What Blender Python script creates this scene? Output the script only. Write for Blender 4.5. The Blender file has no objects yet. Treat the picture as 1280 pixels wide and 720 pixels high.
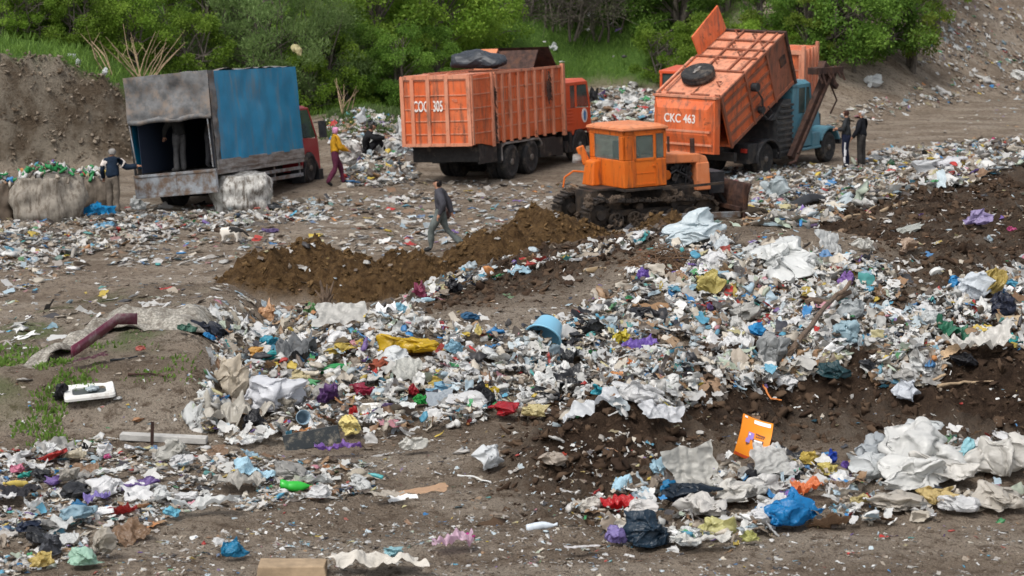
import bpy, bmesh, math, random
import numpy as np
from mathutils import Vector, Matrix, Euler

random.seed(7)
RNG = np.random.default_rng(11)
SC = bpy.context.scene
COL = SC.collection
PI = math.pi
rad = math.radians

# ------------------------------------------------------------------ camera model
CAM_H = 8.9
FPX = 3022.0                      # focal length in pixels of a 1280 px wide picture
PITCH = math.atan(530 / FPX)
cF = np.array([0, math.cos(PITCH), -math.sin(PITCH)])
cU = np.array([0, math.sin(PITCH), math.cos(PITCH)])
cR = np.array([1.0, 0, 0])

# ------------------------------------------------------------------ noise
_perm = RNG.permutation(512)
_perm = np.concatenate([_perm, _perm, _perm])
_grad = RNG.normal(size=(512, 2)); _grad /= np.linalg.norm(_grad, axis=1)[:, None]

def perlin(x, y):
    xi = np.floor(x).astype(np.int64); yi = np.floor(y).astype(np.int64)
    xf = x - xi; yf = y - yi
    u = xf * xf * xf * (xf * (xf * 6 - 15) + 10); v = yf * yf * yf * (yf * (yf * 6 - 15) + 10)
    def g(ix, iy, dx, dy):
        h = _perm[(_perm[ix & 511] + iy) & 511]
        return _grad[h, 0] * dx + _grad[h, 1] * dy
    a = g(xi, yi, xf, yf); b = g(xi + 1, yi, xf - 1, yf)
    c = g(xi, yi + 1, xf, yf - 1); d = g(xi + 1, yi + 1, xf - 1, yf - 1)
    return (a + u * (b - a)) + v * ((c + u * (d - c)) - (a + u * (b - a)))

def fbm(x, y, o=4, f=1.0, g=.5):
    s = 0; a = 1
    for i in range(o):
        s = s + a * perlin(x * f + 17.3 * i, y * f - 9.1 * i); f *= 2.03; a *= g
    return s

def sstep(a, b, x):
    t = np.clip((x - a) / (b - a), 0, 1)
    return t * t * (3 - 2 * t)

# ------------------------------------------------------------------ terrain
ZP = 3.3                                            # height of the dumped plateau above the truck yard
CREST = np.array([(-30, 6), (-14, 12), (-9, 18), (-6.6, 23.0), (-5.7, 26.6), (-5.3, 28.2), (-4.7, 29.2), (-3.6, 29.5), (-2.4, 30.1),
                  (-1.2, 30.9), (-.86, 32.3), (0, 33.5), (.9, 34.4), (2.3, 36.6), (3.4, 37.0), (4.5, 38.2), (6.1, 40.5),
                  (8.1, 44.2), (10.1, 48), (16.5, 58), (30, 74), (60, 95)], float)
HB = np.array([(-80, 52), (-40, 60), (-20, 68), (-15, 70.4), (-11.8, 72.6), (-8, 79), (-4.5, 79), (-1, 90), (3, 95), (7, 94), (9, 87),
               (11, 83.5), (14, 86), (20, 95), (40, 124), (80, 170)], float)
HH = np.array([(-40, 3.6), (-16, 3.45), (-13.6, 3.05), (-11.6, 2.0), (-9, .9), (-4.5, .7), (0, 2.8), (6, 3.4), (11, 3.6), (16, 4.4), (30, 5)], float)
HW = np.array([(-14, 1.3), (-10, 1.4), (-8, 5), (0, 9), (8, 10), (14, 13), (30, 16)], float)
PILE = [(-5.0, 48.4, .95, .8), (-4.2, 49.4, .85, .9), (-3.0, 48.6, .7, 1.1), (-1.6, 49.2, .62, 1.1), (-.3, 50.6, .95, 1.0),
        (.9, 52.2, 1.15, 1.15), (1.7, 53.2, .5, .9), (3.55, 53.2, .95, .9), (4.3, 53.6, .5, .8), (-6.7, 33.2, 1.1, 1.0), (-8.0, 33.6, .9, 1.0), (-5.6, 36.0, .9, .8)]
BERM = np.array([(.1, 21.7), (.9, 22.6), (1.7, 23.7), (2.55, 24.7), (3.6, 24.4), (5.5, 24.3), (8, 24.6)], float)

def seg_dist(x, y, pl):
    best = np.full(np.shape(x), 1e9)
    for (ax, ay), (bx, by) in zip(pl[:-1], pl[1:]):
        dx, dy = bx - ax, by - ay
        t = np.clip(((x - ax) * dx + (y - ay) * dy) / (dx * dx + dy * dy), 0, 1)
        best = np.minimum(best, np.hypot(x - ax - t * dx, y - ay - t * dy))
    return best

def gauss(x, y, cx, cy, rx, ry, rot=0):
    c, s = math.cos(rot), math.sin(rot)
    a = ((x - cx) * c + (y - cy) * s) / rx; b = (-(x - cx) * s + (y - cy) * c) / ry
    return np.exp(-.5 * (a * a + b * b))

def height0(x, y):
    x = np.asarray(x, float); y = np.asarray(y, float)
    t = np.interp(x, CREST[:, 0], CREST[:, 1]) - y
    w = np.interp(x, [-6, 3, 7, 14], [3.6, 4.5, 8, 10])
    pl = ZP * sstep(-1, .02, t / w)
    on = sstep(-.15, .05, t / w)
    z = pl
    # left clay mound, rubbish heaps and the soil berm on the plateau
    z = z + .5 * sstep(-2.7, -3.5, x + .15 * np.sin(y * 2)) * sstep(23.0, 24.4, y) * on
    z = z + .95 * gauss(x, y, 3.3, 30.8, 1.9, 2.6, .3) + .45 * gauss(x, y, -1.6, 26.6, 1.6, 1.3) + .3 * gauss(x, y, .6, 28, 1.4, 1.6)
    z = z + .35 * gauss(x, y, 5.8, 29.3, .9, 1.4)
    z = z + .6 * np.exp(-.5 * (seg_dist(x, y, BERM) / .6) ** 2) * sstep(-.4, 1.2, x)
    z = z + .22 * gauss(x, y, 3.0, 22.0, 2.6, .45)
    # yellowish spoil piles on the yard
    for (cx, cy, h, r) in PILE:
        z = np.maximum(z, z * .4 + 1.25 * h * gauss(x, y, cx, cy, r * 1.05, r * .8) )
    # rubbish swell right of the bulldozer
    z = z + .45 * gauss(x, y, 11.5, 66, 3.0, 2.5) + .25 * gauss(x, y, 6.2, 58, 2.0, 2.0)
    z = z + .5 * gauss(x, y, 4.4, 84, 2.2, 1.6) + .9 * gauss(x, y, -4.6, 78.5, 2.2, 2.4) + .3 * gauss(x, y, -4.4, 74.6, .8, .8)
    # banks and hill behind the yard
    d = y - np.interp(x, HB[:, 0], HB[:, 1])
    H = np.interp(x, HH[:, 0], HH[:, 1]); W = np.interp(x, HW[:, 0], HW[:, 1])
    z = z + H * sstep(-.05, 1, d / W) + np.clip(d - W, 0, 400) * np.interp(x, [-14, -8, 0, 10, 20], [.012, .03, .09, .1, .12]) * np.exp(-np.clip(d, 0, 400) / 160)
    return z

def soilmasks(x, y):
    """dark fresh soil, yellowish spoil, grass, grey cliff"""
    t = np.interp(x, CREST[:, 0], CREST[:, 1]) - y
    n = fbm(x, y, 3, .9) * .8
    dark = np.exp(-.5 * (seg_dist(x, y, BERM) / 1.0) ** 2) * sstep(-.6, 1.0, x)
    bank = sstep(-.4, .3, t) * (sstep(6.2, 3.5, t) * sstep(-2.2, -.2, x + .25 * (y - 30)))
    right = sstep(4.2, 5.4, x - .12 * (y - 30)) * sstep(23.5, 25, y) * sstep(-6, .2, t)
    dark = np.clip(np.maximum(np.maximum(dark * 1.35, bank * .85), right * .85) + n * .35 * (dark + bank + right > .1), 0, 1)
    yel = 0 * x
    for (cx, cy, h, r) in PILE:
        yel = np.maximum(yel, gauss(x, y, cx, cy, r * 1.1, r * .95))
    yel = sstep(.3, .55, yel + n * .12)
    d = y - np.interp(x, HB[:, 0], HB[:, 1])
    W = np.interp(x, HW[:, 0], HW[:, 1])
    H = np.interp(x, HH[:, 0], HH[:, 1])
    cliff = sstep(-.15, .05, d) * sstep(W + .3, W - .1, d + n * .3) * sstep(-9.5, -10.8, x)
    gr_left = sstep(W - .2, W + .35, d + n * .3) * sstep(-7.0, -9.0, x)
    gr_mid = sstep(.5, 2.5, d + n) * sstep(-9, -7, x) * sstep(10.2, 7.6, x)
    gr_far = sstep(12, 20, d) * sstep(15, 11, x + n * 2 - d * .1)
    mound = sstep(-3.3, -3.9, x) * sstep(23.2, 24.2, y) * sstep(0, .8, t)
    gm = mound * sstep(.05, .45, n + .25 * sstep(-4.2, -5.2, x) - .05)
    grass = np.clip(np.maximum(np.maximum(gr_left, gr_mid), gr_far), 0, 1)
    grass = np.maximum(grass, gm * .55)
    return dark, yel, grass, np.maximum(cliff, mound * .35)

def height(x, y, masks=None):
    z = height0(x, y)
    dark, yel, grass, cliff = soilmasks(x, y) if masks is None else masks
    near = sstep(75, 45, y)
    z = z + .055 * fbm(x, y, 3, .45) + .03 * near * fbm(x, y, 3, 2.1)
    r = np.abs(fbm(x, y, 3, 2.6)); r2 = np.abs(fbm(x + 40, y, 3, 6.0))
    z = z + yel * .3 * fbm(x + 9, y, 3, 1.1)
    z = z + (dark * .2 + yel * .3) * (r - .25) + (.04 + dark * .16 + yel * .12) * (r2 - .22) * near
    # wheel ruts that run across the trampled foreground and the yard
    rut = np.sin((y - .34 * x) * 4.2 + 1.4 * fbm(x, y, 2, .25)) 
    z = z + .022 * rut * (1 - dark) * (1 - yel) * sstep(24, 21, y + .2 * x)
    z = z + cliff * (.6 * fbm(x * 1.3, y * .5 + z * .8, 5, 1.2, .65) + .25 * np.abs(fbm(x * 2.6, y * .6, 3, 1.0))) * sstep(40, 60, y)
    return z

def project(P):
    d = np.asarray(P, float) - np.array([0, 0, CAM_H]); z = d @ cF
    return 640 + FPX * (d @ cR) / z, 360 - FPX * (d @ cU) / z

_TT = np.concatenate([np.arange(14, 45, .05), np.arange(45, 180, .15)])
def ground_at(u, v, hf=height0):
    """where the line of sight through a picture point meets the ground (authoring aid only)"""
    u = np.atleast_1d(np.asarray(u, float)); v = np.atleast_1d(np.asarray(v, float))
    out = np.zeros((len(u), 3))
    for i in range(len(u)):
        d = cR * (u[i] - 640) / FPX - cU * (v[i] - 360) / FPX + cF
        P = np.array([0, 0, CAM_H]) + _TT[:, None] * d
        below = P[:, 2] < hf(P[:, 0], P[:, 1])
        k = int(np.argmax(below)) if below.any() else len(_TT) - 1
        out[i] = P[k]
    return out

def at(u, v, dz=0.0):
    p = ground_at(u, v)[0]
    return np.array([p[0], p[1], float(height(np.array([p[0]]), np.array([p[1]]))[0]) + dz])

def gz(x, y):
    return float(height(np.array([x], float), np.array([y], float))[0])

# ------------------------------------------------------------------ materials
def new_mat(name):
    m = bpy.data.materials.new(name); m.use_nodes = True
    nt = m.node_tree; b = nt.nodes['Principled BSDF']
    return m, nt, b

def N(nt, t, **kw):
    n = nt.nodes.new(t)
    for k, v in kw.items():
        if k in n.inputs: n.inputs[k].default_value = v
        else: setattr(n, k, v)
    return n

def ramp(nt, src, a, b):
    r = nt.nodes.new('ShaderNodeMapRange'); r.inputs['From Min'].default_value = a; r.inputs['From Max'].default_value = b
    r.interpolation_type = 'SMOOTHSTEP'
    nt.links.new(src, r.inputs['Value']); return r.outputs['Result']

def mix(nt, fac, a, b):
    m = nt.nodes.new('ShaderNodeMix'); m.data_type = 'RGBA'
    for s, v in (('Factor', fac), ('A', a), ('B', b)):
        i = [k for k in m.inputs if k.name == s and (k.type == 'RGBA' or s == 'Factor')][0]
        if hasattr(v, 'links') or isinstance(v, bpy.types.NodeSocket): nt.links.new(v, i)
        else: i.default_value = v if s == 'Factor' else (*v, 1) if len(v) == 3 else v
    return [o for o in m.outputs if o.type == 'RGBA'][0]

def noise_tex(nt, scale, detail=4, rough=.6, vec=None, stretch=None, obj=True):
    t = nt.nodes.new('ShaderNodeTexNoise'); t.inputs['Scale'].default_value = scale
    t.inputs['Detail'].default_value = detail; t.inputs['Roughness'].default_value = rough
    tc = nt.nodes.new('ShaderNodeTexCoord'); src = tc.outputs['Object']
    if stretch:
        mp = nt.nodes.new('ShaderNodeMapping'); mp.inputs['Scale'].default_value = stretch
        nt.links.new(src, mp.inputs['Vector']); src = mp.outputs['Vector']
    nt.links.new(src, t.inputs['Vector'])
    return t.outputs['Fac']

def bump(nt, b, src, strength, dist=.02):
    n = nt.nodes.new('ShaderNodeBump'); n.inputs['Strength'].default_value = strength; n.inputs['Distance'].default_value = dist
    nt.links.new(src, n.inputs['Height']); nt.links.new(n.outputs['Normal'], b.inputs['Normal'])

def simple(name, col, rough=.6, metal=0, var=.0, vscale=6, bmp=0, spec=.4, dirt=None, dirt_amt=.5, dscale=3, stretch=None):
    m, nt, b = new_mat(name)
    b.inputs['Roughness'].default_value = rough; b.inputs['Metallic'].default_value = metal
    b.inputs['Specular IOR Level'].default_value = spec
    c = None
    if var:
        f = noise_tex(nt, vscale, 5, .65)
        c = mix(nt, ramp(nt, f, .3, .7), tuple(k * (1 - var) for k in col), tuple(min(1, k * (1 + var)) for k in col))
    if dirt:
        f2 = noise_tex(nt, dscale, 6, .7, stretch=stretch)
        c = mix(nt, ramp(nt, f2, .62 - .3 * dirt_amt, .8 - .2 * dirt_amt), c if c is not None else col, dirt)
    if c is None: b.inputs['Base Color'].default_value = (*col, 1)
    else: nt.links.new(c, b.inputs['Base Color'])
    if bmp: bump(nt, b, noise_tex(nt, vscale * 3, 4), bmp)
    return m

def paint(name, col, grime=(.09, .06, .045), amt=.5, fade=None, rough=.5):
    """old lorry paint: faded patches, vertical run-off streaks, rust blotches"""
    m, nt, b = new_mat(name)
    f1 = noise_tex(nt, 1.3, 6, .7)
    fd = fade or tuple(min(1, c * 1.15 + .03) for c in col)
    c = mix(nt, ramp(nt, f1, .35, .7), col, fd)
    st = noise_tex(nt, 4.0, 5, .7, stretch=(1.6, 1.6, .22))
    c = mix(nt, ramp(nt, st, .56 - .12 * amt, .86 - .1 * amt), c, grime)
    ru = noise_tex(nt, 5.5, 8, .75)
    c = mix(nt, ramp(nt, ru, .66 - .1 * amt, .74 - .06 * amt), c, (.1, .042, .02))
    nt.links.new(c, b.inputs['Base Color'])
    b.inputs['Roughness'].default_value = rough; b.inputs['Specular IOR Level'].default_value = .35
    bump(nt, b, f1, .12, .02)
    return m

M = {}
M['orange'] = paint('orange lorry paint', (.58, .105, .025), amt=1.0, fade=(.64, .16, .06))
M['orange_roof'] = paint('bleached orange paint', (.56, .2, .11), amt=.8, fade=(.6, .27, .17), rough=.6)
M['orange_rust'] = paint('rusty orange paint', (.22, .075, .04), grime=(.07, .045, .035), amt=1.1, fade=(.3, .1, .055), rough=.7)
M['orange_dozer'] = paint('orange tractor paint', (.58, .115, .008), grime=(.12, .045, .02), amt=.75, fade=(.62, .15, .015))
M['dozer_fade'] = paint('faded tractor paint', (.56, .17, .06), grime=(.16, .07, .04), amt=.6, fade=(.6, .24, .12), rough=.65)
M['red_cab'] = paint('dark red paint', (.28, .012, .02), amt=.1, fade=(.32, .02, .028), rough=.35)
M['cab_orange'] = paint('red orange cab paint', (.58, .075, .02), amt=.2, fade=(.6, .1, .04), rough=.4)
M['blue_cab'] = paint('teal blue cab paint', (.07, .2, .27), grime=(.06, .06, .06), amt=.45, fade=(.1, .25, .31), rough=.45)
M['tarp_blue'] = simple('blue tarpaulin', (.004, .215, .4), .5, var=.15, vscale=1.2, bmp=.08, dirt=(.1, .2, .27), dirt_amt=.45, dscale=2.2, stretch=(1.5, 1.5, .25))
M['tarp_grey'] = simple('weathered grey tarpaulin', (.12, .122, .125), .7, var=.35, vscale=4, bmp=.4, dirt=(.2, .16, .13), dirt_amt=.6)
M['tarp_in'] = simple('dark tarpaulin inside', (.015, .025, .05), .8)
M['steel_grey'] = simple('scuffed grey steel', (.23, .25, .27), .55, .2, var=.25, vscale=3, dirt=(.12, .08, .055), dirt_amt=.8, dscale=4)
M['board_grey'] = simple('grey painted boards', (.27, .26, .25), .7, var=.25, vscale=5, dirt=(.13, .1, .08), dirt_amt=.7, stretch=(.4, 1, 3))
M['chassis'] = simple('black chassis with dust', (.018, .017, .017), .65, var=.4, dirt=(.1, .08, .06), dirt_amt=.35)
M['black_metal'] = simple('blackened metal', (.022, .023, .026), .5, .2, var=.4, dirt=(.09, .07, .055), dirt_amt=.3)
M['dark_hopper'] = simple('grimy dark hopper', (.05, .052, .055), .6, .2, var=.4, vscale=3, dirt=(.11, .09, .07), dirt_amt=.5)
M['rust'] = simple('dark rusty steel', (.05, .026, .02), .8, .2, var=.5, vscale=7, bmp=.3, dirt=(.1, .045, .025), dirt_amt=.5)
M['tyre'] = simple('dusty rubber tyre', (.022, .022, .023), .85, var=.3, dirt=(.12, .1, .08), dirt_amt=.4, dscale=2.5)
M['rim'] = simple('dusty grey rim', (.16, .15, .14), .6, .1, var=.25, dirt=(.1, .075, .055), dirt_amt=.6)
M['track'] = simple('muddy steel track', (.03, .026, .024), .65, .4, var=.5, vscale=9, bmp=.4, dirt=(.075, .055, .04), dirt_amt=.7)
M['glass'] = simple('dusty window glass', (.05, .075, .07), .12, 0, var=.3, vscale=2, spec=.6)
def see_through(name, col, k):
    m = simple(name, col, .12, 0, var=.3, vscale=3, spec=.6); nt = m.node_tree; b = nt.nodes['Principled BSDF']
    tp = N(nt, 'ShaderNodeBsdfTransparent'); tp.inputs[0].default_value = (.8, .86, .84, 1); ms = N(nt, 'ShaderNodeMixShader'); ms.inputs[0].default_value = k
    nt.links.new(b.outputs[0], ms.inputs[1]); nt.links.new(tp.outputs[0], ms.inputs[2]); nt.links.new(ms.outputs[0], nt.nodes['Material Output'].inputs['Surface']); return m
M['glass_pale'] = see_through('dusty pale glass', (.16, .2, .19), .6)
M['white_paint'] = simple('white stencil paint', (.72, .68, .64), .6, var=.1)
M['blue_mark'] = simple('blue emblem paint', (.05, .2, .42), .5)
M['lamp_red'] = simple('dirty red lamp', (.3, .03, .02), .3)
M['skin'] = simple('weathered skin', (.38, .2, .13), .55, var=.12)
M['wood'] = simple('grey brown wood', (.12, .082, .056), .85, var=.4, vscale=8, bmp=.4, stretch=(1, 1, .2))
M['wood_pale'] = simple('dry pale wood', (.33, .24, .15), .8, var=.3, vscale=9, bmp=.3)
def cloth(name, c, v=.25): return simple(name, c, .9, var=v, vscale=9, bmp=.25, spec=.15)
# ------------------------------------------------------------------ mesh builder
class MB:
    def __init__(s): s.v = []; s.f = []; s.mi = []; s.M = Matrix(); s.m = 0
    def add(s, vs, fs):
        o = len(s.v)
        s.v += [tuple(s.M @ Vector(p)) for p in vs]
        s.f += [tuple(i + o for i in f) for f in fs]; s.mi += [s.m] * len(fs)
    def box(s, x0, x1, y0, y1, z0, z1):
        s.add([(x0, y0, z0), (x1, y0, z0), (x1, y1, z0), (x0, y1, z0), (x0, y0, z1), (x1, y0, z1), (x1, y1, z1), (x0, y1, z1)],
              [(0, 3, 2, 1), (4, 5, 6, 7), (0, 1, 5, 4), (1, 2, 6, 5), (2, 3, 7, 6), (3, 0, 4, 7)])
        return s
    def prism(s, poly, y0, y1):
        """poly in (x, z), extruded along y"""
        n = len(poly)
        s.add([(x, y0, z) for x, z in poly] + [(x, y1, z) for x, z in poly],
              [tuple(range(n)), tuple(range(2 * n - 1, n - 1, -1))] + [(i, i + n, (i + 1) % n + n, (i + 1) % n) for i in range(n)])
        return s
    def hull(s, bottom, top):
        """frustum between two equally long rings of points"""
        n = len(bottom)
        s.add(list(bottom) + list(top), [tuple(range(n - 1, -1, -1)), tuple(range(n, 2 * n))] +
              [(i, (i + 1) % n, (i + 1) % n + n, i + n) for i in range(n)])
        return s
    def tube(s, pts, r, n=8, cap=True):
        pts = [Vector(p) for p in pts]; k = len(pts)
        rs = r if hasattr(r, '__len__') else [r] * k
        vs = []; fs = []; up = None
        for i, p in enumerate(pts):
            d = (pts[min(i + 1, k - 1)] - pts[max(i - 1, 0)]).normalized()
            if up is None: up = d.orthogonal().normalized()
            a = (up - d * up.dot(d)).normalized(); up = a; b = d.cross(a)
            for j in range(n):
                t = 2 * PI * j / n
                vs.append(p + (a * math.cos(t) + b * math.sin(t)) * rs[i])
        for i in range(k - 1):
            for j in range(n):
                fs.append((i * n + j, i * n + (j + 1) % n, (i + 1) * n + (j + 1) % n, (i + 1) * n + j))
        if cap: fs += [tuple(range(n - 1, -1, -1)), tuple(range((k - 1) * n, k * n))]
        s.add(vs, fs); return s
    def bar(s, p, q, w, h):
        p, q = Vector(p), Vector(q); d = (q - p).normalized()
        a = d.cross(Vector((0, 0, 1)))
        if a.length < .01: a = Vector((0, 1, 0))
        a.normalize(); b = a.cross(d).normalized()
        rg = lambda o: [o + a * sx * w / 2 + b * sz * h / 2 for sx, sz in ((-1, -1), (1, -1), (1, 1), (-1, 1))]
        s.hull(rg(p), rg(q)); return s
    def lathe(s, prof, n=24, axis='y', c=(0, 0, 0)):
        vs = []; fs = []; k = len(prof)
        for (r, h) in prof:
            for j in range(n):
                t = 2 * PI * j / n; a, b = r * math.cos(t), r * math.sin(t)
                vs.append((c[0] + a, c[1] + h, c[2] + b) if axis == 'y' else (c[0] + a, c[1] + b, c[2] + h) if axis == 'z' else (c[0] + h, c[1] + a, c[2] + b))
        for i in range(k - 1):
            for j in range(n): fs.append((i * n + j, i * n + (j + 1) % n, (i + 1) * n + (j + 1) % n, (i + 1) * n + j))
        if prof[0][0] > 1e-6: fs.append(tuple(range(n - 1, -1, -1)))
        if prof[-1][0] > 1e-6: fs.append(tuple(range((k - 1) * n, k * n)))
        s.add(vs, fs); return s
    def grid(s, fn, nu, nv):
        """sheet of (nu+1)*(nv+1) points fn(a, b), a and b in 0..1"""
        s.add([fn(i / nu, j / nv) for j in range(nv + 1) for i in range(nu + 1)],
              [(j * (nu + 1) + i, j * (nu + 1) + i + 1, (j + 1) * (nu + 1) + i + 1, (j + 1) * (nu + 1) + i) for j in range(nv) for i in range(nu)])
        return s
    def mesh(s, name, mats, smooth=False):
        me = bpy.data.meshes.new(name); me.from_pydata(s.v, [], s.f)
        for m in (mats if isinstance(mats, (list, tuple)) else [mats]): me.materials.append(m)
        if any(s.mi): me.polygons.foreach_set('material_index', s.mi)
        bm = bmesh.new(); bm.from_mesh(me); bmesh.ops.recalc_face_normals(bm, faces=bm.faces); bm.to_mesh(me); bm.free()
        if smooth: me.polygons.foreach_set('use_smooth', [True] * len(me.polygons))
        me.update(); return me
    def build(s, name, mats, parent=None, bevel=0, smooth=False, tilt=None):
        o = link(name, s.mesh(name, mats, smooth), parent)
        if bevel:
            b = o.modifiers.new('bevel', 'BEVEL'); b.width = bevel; b.segments = 2; b.limit_method = 'ANGLE'
        if tilt: o.rotation_euler = tilt
        return o

def link(name, data, parent=None):
    o = bpy.data.objects.new(name, data); COL.objects.link(o)
    if parent: o.parent = parent
    return o

def tag(o, label=None, cat=None, group=None, kind=None):
    for k, v in (('label', label), ('category', cat), ('group', group), ('kind', kind)):
        if v: o[k] = v
    return o

def root(name, loc, rotz=0):
    o = bpy.data.objects.new(name, None); COL.objects.link(o)
    o.location = loc; o.rotation_euler = (0, 0, rotz); o.empty_display_size = .3
    return o

def np_mesh(name, V, F, mats, colors=None, smooth=False, mi=None):
    """fast mesh from arrays; F is one (n,k) array or a list of such arrays"""
    me = bpy.data.meshes.new(name)
    Fs = F if isinstance(F, list) else [F]
    loops = np.concatenate([f.ravel() for f in Fs]).astype(np.int32)
    tot = np.concatenate([np.full(len(f), f.shape[1], np.int32) for f in Fs])
    st = np.concatenate([[0], np.cumsum(tot)[:-1]]).astype(np.int32)
    me.vertices.add(len(V)); me.vertices.foreach_set('co', np.ascontiguousarray(V, np.float32).ravel())
    me.loops.add(len(loops)); me.loops.foreach_set('vertex_index', loops)
    me.polygons.add(len(tot)); me.polygons.foreach_set('loop_start', st); me.polygons.foreach_set('loop_total', tot)
    for m in (mats if isinstance(mats, (list, tuple)) else [mats]): me.materials.append(m)
    if mi is not None: me.polygons.foreach_set('material_index', np.asarray(mi, np.int32))
    if smooth: me.polygons.foreach_set('use_smooth', np.ones(len(tot), bool))
    if colors is not None:
        a = me.color_attributes.new('Col', 'FLOAT_COLOR', 'POINT')
        c = np.ones((len(V), 4), np.float32); c[:, :colors.shape[1]] = colors
        a.data.foreach_set('color', c.ravel())
    me.update(calc_edges=True); me.validate()
    return me

def text_mesh(name, txt, size, mat, parent, M4, extr=.004, squeeze=.8):
    cu = bpy.data.curves.new(name, 'FONT'); cu.body = txt; cu.size = size; cu.extrude = extr
    cu.align_x = 'CENTER'; cu.align_y = 'CENTER'; cu.offset = size * .012
    o = bpy.data.objects.new(name, cu); COL.objects.link(o)
    bpy.context.view_layer.update()
    me = bpy.data.meshes.new_from_object(o.evaluated_get(bpy.context.evaluated_depsgraph_get()))
    bpy.data.objects.remove(o)
    me.transform(M4 @ Matrix.Diagonal((squeeze, 1, 1, 1))); me.materials.clear(); me.materials.append(mat); me.name = name
    return link(name, me, parent)

# ------------------------------------------------------------------ ground sheet
def grow(a, b, s, r):
    out = [a]
    while out[-1] < b: out.append(out[-1] + s); s *= r
    return out
xs = np.array(sorted(set([round(-k, 3) for k in grow(24, 700, .3, 1.25)] + list(np.round(np.arange(-24, -7, .2), 3)) +
     list(np.round(np.arange(-7, 9, .055), 3)) + list(np.round(np.arange(9, 26, .16), 3)) + [round(k, 3) for k in grow(26, 700, .3, 1.25)])))
ys = np.array(sorted(set([round(-k, 3) for k in grow(0, 80, 1, 1.4)] + list(np.round(np.arange(0, 17, .5), 3)) + list(np.round(np.arange(17, 40, .055), 3)) +
     list(np.round(np.arange(40, 62, .09), 3)) + list(np.round(np.arange(62, 102, .2), 3)) + [round(k, 3) for k in grow(102, 900, .4, 1.2)])))
GX, GY = np.meshgrid(xs, ys)
gxf, gyf = GX.ravel(), GY.ravel()
msk = soilmasks(gxf, gyf)
gzv = height(gxf, gyf, msk)
nx, ny = len(xs), len(ys)
I = np.arange(nx * ny).reshape(ny, nx)
F = np.stack([I[:-1, :-1], I[:-1, 1:], I[1:, 1:], I[1:, :-1]], -1).reshape(-1, 4)

gm, nt, b = new_mat('dump ground')
att = N(nt, 'ShaderNodeAttribute', attribute_name='Col'); sep = N(nt, 'ShaderNodeSeparateColor')
nt.links.new(att.outputs['Color'], sep.inputs['Color'])
n1 = noise_tex(nt, .8, 8, .65); n2 = noise_tex(nt, 7, 8, .7); n3 = noise_tex(nt, 30, 5, .7); n4 = noise_tex(nt, .35, 4, .5, stretch=(1, 3, 1))
c = mix(nt, ramp(nt, n1, .35, .65), (.215, .168, .126), (.34, .275, .21))
c = mix(nt, ramp(nt, n4, .45, .65), c, (.38, .32, .255))
c = mix(nt, ramp(nt, n2, .48, .66), c, (.125, .09, .064)); n5 = noise_tex(nt, 55, 4, .75); c = mix(nt, ramp(nt, n5, .52, .66), c, (.085, .062, .045)); c = mix(nt, ramp(nt, n5, .42, .3), c, (.36, .3, .24))
dk = mix(nt, ramp(nt, n2, .35, .65), (.034, .021, .014), (.082, .053, .035))
c = mix(nt, sep.outputs['Red'], c, dk)
ye = mix(nt, ramp(nt, n2, .35, .65), (.06, .034, .015), (.15, .09, .04))
c = mix(nt, sep.outputs['Green'], c, ye)
cl = mix(nt, ramp(nt, n1, .38, .6), (.13, .098, .068), (.29, .25, .195)); cl = mix(nt, ramp(nt, n2, .5, .72), cl, (.09, .065, .045))
c = mix(nt, att.outputs['Alpha'], c, cl)
gr = mix(nt, ramp(nt, n2, .3, .7), (.05, .11, .018), (.11, .19, .04))
c = mix(nt, sep.outputs['Blue'], c, gr)
pm = N(nt, 'ShaderNodeMath', operation='MULTIPLY'); iv_ = N(nt, 'ShaderNodeMath', operation='SUBTRACT'); iv_.inputs[0].default_value = 1; nt.links.new(sep.outputs['Red'], iv_.inputs[1]); nt.links.new(iv_.outputs[0], pm.inputs[0]); nt.links.new(ramp(nt, n3, .64, .72), pm.inputs[1]); c = mix(nt, pm.outputs[0], c, (.4, .36, .31))
nt.links.new(c, b.inputs['Base Color']); b.inputs['Roughness'].default_value = .95; b.inputs['Specular IOR Level'].default_value = .12
mx = N(nt, 'ShaderNodeMath', operation='ADD'); nt.links.new(n2, mx.inputs[0]); nt.links.new(n3, mx.inputs[1])
bump(nt, b, mx.outputs[0], .95, .11)
me = np_mesh('ground', np.stack([gxf, gyf, gzv], -1), F, gm, np.stack(msk, -1), smooth=True)
tag(link('ground', me), kind='structure')

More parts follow.
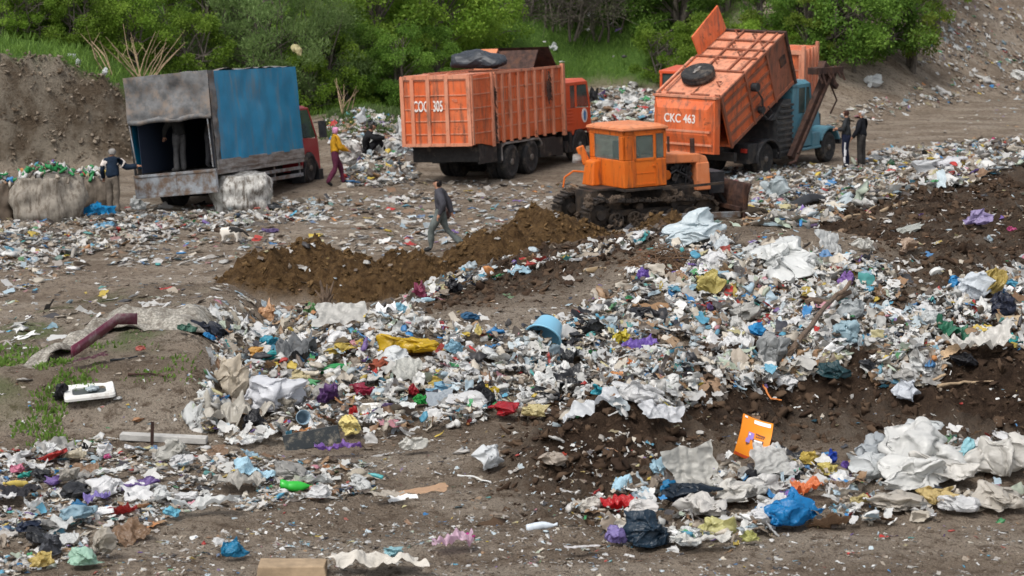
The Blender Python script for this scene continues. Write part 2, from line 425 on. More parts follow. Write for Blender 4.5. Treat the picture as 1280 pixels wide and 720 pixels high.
# ------------------------------------------------------------------ wheels
_wm = {}
def wheel(parent, x, y, z, r, w, side, dual=False):
    """side -1: outer face looks towards local -y"""
    key = (r, w, dual)
    if key not in _wm:
        t = MB(); W = w
        for k in range(2 if dual else 1):
            o = k * (W + .04)
            t.lathe([(r * .6, o), (r * .8, o - .03), (r * .95, o), (r, o + W * .15), (r, o + W * .45), (r * .97, o + W * .5), (r, o + W * .55), (r, o + W * .85), (r * .95, o + W), (r * .8, o + W + .03), (r * .6, o + W)], 36)
            for j in range(30):
                a = 2 * PI * j / 30
                t.M = Matrix.Rotation(a, 4, 'Y')
                t.box(r * .985, r * 1.015, o + W * .1, o + W * .42, -.022, .022).box(r * .985, r * 1.015, o + W * .58, o + W * .9, .02, .064)
                t.M = Matrix()
        g = MB()
        g.lathe([(r * .61, w), (r * .61, .01), (r * .56, .0), (r * .53, .05), (r * .36, .09), (r * .33, .05), (r * .2, .03), (r * .19, -.03), (r * .12, -.05), (0, -.05)], 28)
        for j in range(8):
            a = 2 * PI * j / 8
            g.lathe([(.018, .0), (.018, .05)], 6, c=(r * .27 * math.cos(a), -.0, r * .27 * math.sin(a)))
            g.lathe([(.03, .055), (.03, .09)], 8, c=(r * .45 * math.cos(a + .4), 0, r * .45 * math.sin(a + .4)))
        _wm[key] = (g.mesh('wheel', M['rim']), t.mesh('tyre', M['tyre']))
    a, t = _wm[key]
    o = link('wheel', a, parent); o.location = (x, y, z); o.rotation_euler = (0, random.uniform(0, 6), 0 if side < 0 else PI)
    link('tyre', t, o)
    return o

def crumple(p, rng, n=9, f0=1.0, f1=5.0):
    """sharp random folds: sum of triangle waves in random directions"""
    s = np.zeros(len(p))
    for i in range(n):
        d = rng.normal(size=p.shape[1]); d /= np.linalg.norm(d); f = rng.uniform(f0, f1)
        s += (np.abs(((p @ d * f + rng.uniform(0, 2)) % 2) - 1) - .5) / f
    return s

def wrinkled_panel(mb, o, du, dv, nu, nv, amp, seed, sag=None, f=(.8, 3.5)):
    """tarpaulin panel from corner o spanned by du, dv, wrinkled along its normal"""
    rng = np.random.default_rng(seed)
    o, du, dv = Vector(o), Vector(du), Vector(dv); n = du.cross(dv).normalized()
    P = np.array([(i / nu * du.length, j / nv * dv.length) for j in range(nv + 1) for i in range(nu + 1)])
    h = crumple(P, rng, 12, *f) * amp
    k = 0; vs = []
    for j in range(nv + 1):
        for i in range(nu + 1):
            e = min(1, 6 * min(i, nu - i) / nu + .25)
            q = o + du * (i / nu) + dv * (j / nv) + n * (h[k] * e)
            if sag: q = q + Vector(sag(i / nu, j / nv))
            vs.append(q); k += 1
    mb.add(vs, [(j * (nu + 1) + i, j * (nu + 1) + i + 1, (j + 1) * (nu + 1) + i + 1, (j + 1) * (nu + 1) + i) for j in range(nv) for i in range(nu)])
def place(name, X, Y, phi, label, cat, group=None, z=None):
    r = root(name, (X, Y, z if z is not None else 0.0), rad(90 - phi))
    return tag(r, label, cat, group)

# ------------------------------------------------------------------ canvas sided lorry (left)
def canvas_lorry():
    T = place('canvas_lorry', -8.61, 62.08, 17.2, 'blue canvas-sided lorry with red cab, grey rear curtain rolled half up', 'lorry')
    tl = (rad(-6.7), rad(3.4), 0)
    L, W, bed, top = 5.95, 1.175, 1.03, 3.58
    c = MB()
    for s in (-.42, .42): c.box(.1, 7.2, s - .05, s + .05, .62, .84)
    for x in (.6, 2, 3.4, 4.8): c.box(x, x + .1, -.42, .42, .66, .8)
    c.box(3.0, 4.2, -1.0, -.5, .4, .78).box(2.9, 4.0, .5, 1.0, .4, .8)
    c.tube([(1.3, -.9, .42), (1.3, .9, .42)], .07).tube([(6.6, -.9, .42), (6.6, .9, .42)], .06)
    c.build('chassis', M['chassis'], T, tilt=tl)
    d = MB(); d.box(0, L, -W, W, bed - .14, bed).box(.02, L, -W - .025, -W + .02, bed - .02, bed + .24).box(.02, L, W - .02, W + .025, bed - .02, bed + .24)
    d.build('cargo_bed', M['board_grey'], T, .008, tilt=tl)
    g = MB()
    g.box(1.9, 5.75, -W - .01, -W + .03, .7, .79).box(1.9, 5.75, -W - .01, -W + .03, .5, .6)
    for x in (2.0, 3.8, 5.6): g.box(x, x + .07, -W + .03, -W + .07, .48, .9)
    g.build('side_guard', M['steel_grey'], T, .006, tilt=tl)
    t = MB(); t.box(-.07, 0, -W, W, .44, bed + .02)
    for y in (-W + .06, 0, W - .06): t.box(-.09, -.07, y - .04, y + .04, .46, bed)
    t.box(-.095, -.07, -W, W, .44, .5).box(-.095, -.07, -W, W, bed - .05, bed + .02)
    t.build('tailgate', M['steel_grey'], T, .008, tilt=tl)
    fr = MB()
    for y in (-W + .02, W - .02): fr.tube([(.02, y, bed), (.02, y, top - .03)], .03)
    for x in (.02, 1.5, 3, 4.5, 5.9): fr.tube([(x, -W + .03, top - .06), (x, W - .03, top - .06)], .022)
    fr.build('canopy_frame', M['chassis'], T, tilt=tl)
    k = MB()
    wrinkled_panel(k, (L, W, top - .02), (-L + 1.6 - 1.6, 0, 0), (0, 0, -(top - bed - .2)), 60, 26, .05, 3)
    wrinkled_panel(k, (.32, -W, bed + .2), (L - .32, 0, 0), (0, 0, top - bed - .22), 70, 34, .035, 5, f=(.5, 2.5))
    wrinkled_panel(k, (L, -W, bed), (0, 2 * W, 0), (0, 0, top - bed - .02), 24, 26, .03, 6)
    k.build('canopy', [M['tarp_blue']], T, smooth=True, tilt=tl)
    r_ = MB(); wrinkled_panel(r_, (0, -W, top), (L, 0, 0), (0, 2 * W, 0), 50, 24, .06, 4)
    r_.build('canopy_roof', [M['tarp_grey']], T, smooth=True, tilt=tl)
    e = MB(); wrinkled_panel(e, (-.01, -W - .02, bed + .1), (.36, 0, 0), (0, 0, top - bed - .1), 8, 40, .12, 9, f=(1.5, 6))
    e.build('canvas_edge', [M['tarp_grey']], T, smooth=True, tilt=tl)
    q = MB(); wrinkled_panel(q, (-.03, W + .02, 2.42), (0, -2 * W - .04, 0), (0, 0, top - 2.42 + .01), 46, 26, .09, 8, f=(.6, 3.5), sag=lambda a, b: (-.05 * (1 - b), 0, -.03 * math.sin(a * 9) * (1 - b)))
    q.tube([(-.06, W - .02 - i * .29, 2.42 - .03 * math.sin(i * 1.7)) for i in range(9)], [.06, .07, .06, .075, .06, .065, .07, .06, .05], 10)
    q.build('rear_curtain', [M['tarp_grey']], T, smooth=True, tilt=tl)
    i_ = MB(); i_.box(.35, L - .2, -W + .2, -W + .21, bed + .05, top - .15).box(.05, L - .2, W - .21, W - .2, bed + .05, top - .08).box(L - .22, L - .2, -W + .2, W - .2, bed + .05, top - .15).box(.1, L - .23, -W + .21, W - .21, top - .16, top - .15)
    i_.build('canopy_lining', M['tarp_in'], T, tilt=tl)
    for y0, y1 in ((-W + .08, -W + .1), (W - .12, W - .02)): MB().tube([(-.05, y0, 1.1), (-.06, y1, 2.45)], .018, 6).build('strap', M['steel_grey'], T, tilt=tl)
    # cab
    cb = MB(); x0, x1 = 6.02, 7.42
    cb.M = Matrix.Translation((0, 0, 0))
    cb.hull([(x0, -1.05, .62), (x1, -1.05, .62), (x1, 1.05, .62), (x0, 1.05, .62)], [(x0, -1.05, 1.55), (x1, -1.05, 1.5), (x1, 1.05, 1.5), (x0, 1.05, 1.55)])
    for y in (-1.02, 1.02):
        cb.bar((x0 + .05, y, 1.55), (x0 + .08, y * .95, 2.4), .07, .1); cb.bar((x1 - .05, y, 1.5), (x1 - .4, y * .94, 2.38), .06, .07)
        cb.bar((x0 + .05, y * .95, 2.36), (x1 - .38, y * .94, 2.36), .06, .08)
    cb.box(x0, x0 + .05, -1.0, 1.0, 1.5, 2.38)
    cb.hull([(x0, -1.0, 2.36), (x1 - .36, -.98, 2.36), (x1 - .36, .98, 2.36), (x0, 1.0, 2.36)], [(x0 + .05, -.9, 2.48), (x1 - .5, -.88, 2.46), (x1 - .5, .88, 2.46), (x0 + .05, .9, 2.48)])
    cb.build('cab', M['red_cab'], T, .03, tilt=tl)
    gl = MB(); gl.hull([(x0 + .12, -1.035, 1.56), (x1 - .12, -1.035, 1.54), (x1 - .12, -1.02, 1.54), (x0 + .12, -1.02, 1.56)], [(x0 + .14, -.99, 2.33), (x1 - .44, -.985, 2.33), (x1 - .44, -.97, 2.33), (x0 + .14, -.97, 2.33)])
    gl.build('side_window', M['glass'], T, tilt=tl)
    ws = MB(); ws.hull([(x1 - .06, -.95, 1.52), (x1 - .04, -.95, 1.52), (x1 - .04, .95, 1.52), (x1 - .06, .95, 1.52)], [(x1 - .42, -.92, 2.34), (x1 - .4, -.92, 2.34), (x1 - .4, .92, 2.34), (x1 - .42, .92, 2.34)])
    ws.build('windscreen', M['glass'], T, tilt=tl)
    mr = MB(); mr.box(7.2, 7.28, -1.4, -1.18, 1.5, 1.98).tube([(7.2, -1.05, 1.95), (7.24, -1.3, 1.95)], .015, 6)
    mr.build('wing_mirror', M['black_metal'], T, .02, tilt=tl)
    fd = MB(); fd.prism([(6.59 + .58 * math.cos(a), .45 + .55 * math.sin(a)) for a in np.linspace(0, PI, 13)] + [(6.59 + .5 * math.cos(a), .45 + .47 * math.sin(a)) for a in np.linspace(PI, 0, 13)], -1.12, -.7)
    fd.box(7.1, 7.45, -1.1, 1.1, .3, .62).box(6.0, 6.06, -1.1, -.7, .3, .7)
    fd.build('fender', M['black_metal'], T, .01, tilt=tl)
    for y, s in ((-1.0, -1), (1.0, 1)): wheel(T, 6.59, y, .42, .44, .26, s); wheel(T, 1.3, y, .44, .44, .25, s, True)
    return T
canvas_lorry()

# ------------------------------------------------------------------ container lorry COC 305
def ribbed_side(mb, x0, x1, y, z0, z1, ribs, w=.07, d=.07, s=-1):
    for x in ribs: mb.box(x - w / 2, x + w / 2, min(y, y + s * d), max(y, y + s * d), z0, z1)

def container_lorry():
    T = place('container_lorry', -1.43, 68.28, 25.7, 'orange container lorry numbered COC 305 with twin rear axles', 'lorry')
    tl = (rad(-3.5), rad(1.9), 0)
    L, W, z0, z1, t = 4.69, 1.09, 1.12, 3.04, 1.37
    cont = link('container', None, T); bpy.data.objects.remove(cont)
    b = MB()
    b.box(.06, L, -W, -W + .04, z0, z1).box(.06, L, W - .04, W, z0, z1).box(.06, L, -W + .04, W - .04, z0, z0 + .06).box(L - .05, L, -W + .04, W - .04, z0 + .06, z1)
    cont = b.build('container', M['orange'], T, tilt=tl)
    r = MB()
    for s in (-1, 1):
        for x in (.12, .55, 1.05, 1.6, 2.15, 2.72, 3.3, 3.95): r.box(x - .045, x + .045, s * W - (.07 if s < 0 else 0), s * W + (.07 if s > 0 else 0), z0 - .05, z1 - .03)
        r.box(4.6, 4.74, s * W - (.1 if s < 0 else 0), s * W + (.1 if s > 0 else 0), z0 - .12, z1 + .1)
        r.box(.06, L, s * W - (.05 if s < 0 else 0), s * W + (.05 if s > 0 else 0), z1 - .02, z1 + .05)
        for z in (1.5, 1.86, 2.22, 2.6): r.box(.1, L - .1, s * W - (.018 if s < 0 else 0), s * W + (.018 if s > 0 else 0), z, z + .035)
    link('rib_frame', r.mesh('rib_frame', M['orange_roof']), cont)
    rf = MB(); rf.box(.06, 2.9, -W + .05, W - .05, z1 - .09, z1 - .04)
    for x in (.2, .9, 1.6, 2.3, 2.9): rf.box(x, x + .07, -W + .05, W - .05, z1 - .04, z1 + .03)
    link('roof', rf.mesh('roof', M['orange_rust']), cont)
    # tail box
    tb = MB()
    poly = [(-t, z0 + .03), (-t, z1 - .02), (0, z1 + .03), (0, z0 - .1), (-.12, z0 - .1), (-.75, z0 + .0)]
    tb.prism(poly, -W, W)
    tail = tb.build('tail_box', M['orange'], T, .01, tilt=tl)
    tr = MB()
    for y in (-W + .05, -.36, .22, .72, W - .05): tr.box(-t - .06, -t, y - .055, y + .055, z0 - .02, z1)
    for z in (1.42, 1.78, 2.12, 2.5, 2.92):
        tr.box(-t - .022, -t, -W, W, z, z + .03)
        tr.box(-t, -.05, -W - .022, -W, z, z + .03)
    tr.box(-t - .05, -t, -W, W, z1 - .08, z1 + .02).box(-t - .04, -t, -W, W, z0 - .03, z0 + .06)
    tr.box(-.14, -.03, -W - .06, -W, z0 - .12, z1 + .05).box(-t, -t + .09, -W - .04, -W, z0, z1)
    link('rib_frame', tr.mesh('rib_frame', M['orange_roof']), tail)
    rr = MB(); rr.box(-t + .05, -.05, -W + .08, W - .08, z1 - .0, z1 + .035)
    for y in (-.36, .22): rr.box(-t + .05, -.05, y - .03, y + .03, z1 + .035, z1 + .08)
    link('roof_sheet', rr.mesh('roof_sheet', M['orange_roof']), tail)
    for txt, y in (('COC', .5), ('305', -.04)):
        m4 = Matrix.Translation((-t - .026, y - .03, 2.2)) @ Matrix.Rotation(-PI / 2, 4, 'Z') @ Matrix.Rotation(PI / 2, 4, 'X')
        text_mesh('number', txt, .42, M['white_paint'], tail, m4, squeeze=.5)
    m4 = Matrix.Translation((-t - .026, -.6, 2.36)) @ Matrix.Rotation(-PI / 2, 4, 'Z') @ Matrix.Rotation(PI / 2, 4, 'X')
    text_mesh('number', 'T505', .12, M['orange_roof'], tail, m4, squeeze=.7)
    st = MB()
    rg = random.Random(4)
    for i in range(60):
        z = rg.uniform(1.2, 2.7); st.tube([(-.005 + rg.uniform(-.02, .06), -W - .03, z), (rg.uniform(-.02, .1), -W - .05 - rg.random() * .05, z - rg.uniform(.05, .2))], .014, 5)
    for i in range(26):
        z = rg.uniform(2.2, 2.95); st.tube([(3.55 + rg.uniform(-.1, .1), -W - .08, z), (3.6 + rg.uniform(-.12, .12), -W - .12, z - rg.uniform(.1, .3))], .02, 5)
    link('tangled_strips', st.mesh('tangled_strips', M['rust']), cont)
    # raised loading hatch at the front
    h = MB()
    h.m = 0
    h.hull([(3.0, -.95, z1), (3.05, -.95, z1), (3.05, .95, z1), (3.0, .95, z1)], [(3.42, -.95, z1 + .55), (3.47, -.95, z1 + .55), (3.47, .95, z1 + .55), (3.42, .95, z1 + .55)])
    h.hull([(4.6, -.98, z1), (4.65, -.98, z1), (4.65, .98, z1), (4.6, .98, z1)], [(4.05, -.98, z1 + .62), (4.1, -.98, z1 + .62), (4.1, .98, z1 + .62), (4.05, .98, z1 + .62)])
    h.box(3.05, 4.6, .93, .98, z1, z1 + .5)
    h.build('loading_hatch', M['rust'], T, tilt=tl)
    hp = MB(); hp.hull([(3.02, .4, z1 + .03), (3.06, .4, z1 + .03), (3.06, .98, z1 + .03), (3.02, .98, z1 + .03)], [(3.3, .3, z1 + .62), (3.34, .3, z1 + .62), (3.34, .98, z1 + .62), (3.3, .98, z1 + .62)])
    hp.build('hatch_panel', M['dozer_fade'], T, tilt=tl)
    # chassis
    c = MB()
    for s in (-.42, .42): c.box(-.5, 6.5, s - .05, s + .05, .78, 1.02)
    c.box(-.55, -.4, -1.05, 1.05, .75, .98).box(3.0, 4.1, -1.1, -.55, .45, 1.0).box(3.0, 4.3, .55, 1.1, .45, 1.0).box(4.2, 4.7, -1.05, -.5, .4, .95)
    c.box(-.9, .25, -W + .05, -W + .1, .55, z0).box(-.9, -.85, -1.05, 1.05, .62, 1.05)
    for x in (1.1, 2.42): c.tube([(x, -.9, .48), (x, .9, .48)], .1)
    c.lathe([(.18, -.3), (.18, .3)], 16, c=(5.0, -.75, .62))
    c.build('chassis', M['chassis'], T, .008, tilt=tl)
    mg = MB()
    path = [(.42, .55), (.42, .95), (.62, 1.03), (2.9, 1.03), (3.1, .9), (3.1, .8)]
    for s in (-1, 1):
        for (a, b_), (c_, d_) in zip(path[:-1], path[1:]): mg.bar((a, s * .82, b_), (c_, s * .82, d_), .55, .03)
        for (a, b_), (c_, d_) in zip(path[:-1], path[1:]): mg.bar((a, s * 1.1, b_), (c_, s * 1.1, d_), .03, .06)
    mg.build('mudguard', M['board_grey'], T, tilt=tl)
    fl = MB(); fl.box(.34, .4, -1.1, -.5, .5, 1.05).box(.34, .4, .5, 1.1, .5, 1.05)
    fl.build('mud_flap', M['black_metal'], T, tilt=tl)
    # cab
    a0, a1, ct = 4.9, 6.75, 2.58
    cb = MB()
    for s in (-1, 1):
        y0, y1 = (-1.1, -1.06) if s < 0 else (1.06, 1.1)
        cb.prism([(a0, 1.15), (a0, 1.78), (a1 - .04, 1.72), (a1, 1.15), (6.5, .95), (6.4, 1.1), (5.5, 1.1), (5.4, .95)], y0, y1)
        cb.box(a0, a0 + .35, y0, y1, 1.78, ct - .1).box(5.62, 5.74, y0, y1, 1.78, ct - .1)
        cb.bar((a1 - .06, (y0 + y1) / 2, 1.72), (a1 - .26, (y0 + y1) / 2, ct - .06), .04, .09)
        cb.box(a0, a1 - .24, y0, y1, ct - .14, ct - .04)
    cb.box(a0, a0 + .05, -1.06, 1.06, 1.1, ct - .05).box(a1 - .06, a1 - .01, -1.06, 1.06, 1.0, 1.72).box(a0 + .05, a1 - .06, -1.06, 1.06, 1.08, 1.14)
    cb.hull([(a0, -1.1, ct - .06), (a1 - .22, -1.1, ct - .06), (a1 - .22, 1.1, ct - .06), (a0, 1.1, ct - .06)], [(a0 + .06, -1.0, ct + .05), (a1 - .34, -1.0, ct + .05), (a1 - .34, 1.0, ct + .05), (a0 + .06, 1.0, ct + .05)])
    for z in (1.3, 1.4, 1.5, 1.6, 1.7): cb.box(a0 + .05, a0 + .5, -1.115, -1.1, z, z + .045)
    cb.build('cab', M['cab_orange'], T, .012, tilt=tl)
    for nm, (w0, w1) in (('side_window', (5.76, 6.62)), ('rear_side_window', (5.27, 5.6))):
        g = MB(); g.prism([(w0, 1.8), (w0, ct - .15), (w1 - (.16 if w1 > 6 else 0), ct - .15), (w1, 1.76)], -1.085, -1.07)
        g.build('side_window', M['glass'], T, tilt=tl)
    g = MB(); g.hull([(a1 - .07, -1.0, 1.74), (a1 - .05, -1.0, 1.74), (a1 - .05, 1.0, 1.74), (a1 - .07, 1.0, 1.74)], [(a1 - .26, -1.0, ct - .08), (a1 - .24, -1.0, ct - .08), (a1 - .24, 1.0, ct - .08), (a1 - .26, 1.0, ct - .08)])
    g.build('windscreen', M['glass'], T, tilt=tl)
    em = MB(); em.prism([(6.25 + .2 * math.cos(a), 1.5 + .22 * math.sin(a)) for a in np.linspace(0, 2 * PI, 24, endpoint=False)], -1.112, -1.1)
    e0 = em.build('door_emblem', M['white_paint'], T, tilt=tl)
    em = MB(); em.prism([(6.25 + .085 * math.cos(a), 1.47 + .13 * math.sin(a)) for a in np.linspace(PI * .95, 2.05 * PI, 14)] + [(6.25 + .1 * math.cos(a), 1.53 + .12 * math.sin(a)) for a in np.linspace(.1, PI - .1, 8)], -1.118, -1.1125)
    link('emblem_mark', em.mesh('emblem_mark', M['blue_mark']), e0)
    bp = MB(); bp.box(a1 - .04, a1 + .12, -1.15, 1.15, .55, .95).prism([(5.86 + .62 * math.cos(a), .5 + .6 * math.sin(a)) for a in np.linspace(.1, PI, 14)] + [(5.86 + .54 * math.cos(a), .5 + .52 * math.sin(a)) for a in np.linspace(PI, .1, 14)], -1.13, -.7)
    bp.box(5.1, 5.3, -1.1, -.7, .45, 1.1)
    bp.build('bumper_and_arch', M['black_metal'], T, .01, tilt=tl)
    for y, s in ((-1.05, -1), (1.05, 1)):
        wheel(T, 1.1, y, .5, .5, .27, s, True); wheel(T, 2.42, y, .5, .5, .27, s, True); wheel(T, 5.86, y, .5, .5, .28, s)
    # load lashed on top: a dark rolled tarpaulin bundle
    rg = np.random.default_rng(3)
    bm = bmesh.new(); bmesh.ops.create_icosphere(bm, subdivisions=4, radius=1)
    for v in bm.verts:
        p = np.array(v.co)[None]; v.co.x *= 1 + .0
    P = np.array([v.co[:] for v in bm.verts]); k = 1 + .22 * crumple(P, rg, 10, .8, 4)
    P = P * k[:, None] * np.array([.42, .85, .3]); P[:, 2] = np.maximum(P[:, 2], -.2)
    for v, p in zip(bm.verts, P): v.co = p
    me = bpy.data.meshes.new('tarpaulin_bundle'); bm.to_mesh(me); bm.free(); me.materials.append(M['black_bundle'])
    o = link('tarpaulin_bundle', me); R3 = Euler((rad(-3.5), rad(1.9), rad(90 - 25.7)), 'XYZ').to_matrix()
    o.location = Vector((-1.43, 68.28, 0)) + R3 @ Vector((1.25, -.1, 3.36)); o.rotation_euler = (0, 0, rad(75))
    tag(o, 'black tarpaulin bundle lying on top of the COC 305 container', 'tarpaulin')
    return T
M['black_bundle'] = simple('black plastic sheet', (.025, .03, .038), .45, var=.3)
container_lorry()

# ------------------------------------------------------------------ tipping refuse lorry CKC 463
def tipper():
    T = place('refuse_lorry', 6.53, 70.39, 35.8, 'orange refuse lorry numbered CKC 463, body tipped up behind a teal cab', 'lorry')
    L, W, h, tilt, px, pz = 3.95, 1.02, 1.59, .42, -1.98, .99
    B = Matrix.Translation((px, 0, pz)) @ Matrix.Rotation(-tilt, 4, 'Y')
    b = MB(); b.M = B
    xs_ = 2.75
    b.box(0, xs_, -W, -W + .04, 0, h).box(0, xs_, W - .04, W, 0, h).box(0, L, -W + .04, W - .04, 0, .05)
    body = b.build('tipper_body', M['orange'], T)
    f = MB(); f.M = B; f.box(xs_, L, -W - .01, -W + .04, 0, h).box(xs_, L, W - .04, W + .01, 0, h).box(L - .05, L, -W + .04, W - .04, .05, h)
    link('front_section', f.mesh('front_section', M['orange_rust']), body)
    r = MB(); r.M = B
    for s in (-1, 1):
        a = lambda d0, d1: (s * W - d1, s * W - d0) if s < 0 else (s * W + d0, s * W + d1)
        lo = lambda d: (-W - d, -W) if s < 0 else (W, W + d)
        for z in (.3, .62, .94, 1.26): r.box(.08, 2.7, *lo(.03), z, z + .1)
        for x in (.03, 1.42, 2.72): r.box(x - .035, x + .045, *lo(.06), -.03, h + .02)
        r.box(0, L, *lo(.045), h - .06, h + .03).box(0, L, *lo(.04), -.02, .07)
    link('rib_frame', r.mesh('rib_frame', M['orange_rust']), body)
    k = MB(); k.M = B; k.box(L - .08, L + .02, -W - .08, W + .08, -.05, h + .06).box(3.35, 3.7, -W - .03, -W - .01, .75, 1.05)
    link('front_frame', k.mesh('front_frame', M['rust']), body)
    rf = MB(); rf.M = B; rf.box(0, L, -W + .04, W - .04, h - .03, h)
    link('roof', rf.mesh('roof', M['orange_roof']), body)
    rr = MB(); rr.M = B
    for x in (.02, 1.45, 2.25, 2.75, 3.3, 3.88): rr.box(x, x + .07, -W + .02, W - .02, h, h + .055)
    for y in (-.45, .3): rr.box(1.5, L, y - .03, y + .03, h, h + .06)
    rr.box(1.5, 3.88, -.86, -.8, h, h + .045).box(.05, 1.45, -.08, -.06, h, h + .03)
    for x, y in ((2.9, .1), (3.5, -.3), (3.1, -.75), (2.4, -.4), (1.9, .1), (.6, -.7), (3.7, .4)): rr.tube([(x, y, h), (x + .05, y + .1, h + .14), (x + .2, y + .05, h + .06)], .025, 6)
    link('roof_frame', rr.mesh('roof_frame', M['orange_rust']), body)
    hp = MB(); hp.M = B
    hp.hull([(2.3, W - .1, h + .04), (3.95, W - .1, h + .04), (3.95, W - .05, h + .04), (2.3, W - .05, h + .04)], [(2.32, W + .02, h + .62), (3.95, W + .02, h + .82), (3.95, W + .07, h + .82), (2.32, W + .07, h + .62)])
    link('raised_lid', hp.mesh('raised_lid', M['orange']), body)
    lf = MB(); lf.M = B; lf.box(.05, 2.2, W + .04, W + .1, h - .5, h + .04).tube([(.1, W - .2, h), (.1, W - .2, h + .1), (1.4, W - .2, h + .1), (1.4, W - .2, h)], .035, 8)
    link('side_rail', lf.mesh('side_rail', M['orange_roof']), body)
    wn = MB(); wn.M = B
    wn.lathe([(.13, -.12), (.13, .06)], 14, c=(1.65, -W - .12, 1.05)).tube([(1.65, -W - .16, 1.0), (1.8, -W - .2, .6), (1.75, -W - .18, .3)], .03, 6)
    wn.lathe([(.11, -.1), (.11, .05)], 12, c=(1.72, -W - .12, .28)).tube([(1.6, -W - .2, .3), (1.7, -W - .3, -.02), (2.05, -W - .3, -.02), (2.0, -W - .2, .25)], .02, 6)
    wn.build('winch', M['black_metal'], T)
    # tailgate hanging from the top hinge
    tx, tz, hh = px - h * math.sin(tilt), pz + h * math.cos(tilt), 1.6
    g = MB(); rng_ = lambda x, y, z0_, z1_: [(x, -y, z0_), (x, y, z0_), (x, y, z1_), (x, -y, z1_)]
    g.hull(rng_(tx + .02, W + .02, tz - hh, tz), rng_(tx - .22, W - .02, tz - hh + .02, tz - .06))
    g.hull(rng_(tx - .22, W - .06, tz - hh + .08, tz - .1), rng_(tx - .36, W - .2, tz - hh + .55, tz - .33))
    tg = g.build('tailgate', M['orange'], T, .01)
    e = MB(); e.box(tx - .375, tx - .3, -W + .1, W - .1, tz - hh + .62, tz - hh + .68).box(tx - .3, tx - .22, -W + .08, W - .08, tz - hh + .24, tz - hh + .3)
    e.box(tx - .24, tx + .04, -W - .03, W + .03, tz - .03, tz + .03)
    for y in (-.8, 0, .8): e.lathe([(.05, -.08), (.05, .08)], 10, c=(tx, y, tz + .04))
    link('stiffener', e.mesh('stiffener', M['orange_roof']), tg)
    m4 = Matrix.Translation((tx - .366, .06, tz - .62)) @ Matrix.Rotation(-PI / 2, 4, 'Z') @ Matrix.Rotation(PI / 2, 4, 'X')
    text_mesh('number', 'CKC 463', .34, M['white_paint'], tg, m4, squeeze=.8)
    m4 = Matrix.Translation((tx - .3, -.62, tz - 1.02)) @ Matrix.Rotation(-PI / 2, 4, 'Z') @ Matrix.Rotation(PI / 2, 4, 'X')
    pl = MB(); pl.M = m4; pl.box(-.16, .16, -.035, .035, .02, .04); link('plate_smudge', pl.mesh('plate_smudge', M['orange_roof']), tg)
    # chassis, ram, hopper
    c = MB()
    for s in (-.4, .4): c.box(-1.6, 4.3, s - .05, s + .05, .62, .84)
    c.tube([(0, -.9, .46), (0, .9, .46)], .1).tube([(3.8, -.85, .44), (3.8, .85, .44)], .07).box(-1.75, -1.6, -1.0, 1.0, .55, .8)
    c.tube([(.9, 0, .8), (1.0, 0, 1.8)], [.13, .09], 12).box(-2.0, -1.5, -.5, .5, .8, 1.02)
    c.build('chassis', M['chassis'], T, .008)
    hb = MB(); hb.box(.55, 1.45, -1.08, .95, .45, 1.55).hull([(.3, -1.02, 1.55), (1.45, -1.02, 1.55), (1.45, .9, 1.55), (.3, .9, 1.55)], [(1.0, -1.02, 2.1), (1.45, -1.02, 2.1), (1.45, .9, 2.1), (1.0, .9, 2.1)])
    for z in (.55, .72, .89, 1.06, 1.23, 1.4, 1.57, 1.74, 1.91): hb.box(.55 + max(0, z - 1.5) * .8, 1.44, -1.13, -1.02, z, z + .07)
    hb.build('side_hopper', M['dark_hopper'], T, .006)
    fe = MB(); fe.prism([(.0 + .68 * math.cos(a), .46 + .6 * math.sin(a)) for a in np.linspace(-.1, PI + .1, 18)] + [(.62 * math.cos(a), .46 + .54 * math.sin(a)) for a in np.linspace(PI + .1, -.1, 18)], -1.16, -.62)
    fe.box(-1.1, -.6, -1.1, -.6, .42, .98)
    MB().box(-1.1, -.6, .6, 1.1, .42, .98).build('mud_flap', M['black_metal'], T)
    fe.build('rear_fender', M['black_metal'], T, .01)
    for y in (-1.06, .86): MB().box(-1.16, -1.1, y, y + .2, .74, .86).build('tail_lamp', M['lamp_red'], T, .01)
    # cab
    c0, c1, ct = 1.52, 2.75, 2.52
    cb = MB()
    for s in (-1, 1):
        y0, y1 = (-1.03, -.99) if s < 0 else (.99, 1.03)
        cb.box(c0, c1, y0, y1, .62, 1.62).box(c0, c0 + .38, y0, y1, 1.62, ct - .08)
        cb.bar((c1 - .03, (y0 + y1) / 2, 1.62), (c1 - .18, (y0 + y1) / 2, ct - .05), .04, .08)
        cb.box(c0, c1 - .16, y0, y1, ct - .14, ct - .03).box(c0 + .78, c0 + .82, y0, y1, 1.62, ct - .14)
    cb.box(c0, c0 + .05, -.99, .99, .62, ct - .05).box(c1 - .05, c1, -.99, .99, .62, 1.62)
    cb.hull([(c0, -1.03, ct - .05), (c1 - .14, -1.03, ct - .05), (c1 - .14, 1.03, ct - .05), (c0, 1.03, ct - .05)], [(c0 + .08, -.9, ct + .07), (c1 - .26, -.9, ct + .07), (c1 - .26, .9, ct + .07), (c0 + .08, .9, ct + .07)])
    cb.box(c0 + .42, c0 + .425, -1.036, -1.0, .7, 1.6).box(c1 - .06, c1 - .05, -1.036, -1.0, .7, 1.6)
    cb.build('cab', M['blue_cab'], T, .02)
    g = MB(); g.prism([(c0 + .4, 1.64), (c0 + .4, ct - .15), (c1 - .2, ct - .15), (c1 - .07, 1.64)], -1.015, -1.0); g.build('side_window', M['glass'], T)
